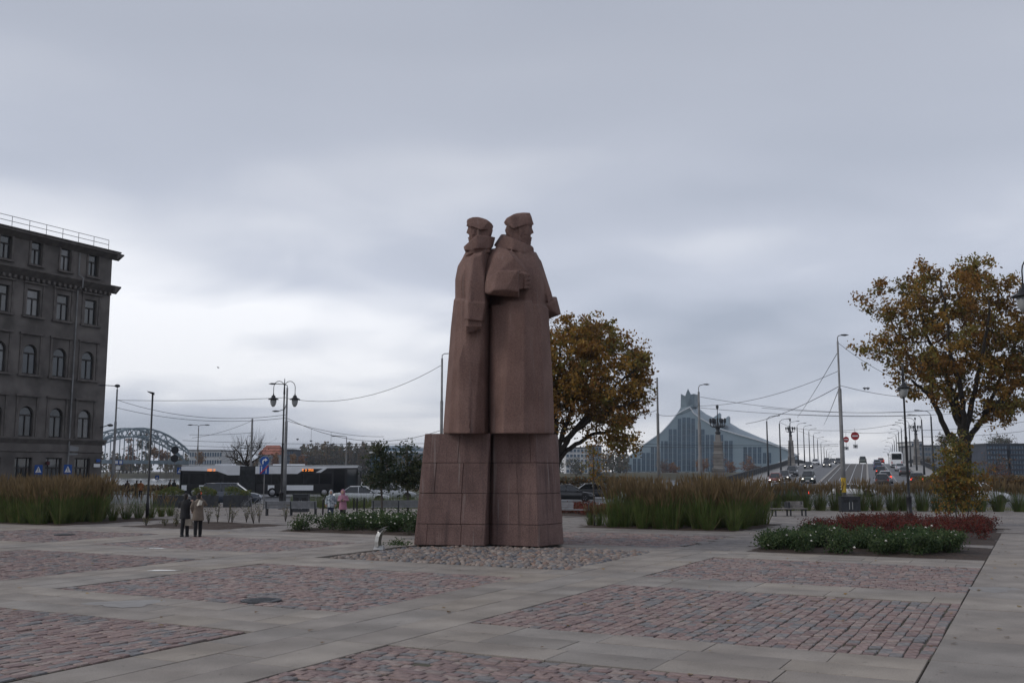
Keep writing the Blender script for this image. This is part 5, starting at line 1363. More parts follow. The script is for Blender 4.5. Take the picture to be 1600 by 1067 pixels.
def slim_lamp():
    th = thing('slim_lamp', 'slim plain black lamp post with a flat head by the left grass tufts', 'street lamp', (G(230, 812).x, 52.7, -.04), R(0))
    p = MB(); p.lathe([(.09, 0), (.085, .9), (.06, 1.0), (.05, 6.6)], (0, 0, 0), 8); p.build('pole', M['black'], th, True)
    h = MB(); h.hull([(.06, -.1, 6.7), (.06, .1, 6.7), (-.28, -.12, 6.76), (-.28, .12, 6.76), (.08, -.06, 6.56), (.08, .06, 6.56), (-.2, .05, 6.68), (-.2, -.05, 6.68)]); h.build('lamp_head', M['black'], th)
slim_lamp()
def pole_lamp(label, px, D, ytop, heads, r0=.16, r1=.09, m='polegrey', z0=-.14, name='street_lamp', cat='street lamp', band=False, group=None, steps=True):
    """a conical mast; heads = list of (dx, dz, length px-free metres) curved arms with a cobra lamp"""
    b = P(px, 735, D); zt = P(px, ytop, D).z - z0
    b.x = P(px, ytop + (735 - ytop) * 0.5, D).x; b.z = z0
    th = thing(name, label, cat, b, 0, group)
    p = MB(); p.lathe([(r0, 0), (r0 * .98, zt * .38), (r0 * .80, zt * .385), (r0 * .78, zt * .7), (r1, zt * .705), (r1 * .9, zt)], (0, 0, 0), 8); p.build('pole', M[m], th, True)
    for dx, dz, dy in heads:
        a = MB(); a.tube([(0, 0, zt - .05), (0, 0, zt + dz * .6), (dx * .25, dy * .25, zt + dz * .9), (dx, dy, zt + dz)], .04, 5); ar = a.build('arm', M[m], th, True)
        d = Vector((dx, dy, 0)).normalized(); c = Vector((dx, dy, zt + dz)); s = Vector((-d.y, d.x, 0))
        h = MB(); h.hull([c + d * q + s * w_ + Vector((0, 0, z)) for q, w_, z in ((-.05, .07, .05), (-.05, -.07, .05), (.35, .14, .06), (.35, -.14, .06), (.62, .08, -.02), (.62, -.08, -.02), (.3, .13, -.08), (.3, -.13, -.08), (0, .06, -.05), (0, -.06, -.05))]); h.build('lamp_head', M['dark'], ar)
    if band:
        y = MB(); y.lathe([(r0 * 1.03, .9), (r0 * 1.03, 2.1)], (0, 0, 0), 8); y.build('yellow_band', M['yellow'], th)
    return th
def cap_ball(th, zt):
    m_ = MB(); m_.lathe([(.05, -.1), (.26, .0), (.26, .14), (.1, .22)], (0, 0, zt), 8); m_.build('cap_lamp', M['dark'], th)
t_ = pole_lamp('grey concrete lamp pole at the stone building corner', 180, 96, 608, [(-1.1, .35, -.3)]); cap_ball(t_, P(180, 604, 96).z + .14)
pole_lamp('far twin headed grey lamp above the bus rear', 309, 128, 668, [(-.85, .35, 0), (.85, .35, 0)], .13, .07)
pole_lamp('plain grey wire pole above the bus bellows', 393, 122, 654, [], .17, .13, name='utility_pole', cat='pole')
pole_lamp('grey concrete lamp pole right behind the double lantern', 447, 88, 606, [(-1.0, .35, -.2), (-.6, -2.1, -.6)], .17, .09)
pole_lamp('small grey lamp with its arm bent left over the treeline', 541, 130, 684, [(-1.4, .25, 0)], .10, .06)
pole_lamp('tall grey lamp pole just left of the monument figures', 690, 84, 560, [(.75, .45, .2)], .16, .09)
pole_lamp('plain grey mast at the tip of the middle oak', 1028, 96, 590, [], .17, .10, name='utility_pole', cat='pole')
pole_lamp('grey lamp pole standing before the library front', 1093, 104, 612, [(.55, .75, -.2)], .22, .12, band=True)
pole_lamp('tallest grey mast with a small camera arm before the bridge', 1313, 84, 533, [(.3, .5, -.1)], .20, .09, band=True)
# bridge lamps: one made, the others copied along both kerbs
def bridge_lamp():
    th = thing('bridge_lamp', 'dark bridge lamp with an arm bent over the road, left row', 'street lamp', (0, 0, 0), 0, 'bridge lamps, left row')
    p = MB(); p.lathe([(.20, 0), (.17, 1.0), (.14, 4), (.11, 9.2)], (0, 0, 0), 7); p.build('pole', M['dark'], th, True)
    a = MB(); a.tube([(0, 0, 9.1), (.1, 0, 9.6), (.5, 0, 9.95), (1.6, 0, 10.1)], .045, 5); ar = a.build('arm', M['dark'], th, True)
    h = MB(); h.hull([(1.5, -.1, 10.15), (1.5, .1, 10.15), (2.2, -.12, 10.18), (2.2, .12, 10.18), (1.6, -.08, 10.02), (1.6, .08, 10.02), (2.15, 0, 10.04)]); h.build('lamp_head', M['dark'], ar)
    return th
bl = bridge_lamp(); first = True
for k in range(13):
    d = 172 + k * 26
    if first: bl.location = BR(d, -15.6, .1); bl.rotation_euler = (0, 0, -BA); first = False
    else: dup(bl, BR(d, -15.6, .1), -BA)
for k in range(13):
    d = 155 + k * 26
    dup(bl, BR(d, 8.9, .1), -BA + math.pi, 'dark bridge lamp with an arm bent over the road, right row', 'bridge lamps, right row')
def pylon(label, d, t):
    b = BR(d, t, 0); th = thing('lamp_pylon', label, 'lamp pylon', b, -BA)
    m_ = MB()
    for i, (w0, w1, z0, z1) in enumerate(((1.9, 1.9, -3, .5), (1.62, 1.5, .5, 2.3), (1.28, 1.22, 2.3, 4.4), (1.18, 1.05, 4.4, 6.0), (.72, .62, 6.0, 7.0))):
        q = MB(); q.loft([[(x * w0 / 2, y * w0 / 2, z0) for x, y in ((-1, -1), (1, -1), (1, 1), (-1, 1))], [(x * w1 / 2, y * w1 / 2, z1 - .03) for x, y in ((-1, -1), (1, -1), (1, 1), (-1, 1))]])
        z = z0 + .5
        q.build('stone_tier', M['embank'], th)
        if i in (1, 2, 3):
            c = MB(); c.box((0, 0, z1 - .05), (w1 + .18, w1 + .18, .14)); c.build('cornice', M['concrete'], th)
            jn = MB(); z = z0 + .45
            while z < z1 - .3: jn.box((0, 0, z), (max(w0, w1) + .012, max(w0, w1) + .012, .035)); z += .45
            jn.build('joint', M['joint'], th)
    c = MB(); c.lathe([(.3, 7.0), (.42, 7.25), (.2, 7.5), (.34, 7.9), (.42, 8.05), (.16, 8.3), (.1, 9.0), (.16, 9.1), (.07, 9.3), (.05, 10.6)], (0, 0, 0), 10); cd = c.build('candelabra', M['dark'], th, True)
    for k in range(6):
        a = math.pi * k / 3; x, y = math.cos(a), math.sin(a)
        ar = MB(); ar.tube([(x * .15, y * .15, 8.15), (x * .7, y * .7, 8.0), (x * 1.0, y * 1.0, 8.2), (x * 1.0, y * 1.0, 8.6)], [.08, .07, .06, .05], 5); ar.lathe([(.05, 8.5), (.17, 8.7), (.19, 9.1), (.1, 9.25)], (x * 1.0, y * 1.0, 0), 7); ar.build('lantern_arm', M['dark'], cd)
    g = MB(); g.lathe([(.06, 10.5), (.2, 10.75), (.2, 11.0), (.07, 11.15)], (0, 0, 0), 8); g.build('top_lantern', M['dark'], cd)
pylon('stone pylon with a dark candelabra in front of the library', 142, -19.6)
pylon('second stone lamp pylon farther along the bridge left side', 246, -16.9)
pylon('stone lamp pylon hidden behind the right black lantern pole', 252, 11.0)

def wire(label, a, b, sag=0.0, r=.018, mid=None, group=None):
    a, b = P(*a), P(*b); n = 14; mb = MB(); pts = []
    for i in range(n + 1):
        t = i / n; p = a.lerp(b, t); p.z -= sag * 4 * t * (1 - t); pts.append(p)
    mb.tube(pts, r, 4, cap=False); o = mb.build('overhead_wire', M['wire'], None, world=True, loc=a.copy()); return tag(o, label, 'wire', group)
W = [('overhead wire running level from the corner lamp pole to the double lantern', (183, 625, 96), (447, 621, 88), .15),
 ('wire rising from behind the double lantern to the pole left of the monument', (447, 622, 88), (689, 571, 84), 1.3),
 ('sagging wire from the corner lamp pole to the double lantern, upper of two', (184, 625, 96), (446, 648, 88), .9),
 ('sagging wire from the corner lamp pole to the double lantern, lower of two', (183, 637, 96), (446, 653, 88), .7),
 ('wire sagging from the double lantern behind the young trees', (448, 653, 88), (700, 668, 90), 1.6),
 ('thin wire falling from the double lantern to the bus stop wires', (448, 657, 88), (600, 682, 110), .4),
 ('slanting wire from the plain pole above the bus bellows down to the left', (392, 658, 122), (300, 684, 125), .3),
 ('upper trolley wire above the bus', (296, 679, 118), (392, 676, 122), .1),
 ('long level trolley wire above the brown treeline', (285, 688, 119), (700, 692, 108), .25),
 ('second long trolley wire lower above the brown treeline', (285, 696, 119), (700, 698, 108), .25),
 ('fine contact wire close over the bus roof', (295, 703, 117), (470, 704, 117), .1),
 ('wire from the oak tip mast to the left edge of the library', (1028, 640, 96), (905, 662, 100), .4),
 ('wire from the oak tip mast toward the library crown, lower one', (1028, 648, 96), (1093, 632, 104), .5),
 ('wire from the lamp pole before the library to the far right lamps', (1094, 620, 104), (1470, 640, 120), .9),
 ('lower wire from the lamp pole before the library crossing the sky right', (1094, 637, 104), (1460, 648, 124), .5),
 ('wire climbing from the library roof to the tall mast, upper of two', (1094, 634, 104), (1309, 580, 84), .7),
 ('wire climbing from the stone pylon to the tall mast, lower of two', (1165, 662, 140), (1310, 604, 84), .5),
 ('steep stay wire left of the tall mast', (1308, 552, 84), (1246, 652, 175), .2),
 ('short steep wire from the tall mast down to the bridge lamps', (1309, 612, 84), (1287, 664, 240), .2),
 ('wire from the tall mast head slanting down to the right oak', (1310, 536, 84), (1425, 601, 88), .4),
 ('wire from the tall mast past two small clamps to the right oak', (1312, 602, 84), (1460, 622, 90), .3),
 ('level wire crossing the bridge above the no entry signs', (1190, 637, 110), (1620, 622, 110), 1.0),
 ('lower level wire crossing the bridge above the no entry signs', (1190, 645, 112), (1620, 637, 112), .6),
 ('trolley wire crossing before the library at window height', (985, 693, 108), (1310, 694, 112), .15),
 ('second trolley wire before the library just below the first', (965, 697, 106), (1310, 697, 112), .15),
 ('low wire right of the big oak at its fork height', (1440, 672, 112), (1640, 652, 106), .3),
 ('lower wire right of the big oak over the dark navy blocks', (1440, 682, 112), (1640, 668, 106), .3),
 ('wire strung along the left bridge lamps', (1219, 660, 172), (1300, 690, 420), .5),
 ('wire strung along the right bridge lamps', (1430, 660, 155), (1375, 690, 420), .5),
 ('cross wire between the two rows of bridge lamps', (1236, 668, 200), (1411, 660, 182), 1.0)]
for lab, a, b, s in W: wire(lab, a, b, s, .02 if max(a[2], b[2]) < 130 else .03)
for i, (x, y, D) in enumerate([(486, 688.5, 112), (517, 694.5, 111), (465, 686, 113), (1351, 606.5, 86), (1356, 606.5, 86)]):
    c = P(x, y, D); mb = MB(); mb.box((0, 0, 0), (.28, .12, .10)); mb.tube([(0, 0, 0), (0, 0, 1.4 if i < 2 else .12)], .015, 4); mb.box((0, 0, -.08), (.1, .1, .1))
    tag(mb.build('wire_clamp', M['dark'], None, loc=c), ['small dark wire hanger right of the double lantern', 'small dark wire hanger above the bus front', 'tiny dark wire hanger close to the double lantern', 'small dark clamp on the wire right of the tall mast, nearer the mast', 'small dark clamp on the wire right of the tall mast, farther from the mast'][i], 'wire hanger', 'wire hangers')

# ================================================================== SIGNS
def disc(mb, c, r, y, n=20, mi=0, th=.03): mb.lathe([(r, 0), (r, th), (.001, th)], (c[0], y, c[1]), n, mi, axis='Y')
def flat(mb, pts, y0, th=.012, mi=0): mb.prism(pts, 0, th, mi, tf=lambda p: Vector((p[0], y0 - p[2], p[1])))
def arrow_sign():
    c = G(413, 800); c = Vector((P(413, 735, 66).x, 66, -.04))
    th = thing('road_sign', 'round blue right turn sign over a blue lane sign with a red stripe', 'road sign', c)
    p = MB(); p.tube([(0, .06, 0), (0, .06, 3.45)], .035, 6); p.build('pole', M['polegrey'], th)
    z1 = P(413, 720, 66).z + .04; z2 = P(413, 733.5, 66).z + .04
    d = MB(); d.lathe([(.30, -.012), (.30, .012)], (0, 0, z1), 24, axis='Y'); s1 = d.build('round_plate', M['signblue'], th)
    a = MB(); a.tube([(-.10, -.022, z1 - .2), (-.10, -.022, z1 + .02), (-.04, -.022, z1 + .07), (.08, -.022, z1 + .07)], .035, 4); flat(a, [(.04, z1 + .19), (.2, z1 + .07), (.04, z1 - .05)], -.015, .014); a.build('arrow', M['signwhite'], s1)
    b = MB(); b.box((0, 0, z2), (.62, .025, .56)); s2 = b.build('lane_plate', M['signblue'], th)
    q = MB(); flat(q, [(-.2, z2 - .24), (-.16, z2 - .24), (-.16, z2 + .2), (-.2, z2 + .2)], -.014); flat(q, [(.1, z2 - .24), (.14, z2 - .24), (.14, z2 + .2), (.1, z2 + .2)], -.014); flat(q, [(-.24, z2 + .12), (-.12, z2 + .12), (-.18, z2 + .24)], -.014); q.build('white_marks', M['signwhite'], s2)
    q = MB(); flat(q, [(-.28, z2 - .24), (-.22, z2 - .27), (.28, z2 + .24), (.22, z2 + .27)], -.028); q.build('red_stripe', M['signred'], s2)
arrow_sign()
def crossing_sign(label, px, py, D, s=.62):
    c = Vector((P(px, 735, D).x, D, -.14)); z = P(px, py, D).z + .14
    th = thing('crossing_sign', label, 'road sign', c); p = MB(); p.tube([(0, .05, 0), (0, .05, z + .4)], .035, 6); p.build('pole', M['polegrey'], th)
    b = MB(); b.box((0, 0, z), (s * 1.25, .03, s * 1.45)); pl = b.build('blue_plate', M['signblue'], th)
    t = MB(); flat(t, [(-s * .48, z - s * .45), (s * .48, z - s * .45), (0, z + s * .5)], -.017); t.build('white_triangle', M['signwhite'], pl)
    m_ = MB(); m_.lathe([(s * .07, -.006), (s * .07, .006)], (0, -.034, z + s * .2), 8, axis='Y')
    for a_, b_ in (((0, .14), (.0, -.12)), ((0, -.1), (.14, -.38)), ((0, -.1), (-.13, -.36)), ((0, .08), (.13, -.06)), ((0, .08), (-.13, -.04))): m_.bar((a_[0] * s, -.034, z + a_[1] * s), (b_[0] * s, -.034, z + b_[1] * s), .07 * s, .012)
    m_.build('walking_figure', M['black'], pl)
crossing_sign('blue pedestrian crossing sign before the building, right of the downpipe', 106, 733, 96)
crossing_sign('blue pedestrian crossing sign before the building, left one', 60, 733.5, 97)
crossing_sign('small blue crossing sign beside the bus rear end', 281, 735, 112, .5)
crossing_sign('low blue crossing sign between the river walkers', 246, 746, 118, .35)
def stop_board():
    D = 98; c = Vector((P(185, 735, D).x, D, -.14)); z = P(185, 722, D).z + .14; th = thing('stop_sign', 'blue bus stop plate with white panels on a post right of the building', 'stop sign', c)
    p = MB(); p.tube([(0, .05, 0), (0, .05, z + .4)], .04, 6); p.build('pole', M['polegrey'], th)
    b = MB(); b.box((0, 0, z), (.80, .05, .42)); pl = b.build('blue_plate', M['signblue'], th)
    q = MB()
    for s in (-1, 1): q.box((s * .2, -.03, z), (.26, .012, .28))
    q.build('white_panel', M['signwhite'], pl); q = MB(); q.box((-.05, 0, z - .55), (.42, .04, .34)); q.build('timetable', M['signwhite'], th)
stop_board()
def roundels():
    D = 116; c = Vector((P(272, 735, D).x, D, -.14)); th = thing('sign_post', 'grey post carrying two dark round sign backs before the railway arch', 'road sign', c)
    p = MB(); p.tube([(0, .05, 0), (0, .05, P(272, 697, D).z + .3)], .05, 6); p.build('pole', M['polegrey'], th)
    for y in (703, 716):
        d = MB(); d.lathe([(.44, -.02), (.44, .02)], (0, 0, P(272, y, D).z + .14), 20, axis='Y'); d.build('round_plate', M['dark'], th)
roundels()
def no_entry(label, px, py, D, r):
    c = P(px, py, D); th = thing('no_entry_sign', label, 'road sign', c, 0, 'no entry signs over the bridge lanes')
    d = MB(); d.lathe([(r, -.02), (r, .02)], (0, 0, 0), 24, axis='Y'); pl = d.build('red_plate', M['signred'], th)
    b = MB(); b.box((0, -.03, 0), (r * 1.35, .02, r * .34)); b.build('white_bar', M['signwhite'], pl)
    h = MB(); h.tube([(0, .03, r), (0, .03, r + .5)], .02, 4); h.tube([(0, .03, -r), (0, .03, -r - .9)], .025, 4); h.build('hanger', M['dark'], th)
    s = MB(); s.box((0, 0, -r - .8), (.6, .03, .5)); sp = s.build('lower_plate', M['signwhite'], th)
    a = MB(); flat(a, [(-.18, -r - .85), (0, -r - .65), (.18, -r - .85), (.05, -r - .82), (.05, -r - .98), (-.05, -r - .98), (-.05, -r - .82)], -.018); a.bar((-.3, -.02, -r - .62), (.3, -.02, -r - .78), .06, .02); a.build('dark_mark', M['dark'], sp)
no_entry('smaller no entry sign next to the tall mast', 1322, 686.5, 138, .40)
no_entry('larger no entry sign right of the smaller one over the tram lane', 1336, 681, 130, .54)
wire('span wire carrying the two no entry signs', (1312, 674, 84), (1405, 672, 165), .3)
def shop_sign():
    t = thing('shop_sign', 'small dark red shop sign projecting from the stone building', 'sign', BQF(S_AT(70), Z_AT(724, 80), .35)); b = MB(); b.box((0, 0, 0), (1.5, .25, .35), R(-60)); b.build('board', mat('sign_maroon', (.06, .008, .01), .6), t)
    t = thing('wall_plate', 'blue and white street plates at the building corner', 'sign', BQF(S_AT(150), Z_AT(727, 150), .08)); b = MB(); b.box((0, 0, 0), (.75, .06, .35), R(62)); b.build('plate', M['signwhite'], t); b = MB(); b.box((.1, .05, .5), (.45, .06, .3), R(62)); b.build('upper_plate', M['signblue'], t)
shop_sign()

# ================================================================== FURNITURE
def bench(label, loc, rz, L=2.9, back='full', group=None, m='wood'):
    th = thing('bench', label, 'bench', loc, rz, group)
    for x in ([-L / 2 + .12, 0, L / 2 - .12] if L > 2 else [-L / 2 + .1, L / 2 - .1]):
        f = MB(); f.box((x, -.22, .21), (.07, .07, .42)); f.box((x, .24, .21), (.07, .07, .42)); f.box((x, .01, .41), (.07, .55, .05)); f.box((x, .01, .025), (.07, .55, .05))
        f.bar((x, .26, .40), (x, .34, .84), .06, .05); f.build('leg_frame', M['dark'], th)
    for k in range(5):
        s = MB(); s.box((0, -.24 + k * .115, .455), (L, .095, .04)); s.build('seat_slat', M[m], th)
    n = 2 if back != 'full' else 1
    for k in range(4):
        if back == 'full':
            for sd in (-1, 1):
                s = MB(); s.box((sd * L / 4, .27 + k * .022, .53 + k * .095), (L / 2 - .04, .035, .08), basis=Matrix.Rotation(R(-10), 3, 'X')); s.build('back_slat', M[m], th)
        else:
            s = MB(); s.box((-L / 4 if back == 'left' else L / 4, .27 + k * .022, .53 + k * .095), (L / 2, .035, .08), basis=Matrix.Rotation(R(-10), 3, 'X')); s.build('back_slat', M[m], th)
    return th
silver = M['benchgrey'] = mat('bench_grey_slat', (.20, .205, .215), .6, .15, 4)
c = G(455, 805); bench('long grey slatted bench with its back to the bus, left of the women', (c.x, c.y, -.04), R(180 + 3), 3.0, m='benchgrey')
c = G(622, 803); bench('long grey slatted bench partly behind the white rose bushes', (c.x, c.y, -.04), R(180 + 10), 3.2, m='benchgrey')
c = G(895, 808); bench('pale slatted bench at the right foot of the monument', (c.x, c.y, -.04), R(-12), 1.9, 'left', m='benchgrey')
c = G(1233, 806); b_ = bench('weathered low bench with a half width back, right of the tall reeds', (c.x, c.y, -.04), R(10), 2.05, 'right')
s = MB(); s.box((.05, .3, .62), (.12, .5, .42)); s.build('arm_panel', M['dark'], b_)
def bin_box(label, px, D, wdt, hgt):
    c = Vector((P(px, 735, D).x, D, -.04)); th = thing('litter_bin', label, 'litter bin', c)
    b = MB()
    b.box((0, 0, hgt / 2 - .02), (wdt, .55, hgt - .08)); b.build('body', M['dark'], th)
    l = MB(); l.box((0, 0, hgt - .03), (wdt + .06, .61, .06)); l.build('lid', M['dark'], th)
    for s in (-1, 1):
        o = MB(); o.box((s * wdt * .24, -.285, hgt * .72), (wdt * .3, .03, hgt * .16)); o.build('slot', M['black'], th)
        n = MB(); n.box((s * wdt * .08, -.29, hgt * .42), (wdt * .035, .02, hgt * .46)); n.build('handle_strip', M['steel'], th)
bin_box('dark double litter bin before the right kerb tufts', 1325, 63.5, 1.2, .98)
bin_box('dark litter bin behind the left bench', 472, 63.0, .95, 1.15)
def planter(label, px, D, wdt, seed, hgt=.85):
    c = Vector((P(px, 735, D).x, D, -.04)); th = thing('planter', label, 'planter', c, 0, 'dark planter boxes by the road')
    b = MB(); hw = wdt / 2; o8 = [(-hw, -.55), (hw, -.55), (hw, .55), (-hw, .55)]
    b.loft([[(x, y, 0) for x, y in o8], [(x, y, hgt) for x, y in o8], [(x * .93, y * .88, hgt) for x, y in o8], [(x * .93, y * .88, hgt - .1) for x, y in o8]]); b.build('box', M['dark'], th)
    r = random.Random(seed); lv = MB()
    for k in range(900):
        x = r.uniform(-hw, hw); leafcard(lv, Vector((x, r.gauss(0, .28), hgt + r.random() ** .7 * (.48 + .15 * math.sin(x * 3 + seed)))), r.uniform(.05, .10), r, r.choices(range(3), (4, 4, 2))[0], .3)
    lv.build('foliage', [M['grass_a'], M['yl_b'], M['grass_b']], th)
planter('dark planter box with olive greenery left of the couple', 266, 71, 1.9, 1)
planter('dark planter box with green tops between the couple and the car', 322, 71.5, 1.6, 2)
planter('dark planter box with yellow green tops in front of the car bonnet', 373, 71.5, 1.75, 3)
planter('dark planter box cut by the left picture edge', 2, 56, 1.6, 4)
for i, (px, lab) in enumerate([(506, 'thin dark bollard left of the woman in the grey patterned coat'), (554, 'thin dark bollard right of the woman in pink, first of three'), (559, 'thin dark bollard right of the woman in pink, middle of three'), (570, 'thin dark bollard right of the woman in pink, last of three')]):
    D = 62.5 if i else 59; mb = MB(); mb.lathe([(.05, 0), (.05, .88), (.03, .92)], (0, 0, 0), 8)
    tag(mb.build('bollard', M['black'], None, loc=(P(px, 735, D).x, D, -.04)), lab, 'bollard', 'thin bollards by the women')
def plaque():
    c = G(591, 858); th = thing('info_plaque', 'curved steel information plaque on a pale foot before the monument', 'plaque', (c.x, c.y, 0), R(-8))
    f = MB(); f.hull([(x, y, z) for x, y, z in ((-.14, -.12, 0), (.2, -.12, 0), (.2, .14, 0), (-.14, .14, 0), (-.10, -.09, .12), (.17, -.09, .12), (.17, .11, .12), (-.10, .11, .12))]); f.build('foot', M['offwhite'], th)
    p = MB(); prof = [(-.07, .1), (-.08, .25), (-.05, .42), (.01, .55), (.10, .64)]
    rows = []
    for x, z in prof: rows.append([(x - .02, -.10, z), (x + .12, -.18, z), (x + .14, .14, z), (x, .2, z)])
    p.loft(rows); p.build('steel_plate', M['steel'], th)
    e_ = MB(); e_.box((.13, -.02, .665), (.30, .36, .012), basis=Matrix.Rotation(R(-28), 3, 'Y')); e_.build('text_panel', M['steel'], th)
plaque()
def bicycle():
    c = Vector((P(397, 735, 68).x, 68, -.04)); th = thing('bicycle', 'parked bicycle with a pale frame leaning behind the shrubs', 'bicycle', c, R(20))
    for x in (-.52, .52):
        w_ = MB(); w_.tube([(x + .34 * math.cos(a), 0, .34 + .34 * math.sin(a)) for a in [2 * math.pi * k / 20 for k in range(21)]], .018, 5, cap=False); wo = w_.build('wheel', M['rubber'], th)
        s = MB()
        for k in range(8): a = math.pi * k / 8; s.tube([(x - .32 * math.cos(a), 0, .34 - .32 * math.sin(a)), (x + .32 * math.cos(a), 0, .34 + .32 * math.sin(a))], .004, 3)
        s.build('spokes', M['steel'], wo)
    f = MB()
    for a, b in (((-.52, 0, .34), (-.05, 0, .30)), ((-.05, 0, .30), (-.18, 0, .82)), ((-.52, 0, .34), (-.16, 0, .76)), ((-.05, 0, .30), (.36, 0, .76)), ((-.16, 0, .74), (.34, 0, .84)), ((.34, 0, .92), (.52, 0, .34))): f.tube([a, b], .022, 6)
    f.build('frame', M['bikewhite'], th)
    h = MB(); h.tube([(.33, -.28, .96), (.36, -.1, 1.0), (.34, 0, .94), (.36, .1, 1.0), (.33, .28, .96)], .016, 5); h.build('handlebar', M['black'], th)
    s = MB(); s.hull([(-.32, -.08, .86), (-.32, .08, .86), (-.05, -.02, .87), (-.05, .02, .87), (-.3, 0, .92), (-.1, 0, .90)]); s.build('saddle', M['black'], th)
bicycle()
# ================================================================== VEHICLES
PAINT = {}
def paint(c):
    k = tuple(round(x, 3) for x in c)
    if k not in PAINT:
        m = mat('car_paint', c, .28, .04, 1.0, spec=.5); m.node_tree.nodes['Principled BSDF'].inputs['Coat Weight'].default_value = .6; PAINT[k] = m
    return PAINT[k]
WHEELM = {}
def car(label, loc, rz, col, kind='sedan', lights='front', group=None, tilt=0.0, scale=1.0):
    """heading is local +x"""
    L, Wd, Hh = {'sedan': (4.6, 1.80, 1.45), 'hatch': (4.1, 1.76, 1.52), 'suv': (4.6, 1.88, 1.70), 'coupe': (4.5, 1.85, 1.33), 'van': (5.0, 1.95, 1.98)}[kind]
    th = thing('car', label, 'car', loc, rz, group); th.rotation_euler = (0, -tilt, rz); th.scale = (scale,) * 3
    h = L / 2; hw = Wd / 2; zb = .22; belt = Hh * .62
    hood = belt * (.92 if kind != 'van' else 1.0)
    tail_z = {'sedan': belt * 1.02, 'hatch': belt * 1.02, 'suv': belt * 1.03, 'coupe': belt * 1.0, 'van': belt * 1.02}[kind]
    st = [(-h, .78, zb + .22, tail_z * .80), (-h + .10, .90, zb + .06, tail_z * .95), (-h + .45, .98, zb, tail_z), (-.2 * L, 1, zb, belt * 1.02), (.0, 1, zb, belt), (.2 * L, .995, zb, belt * .985), (.30 * L, .985, zb, hood * .97), (h - .45, .95, zb, hood * .90), (h - .12, .86, zb + .04, hood * .78), (h, .72, zb + .18, hood * .62)]
    rings = []
    for x, wk, z0, z1 in st:
        w_ = hw * wk; zm = z0 + (z1 - z0) * .55
        rings.append([(x, -w_ * .90, z0), (x, -w_, z0 + .12), (x, -w_, zm), (x, -w_ * .95, z1 - .06), (x, -w_ * .84, z1), (x, w_ * .84, z1), (x, w_ * .95, z1 - .06), (x, w_, zm), (x, w_, z0 + .12), (x, w_ * .90, z0)])
    b = MB(); b.loft(rings); body = b.build('body', paint(col), th, True)
    # greenhouse
    g0, g1, r0, r1 = {'sedan': (-.36, .27, -.20, .08), 'hatch': (-.47, .27, -.40, .08), 'suv': (-.485, .27, -.43, .09), 'coupe': (-.42, .24, -.16, .04), 'van': (-.49, .36, -.46, .22)}[kind]
    zr = Hh - .05; gw = hw * .86; rw = hw * .68
    base = [(g0 * L, -gw, belt - .03), (g1 * L, -gw * .95, belt - .05), (g1 * L, gw * .95, belt - .05), (g0 * L, gw, belt - .03)]
    top = [(r0 * L, -rw, zr - .02), (r1 * L, -rw * .97, zr - .03), (r1 * L, rw * .97, zr - .03), (r0 * L, rw, zr - .02)]
    g = MB(); g.hull(base + top); g.build('windows', M['carglass'], th)
    rf = MB(); mid = (r0 + r1) / 2 * L
    rf.hull([(x, y * 1.03, z + .01) for x, y, z in top] + [(x * .96 + mid * .04, y * .9, zr + .045) for x, y, z in top] + [(mid, rw * .9, zr + .06), (mid, -rw * .9, zr + .06)])
    for s in (0, 1, 2, 3): rf.bar(Vector(base[s]), Vector(top[s]), .075, .06)
    for y in (-1, 1):
        for f in (.45, .72) if kind in ('suv', 'hatch', 'van') else (.5,):
            a = Vector(base[0]).lerp(Vector(base[1]), f); t = Vector(top[0]).lerp(Vector(top[1]), min(.95, f * 1.1)); a.y = y * abs(a.y); t.y = y * abs(t.y); rf.bar(a, t, .06, .04)
    rf.build('roof', paint(col), th, True)
    # wheels
    if 'w' not in WHEELM:
        t = MB(); t.lathe([(.20, -.10), (.30, -.11), (.325, -.08), (.33, 0), (.325, .08), (.30, .11), (.20, .10)], (0, 0, 0), 16, axis='Y'); WHEELM['t'] = t.mesh('tyre', M['rubber'], True)
        r_ = MB(); r_.lathe([(.205, -.085), (.19, -.06), (.05, -.05), (.05, -.07), (.001, -.075)], (0, 0, 0), 12, axis='Y'); r_.lathe([(.205, .085), (.19, .06), (.05, .05), (.05, .07), (.001, .075)], (0, 0, 0), 12, axis='Y')
        for k in range(5):
            a = 2 * math.pi * k / 5
            for s in (-1, 1): r_.bar((.04 * math.cos(a), s * .078, .04 * math.sin(a)), (.2 * math.cos(a), s * .082, .2 * math.sin(a)), .05, .02)
        WHEELM['r'] = r_.mesh('rim', M['rim']); a_ = MB(); a_.lathe([(.39, -.02), (.39, .02), (.001, .02)], (0, 0, 0), 16, axis='Y'); WHEELM['a'] = a_.mesh('wheel_arch', M['black']); WHEELM['w'] = 1
    for x in (-.30 * L, .31 * L):
        for s in (-1, 1):
            wh = link('wheel', WHEELM['t'], th, (x, s * (hw - .10), .33)); link('rim', WHEELM['r'], wh)
            link('wheel_arch', WHEELM['a'], th, (x, s * (hw - .02) - .004, .36))
    fl = lights in ('front', 'both'); rl = lights in ('rear', 'both')
    for s in (-1, 1):
        k = MB(); k.blob((h - .14, s * hw * .64, hood * .66), (.13, .19, .085), 8, 4); k.build('headlight', M['headon'] if fl else M['headoff'], th)
        k = MB(); k.blob((-h + .09, s * hw * .72, tail_z * .80), (.09, .15, .10 if kind != 'suv' else .22), 8, 4); k.build('tail_light', M['tailon'] if rl else M['tail'], th)
        k = MB(); k.blob((.17 * L, s * (hw + .07), belt + .06), (.08, .10, .07), 7, 4); k.build('mirror', paint(col), th)
    k = MB(); k.box((h - .03, 0, .42), (.06, hw * 1.1, .14)); k.build('grille', M['black'], th)
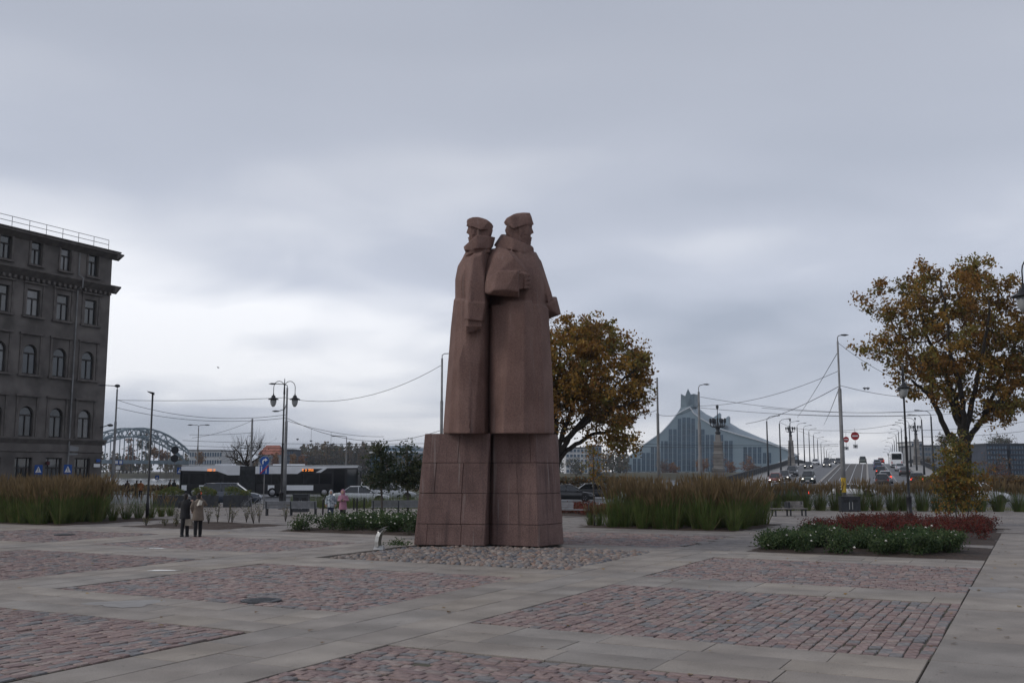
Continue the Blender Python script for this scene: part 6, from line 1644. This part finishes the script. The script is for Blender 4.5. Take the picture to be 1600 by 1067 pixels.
    for x in (h + .005, -h + .02):
        k = MB(); k.box((x, 0, .40 if x > 0 else .62), (.03, .52, .11)); k.build('number_plate', M['signwhite'], th)
    k = MB(); k.box((0, 0, .25), (L * .93, Wd * .88, .12)); k.build('underbody', M['black'], th)
    return th
def on_bridge(label, d, t, toward, col, kind='sedan', lights='front', group=None):
    sl = (bz(d + 1) - bz(d - 1)) / 2
    rz = math.atan2(BC, BS); rz = rz + math.pi if toward else rz
    return car(label, BR(d, t, .02), rz, col, kind, lights, group, (-sl if toward else sl))
on = 'oncoming cars on the bridge'; aw = 'cars driving away over the bridge'
SILV, DARK, BLK, WHT, RED, BLUE, GRN = (.36, .37, .38), (.045, .048, .055), (.015, .016, .018), (.62, .63, .64), (.22, .05, .035), (.03, .06, .13), (.04, .055, .05)
on_bridge('reddish oncoming car with lit headlights, nearest the left railing', 146, -12.3, True, RED, 'hatch', 'front', on)
on_bridge('dark oncoming car close behind the reddish one', 157, -11.9, True, DARK, 'hatch', 'front', on)
on_bridge('tall dark oncoming car with unlit lamps in the outer lane', 178, -12.2, True, BLK, 'suv', 'none', on)
on_bridge('dark green oncoming car with bright headlights in the inner lane', 149, -8.0, True, GRN, 'suv', 'front', on)
on_bridge('dark oncoming saloon with bright headlights before the white car', 226, -12.0, True, DARK, 'sedan', 'front', on)
on_bridge('white oncoming car high up in the outer lane', 262, -12.2, True, WHT, 'sedan', 'none', on)
on_bridge('dark oncoming saloon with lit lamps alone in the inner lane', 238, -8.6, True, DARK, 'sedan', 'front', on)
on_bridge('dark oncoming car following higher up in the inner lane', 280, -8.7, True, BLK, 'sedan', 'front', on)
on_bridge('grey oncoming van at the crest of the bridge', 316, -11.5, True, (.12, .13, .15), 'van', 'front', on)
on_bridge('dark oncoming van at the crest beside the tram lane', 318, -8.2, True, DARK, 'van', 'none', on)
on_bridge('silver car driving away, left lane, nearest the crossing', 150, 2.3, False, SILV, 'suv', 'rear', aw)
on_bridge('dark brown car driving away at the bridge foot behind the tufts', 138, 1.7, False, (.05, .04, .035), 'suv', 'none', aw)
on_bridge('black car driving away in front of the silver one', 182, 2.1, False, BLK, 'hatch', 'rear', aw)
on_bridge('dark blue car driving away in the left lane', 216, 2.0, False, BLUE, 'hatch', 'none', aw)
on_bridge('pale blue car driving away highest in the left lane', 244, 2.1, False, (.25, .32, .40), 'hatch', 'none', aw)
on_bridge('silver saloon driving away in the right lane behind the lorry', 208, 5.9, False, (.45, .47, .5), 'sedan', 'none', aw)
on_bridge('dark saloon driving away in the right lane', 182, 5.9, False, (.05, .045, .045), 'sedan', 'none', aw)
on_bridge('dark tall car with red tail lights beside the black lantern pole', 142, 6.0, False, BLK, 'suv', 'rear', aw)
on_bridge('small grey green van far up on the tram lane', 288, -1.1, False, (.10, .12, .11), 'van', 'none', aw)
on_bridge('small red car beyond the white coach near the crest', 282, 3.4, False, (.3, .03, .02), 'hatch', 'rear', aw)
def coach():
    d = 236; sl = (bz(d + 1) - bz(d - 1)) / 2; rz = math.atan2(BC, BS)
    th = thing('coach', 'white coach seen from behind driving up the right bridge lane', 'bus', BR(d, 6.0, .02), rz, None); th.rotation_euler = (0, -sl, rz)
    b = MB(); rings = []
    for x, k in ((-5.6, .93), (-5.4, 1.0), (5.4, 1.0), (5.6, .93)):
        rings.append([(x, y * k, .35 + (z - .35) * (k if z > 1 else 1)) for y, z in ((-1.22, .35), (-1.25, 1.2), (-1.25, 3.0), (-1.05, 3.3), (1.05, 3.3), (1.25, 3.0), (1.25, 1.2), (1.22, .35))])
    b.loft(rings); b.build('body', M['white'], th)
    g = MB(); g.hull([(-5.63, y, z) for y in (-.98, .98) for z in (1.75, 3.0)] + [(-5.5, y, z) for y in (-.98, .98) for z in (1.75, 3.0)]); g.build('rear_window', M['carglass'], th)
    for s in (-1, 1):
        g = MB(); g.box((0, s * 1.255, 2.35), (10.4, .02, 1.0)); g.build('side_window', M['carglass'], th)
        k = MB(); k.box((-5.58, s * 1.0, 1.1), (.08, .2, .5)); k.build('tail_light', M['tail'], th)
        for x in (-3.4, 3.6): w_ = MB(); w_.lathe([(.001, -.14), (.46, -.14), (.48, 0), (.46, .14), (.001, .14)], (x, s * 1.05, .48), 14, axis='Y'); w_.build('wheel', M['rubber'], th)
        k = MB(); k.box((5.3, s * 1.5, 2.7), (.12, .2, .5)); k.bar((5.3, s * 1.2, 2.9), (5.3, s * 1.45, 2.85), .05); k.build('mirror', M['black'], th)
    k = MB(); k.box((-5.6, 0, .6), (.12, 2.3, .3)); k.build('bumper', M['dark'], th)
coach()
# cars on the boulevard
def road_car(label, px, D, rz, col, kind, lights='none', **k): return car(label, (P(px, 735, D).x, D, -.11), rz, col, kind, lights, **k)
road_car('dark blue estate with a glowing red tail light behind the planters', 364, 79.5, R(6), (.045, .055, .075), 'suv', 'rear')
road_car('silver white car in front of the bus nose, behind the two women', 566, 80, R(4), (.42, .44, .46), 'sedan', 'rear')
road_car('pale car half hidden by the left reeds at the stone building', 75, 92, R(182), (.32, .34, .36), 'hatch', 'none')
road_car('black saloon emerging at the right edge of the monument', 888, 88, R(-3), BLK, 'sedan', 'none')
road_car('second dark car behind the black saloon right of the monument', 928, 96, R(2), (.03, .032, .036), 'sedan', 'none')
road_car('grey car seen through the tall reeds right of the monument', 1008, 86, R(0), (.20, .205, .20), 'sedan', 'none')
road_car('another grey car behind the reeds below the lamp pole', 1092, 95, R(180), (.22, .225, .22), 'hatch', 'none')
road_car('very dark car behind the first kerb tufts', 1215, 82, R(180), BLK, 'suv', 'rear')
road_car('white sports car turning at the foot of the bridge', 1334, 104, R(-28), (.64, .65, .66), 'coupe', 'none')
road_car('white car leaving behind the small yellow tree at right', 1526, 82, R(-4), (.60, .61, .62), 'suv', 'none')
road_car('grey white car seen through the gap between the two young trees', 615, 90, R(3), (.38, .40, .42), 'hatch', 'none')

def city_bus():
    D = 103.0; xl, xr = P(288, 735, D).x, P(562, 735, D).x; Lb = xr - xl
    th = thing('articulated_bus', 'long articulated city bus with white roof and black window band', 'bus', ((xl + xr) / 2, D, -.11))
    s = Lb / 274.0                              # metres per photo pixel along the side
    X_ = lambda px: (px - 425) * s
    ztop = P(425, 727.5, D).z + .11
    Z_ = lambda py: P(425, py, D).z + .11
    y0, y1 = -1.27, 1.27
    segs = [('rear_section', 288, 380), ('front_section', 404, 562)]
    for nm, a, b in segs:
        mb = MB(); xa, xb = X_(a), X_(b); rings = []
        front = nm == 'front_section'
        for i, (x, k) in enumerate(((xa, .96), (xa + .12, 1), (xb - .5, 1), (xb - .1, .98), (xb, .92)) if front else ((xa, .94), (xa + .25, 1), (xb - .1, 1), (xb, .98))):
            rings.append([(x, y * k, z) for y, z in ((y0, .32), (y0, 1.2), (y0, 2.75), (y0 * .90, ztop - .02), (y1 * .90, ztop - .02), (y1, 2.75), (y1, 1.2), (y1, .32))])
        mb.loft(rings); body = mb.build(nm, M['black'], th)
        # white roof edge with slanted ends, on both sides
        for sy in (-1, 1):
            yo = sy * 1.272
            w_ = MB()
            def pl(pts, m0=w_, d=.012): m0.prism([(X_(x), Z_(y)) for x, y in pts], 0, d, 0, tf=lambda p: Vector((p[0], yo + sy * p[2] , p[1])))
            if front: pl([(404, 728.5), (562, 728.3), (562, 730.5), (515, 731.2), (505, 738), (497, 738), (508, 732), (480, 732.5), (469, 740), (404, 740)])
            else: pl([(289.5, 728.5), (380, 727.5), (380, 742), (362, 742), (345, 736), (289.5, 735)])
            w_.build('roof_panel', M['white'], body)
            w_ = MB()
            for x0, x1 in (((424, 434), (453, 494)) if front else ((291, 299), (318, 330), (370, 380))): pl([(x0, 757.5), (x1, 757.5), (x1, 765.5), (x0, 765.5)], w_)
            w_.build('side_panel', M['white'], body)
            g = MB()
            for x0, x1 in (((406, 428), (430, 452), (454, 478), (480, 502), (504, 522)) if front else ((293, 300), (304, 326), (330, 352), (356, 378))): pl([(x0, 739.5), (x1, 739.5), (x1, 755.5), (x0, 755.5)], g, .006)
            g.build('window', M['busglass'], body)
            if front:
                d_ = MB(); pl([(525, 733), (542, 733), (542, 772), (525, 772)], d_, .009); d_.build('door', M['busglass'], body)
                d_ = MB(); pl([(546, 733), (560, 733), (560, 757), (546, 757)], d_, .01); d_.build('driver_window', M['glass'], body)
            wh = (431, 511) if front else (310,)
            for x in wh:
                t = MB(); t.lathe([(.001, -.12), (.46, -.12), (.48, 0), (.46, .12), (.001, .12)], (X_(x), sy * 1.18, .48), 16, axis='Y'); wo = t.build('wheel', M['rubber'], body)
                t = MB(); t.lathe([(.27, 0), (.2, .03), (.001, .05)] if sy > 0 else [(.27, 0), (.2, -.03), (.001, -.05)], (X_(x), sy * 1.30, .48), 12, axis='Y'); t.build('rim', M['rim'], body)
        rf = MB(); rf.box(((xa + xb) / 2, 0, ztop + .01), ((xb - xa) * .96, 2.1, .07)); 
        rf.box((xa + (xb - xa) * (.30 if front else .70), 0, ztop + .10), ((xb - xa) * .28, 1.7, .16)); rf.build('roof', M['white'], body)
        if front:
            ws = MB(); ws.hull([(xb + .004 - q, y * 1.12, z) for y in (-1, 1) for z, q in ((1.1, .01), (2.75, .11), (1.1, .1), (2.75, .2))]); ws.build('windscreen', M['glass'], body)
            mr = MB(); mr.bar((xb - .1, -1.2, 2.7), (xb + .35, -1.35, 2.6), .05); mr.box((xb + .35, -1.38, 2.25), (.16, .24, .62)); mr.build('mirror', M['black'], body)
            for sy in (-1, 1): h = MB(); h.blob((xb - .08, sy * .95, .75), (.1, .22, .12), 8, 4); h.build('headlight', M['headoff'], body)
        led = MB()
        r = random.Random(5 if front else 6); x = 476 if front else 330; xe = 494 if front else 341
        while x < xe:
            wd_ = r.uniform(.9, 1.5)
            for q in range(2): led.box((X_(x + wd_ / 2), -1.285, Z_(734.2) + (q - .5) * .13 + r.uniform(-.02, .02)), (wd_ * s * r.uniform(.6, .9), .012, .09))
            x += wd_ + (2.2 if r.random() < .2 else .25)
        tag(led.build('destination_display', M['led'], body), kind='stuff')
    bl_ = MB(); n = 14; rings = []
    for i in range(n * 2 + 1):
        x = X_(379.5) + (X_(404.5) - X_(379.5)) * i / (n * 2); k = 1.0 if i % 2 else .95
        rings.append([(x, y * k, z) for y, z in ((y0, .5), (y0, 2.7), (y0 * .9, ztop - .04), (y1 * .9, ztop - .04), (y1, 2.7), (y1, .5))])
    bl_.loft(rings); bl_.build('bellows', mat('bellows_rubber', (.055, .058, .06), .85), th)
city_bus()

# ================================================================== PEOPLE
def union(name, hullparts, m, parent, vox=.014, dec=.25, subs=2):
    mb = MB()
    for f in hullparts: f(mb)
    o = mb.build(name, m, parent)
    bake(o, [('REMESH', dict(mode='VOXEL', voxel_size=vox, use_smooth_shade=True)), ('SMOOTH', dict(factor=.5, iterations=6)), ('DECIMATE', dict(ratio=dec))])
    return o
def T(pts, rad, n=10): return lambda mb: mb.tube(pts, rad, n)
def B(c, r, n=12, k=9): return lambda mb: mb.blob(c, r, n, k)
def person(label, loc, rz, s, coat, trou, hair, hood=None, coat_len=.55, flare=1.0, shoes=None, arms=None, legs=None, group=None, pattern=None, lean=0.0):
    """facing local -y; s scales a 1.70 m figure. arms: list of (elbow, wrist, hand direction) for local left(+x) and right(-x)"""
    th = thing('person', label, 'person', loc, rz, group); th.scale = (s, s, s)
    arms = arms or [((.25, .03, 1.13), (.25, -.06, .90)), ((-.25, .03, 1.13), (-.25, -.06, .90))]
    legs = legs or [(.09, -.02, .02), (-.09, .03, -.02)]
    head = Vector((0, -.03 - lean, 1.56)); col_ = mat
    parts = [B(head, (.078, .098, .115)), B(head + Vector((0, -.03, -.055)), (.058, .062, .068)), T([(0, .0 - lean * .6, 1.36), head + Vector((0, .01, -.06))], [.062, .052])]
    parts += [T([head + Vector((0, -.09, .02)), head + Vector((0, -.118, -.025))], [.010, .017], 6), B(head + Vector((.078, .0, -.005)), (.012, .025, .032), 6, 5), B(head + Vector((-.078, .0, -.005)), (.012, .025, .032), 6, 5), T([head + Vector((-.03, -.097, -.062)), head + Vector((.03, -.097, -.062))], [.010, .010], 6)]
    parts += [T([(0, 0, .95), (0, -lean * .3, 1.2), (0, -lean * .6, 1.38)], [.12, .14, .07])]
    for (x, y0_, y1_) in legs: parts.append(T([(x * .9, 0, .95), (x, y0_, .48), (x, y1_ * 2 + .02, .10)], [.085, .058, .04]))
    for e_, w_ in arms:
        sx = 1 if e_[0] > 0 else -1; sh = Vector((sx * .17, -lean * .5, 1.36)); e_, w_ = Vector(e_), Vector(w_)
        parts.append(T([sh, e_, w_], [.05, .042, .03], 8))
    body = union('body', parts, M['skin'], th, .013, .3)
    for k, (e_, w_) in enumerate(arms):
        e_, w_ = Vector(e_), Vector(w_); d = (w_ - e_).normalized(); sd = d.cross(Vector((0, 1, .2))).normalized(); nn = d.cross(sd)
        hb = MB(); hb.loft([[w_ + d * t + sd * (a * wd) + nn * (b * .014) for a, b in ((-1, -1), (1, -1), (1, 1), (-1, 1))] for t, wd in ((-.02, .026), (.03, .040), (.085, .042))])
        for q in range(4):
            o_ = w_ + d * .08 + sd * ((q - 1.5) * .021); ln_ = (.062, .075, .07, .055)[q]
            hb.tube([o_, o_ + d * ln_ * .5 + nn * .006, o_ + d * ln_ + nn * .026], [.010, .0095, .007], 5)
        o_ = w_ + d * .02 + sd * .036; hb.tube([o_, o_ + sd * .03 + d * .03, o_ + sd * .034 + d * .065], [.012, .011, .008], 5)
        hb.build('hand', M['skin'], body, True)
    # eyes and mouth as small marks of their own
    ey = MB()
    for sx in (-1, 1): ey.blob(head + Vector((sx * .032, -.088, .012)), (.012, .006, .007), 6, 4)
    ey.build('eyes', M['black'], body)
    if trou is not None:
        tp = [B((0, 0, .92), (.155, .115, .12))]
        for (x, y0_, y1_) in legs: tp.append(T([(x * .85, 0, .92), (x, y0_, .48), (x, y1_ * 2 + .02, .06)], [.105, .078, .068]))
        union('trousers', tp, trou, th)
    for (x, y0_, y1_) in legs:
        sb = MB(); c = Vector((x, y1_ * 2 + .02, 0))
        sb.loft([[c + Vector((a * w_, b, z)) for a, b in ((-1, .07), (-1.1, -.06), (-.6, -.17), (.6, -.17), (1.1, -.06), (1, .07))] for z, w_ in ((0, .048), (.045, .048), (.075, .035))]); sb.loft([[c + Vector((a * .055, b * .055, z)) for a, b in ((1, 0), (.5, .87), (-.5, .87), (-1, 0), (-.5, -.87), (.5, -.87))] for z in (.05, .16)])
        sb.build('shoe', shoes or M['black'], th, True)
    cz = 1.40 - coat_len; f = flare
    cp = []
    ring_ = lambda z, a, b, dy=0: [(a * math.cos(t), b * math.sin(t) + dy, z) for t in [2 * math.pi * k / 16 for k in range(16)]]
    cp.append(lambda mb: mb.loft([ring_(cz, .215 * f, .165 * f), ring_(cz + .12, .205 * f, .16 * f), ring_(1.05, .185, .145, -lean * .25), ring_(1.22, .205, .145, -lean * .4), ring_(1.34, .20, .12, -lean * .5), ring_(1.41, .11, .095, -lean * .6), ring_(1.45, .08, .085, -lean * .65)]))
    for e_, w_ in arms:
        sx = 1 if e_[0] > 0 else -1; sh = Vector((sx * .165, -lean * .5, 1.355)); e_, w_ = Vector(e_), Vector(w_)
        cp.append(T([sh, sh.lerp(e_, .5), e_, e_.lerp(w_, .5), w_], [.082, .075, .066, .062, .056], 10))
    if hood:
        cp.append(lambda mb: mb.lathe([(.10, 1.38), (.118, 1.42), (.115, 1.47)], (0, -lean * .7, 0), 12))
    co = union('coat', cp, coat, th)
    nb = MB(); z = cz + .06
    while z < 1.36: nb.blob((.0, -(.168 * f if z < 1.0 else .158) - lean * .3, z), (.011, .008, .011), 6, 4); z += .13
    nb.build('button', M['dark'], co); tag(co.children[0], kind='stuff')
    if hood:
        hd = union('hood', [lambda mb: mb.loft([[head + Vector((.115 * math.cos(t) * k, .13 * y_, .145 * math.sin(t) * k + .0)) for t in [2 * math.pi * q / 14 for q in range(14)]] for y_, k in ((-.62, .93), (-.25, 1.05), (.35, .98), (.8, .65), (.92, .25))])], coat, th, .013, .3)
        fo = MB(); fo.blob(head + Vector((0, -.062, -.012)), (.078, .045, .105), 12, 8); fo.blob(head + Vector((0, -.108, -.02)), (.012, .014, .016), 6, 4); fo.build('face', M['skin'], hd, True)
    if hair is not None:
        union('hair', [B(head + Vector((0, .018, .03)), (.088, .098, .105)), B(head + Vector((0, .06, -.05)), (.075, .055, .09))], hair, th, .013, .3)
    return th
coat_blk = mat('coat_black', (.016, .016, .018), .8, .2, 6); coat_beige = mat('coat_beige', (.155, .125, .098), .85, .12, 6); coat_pink = mat('coat_pink', (.33, .16, .22), .75, .1, 9, bump=.4, bscale=25)
coat_pat = mat('coat_grey_pattern', (.14, .175, .20), .75, .3, 11, col2=(.46, .50, .53), detail=1)
tr_blk = mat('trousers_black', (.014, .014, .016), .85); tr_blue = mat('trousers_jeans', (.03, .042, .07), .85); hair_d = mat('hair_dark', (.018, .013, .011), .6)
cA = G(286, 838); cB = G(309, 838)
pA = person('person in a black knee length coat and black boots raising a camera', (cA.x + .03, cA.y + .05, 0), R(178), .99, coat_blk, tr_blk, hair_d, coat_len=.72, flare=.98, arms=[((.26, .02, 1.15), (.14, -.20, 1.36)), ((-.27, .0, 1.14), (-.16, -.22, 1.34))], legs=[(.05, .10, .06), (-.10, .0, -.02)])
pB = person('person in a beige brown coat with black trousers holding a hand to the face', (cB.x, cB.y - .05, 0), R(205), 1.0, coat_beige, tr_blk, hair_d, coat_len=.78, flare=1.08, arms=[((.26, -.02, 1.13), (.20, -.12, .98)), ((-.31, -.10, 1.20), (-.10, -.17, 1.46))], legs=[(.09, .03, .02), (-.10, -.03, -.03)])
bg_ = MB(); bg_.loft([[(x * w_, y * .06, z) for x, y in ((-1, -1), (1, -1), (1, 1), (-1, 1))] for z, w_ in ((0, .13), (.05, .14), (.24, .12), (.26, .10))]); bg_.tube([(-.07, 0, .25), (-.05, 0, .42), (.05, 0, .42), (.07, 0, .25)], .012, 5)
tag(bg_.build('handbag', mat('bag_cream', (.27, .235, .19), .7), None, loc=(cB.x - .38, cB.y + .02, .42)), 'cream handbag held low between the standing couple', 'bag')
sc_ = MB(); sc_.hull([(x, y, z) for x, y, z in ((-.10, 0, 0), (.09, 0, .04), (.10, .05, .20), (-.02, 0, .24), (.03, -.04, .22), (-.12, .03, .05), (0, .09, .1), (0, -.08, .05))]); 
tag(sc_.build('paper_map', mat('cream_paper', (.52, .49, .42), .8), None, loc=(cB.x + .10, cB.y - .26, 1.18)), 'pale folded paper held by the person in the beige coat', 'paper')
cm = MB(); cm.box((0, 0, 0), (.13, .06, .085)); cm.lathe([(.035, 0), (.038, .07), (.001, .07)], (0, .03, 0), 10, axis='Y'); tag(cm.build('camera_body', M['black'], None, loc=(cA.x + .06, cA.y + .30, 1.40)), 'small black camera held up by the person in black', 'camera')
cC = Vector((P(518, 735, 52).x, 52, -.02)); cD = Vector((P(537, 735, 51.6).x, 51.6, -.02))
pC = person('person in a hooded grey patterned jacket and dark jeans', cC, R(12), .935, coat_pat, tr_blue, None, hood=True, coat_len=.66, flare=1.02)
pD = person('person in a long hooded pink coat looking at a phone', cD, R(-10), .955, coat_pink, tr_blk, None, hood=True, coat_len=.78, flare=1.05, arms=[((.27, .02, 1.12), (.12, -.20, 1.12)), ((-.27, .03, 1.12), (-.10, -.22, 1.10))])
ph = MB(); ph.box((0, 0, 0), (.075, .012, .15), basis=Matrix.Rotation(R(-40), 3, 'X')); tag(ph.build('phone', M['black'], None, loc=cD + Vector((0, -.27, 1.07))), 'dark phone held by the person in pink', 'phone')
bk = MB(); bk.blob((0, 0, 0), (.17, .10, .24), 10, 7); bk.tube([(-.1, -.05, .22), (-.12, -.2, .3), (-.1, -.26, .1)], .018, 5); tag(bk.build('backpack', M['dark'], None, True, loc=cC + Vector((-.19, .14, .98))), 'dark bag on the back of the person in grey', 'bag')
br_ = mat('coat_brown', (.06, .045, .035), .85); orc = mat('coat_orange', (.24, .085, .03), .85); olc = mat('coat_olive', (.085, .065, .03), .85)
for px, D, c_, lab, rz in ((200, 106, br_, 'distant person in a dark brown coat by the river', 170), (214.5, 104, olc, 'distant person in an olive coat beside the orange one', 175), (221, 103.5, orc, 'distant person in an orange coat near the slim lamp', 190), (265, 112, coat_blk, 'distant person in black bending left of the bus', 120), (273, 111, coat_blk, 'distant upright person in black left of the bus', 160)):
    b = Vector((P(px, 735, D).x, D, -.13)); person(lab, b, R(rz), 1.0, c_, tr_blk, hair_d, coat_len=.75, group='people by the river', lean=.12 if 'bending' in lab else 0)
c = P(341, 575, 300); bd = MB(); bd.hull([(-.35, 0, 0), (.35, 0, 0), (0, .1, .08), (0, -.1, -.05)]); bd.add([(-.1, 0, 0), (-.15, .9, .35), (.18, .75, .3), (.15, 0, 0)], [(0, 1, 2, 3)]); bd.add([(-.1, 0, 0), (-.15, -.9, .35), (.18, -.75, .3), (.15, 0, 0)], [(0, 1, 2, 3)])
tag(bd.build('bird', M['dark'], None, loc=c), 'tiny dark bird high in the left sky', 'bird')

# ------------------------------------------------------------------ air
HAZE = True
if HAZE:
    hb = MB(); hb.box((0, 640, 20), (3600, 1400, 126)) if False else None
    hb.box((0, 560, 38), (3400, 1240, 86))
    hm = bpy.data.materials.new('haze'); hm.use_nodes = True; t = hm.node_tree; t.nodes.clear()
    o = N(t, 'ShaderNodeOutputMaterial'); pv_ = N(t, 'ShaderNodeVolumePrincipled'); pv_.inputs['Color'].default_value = (.80, .88, 1.0, 1); pv_.inputs['Density'].default_value = .00013; pv_.inputs['Anisotropy'].default_value = .2
    t.links.new(pv_.outputs[0], o.inputs['Volume'])
    ho = hb.build('haze', hm); ho['kind'] = 'stuff'
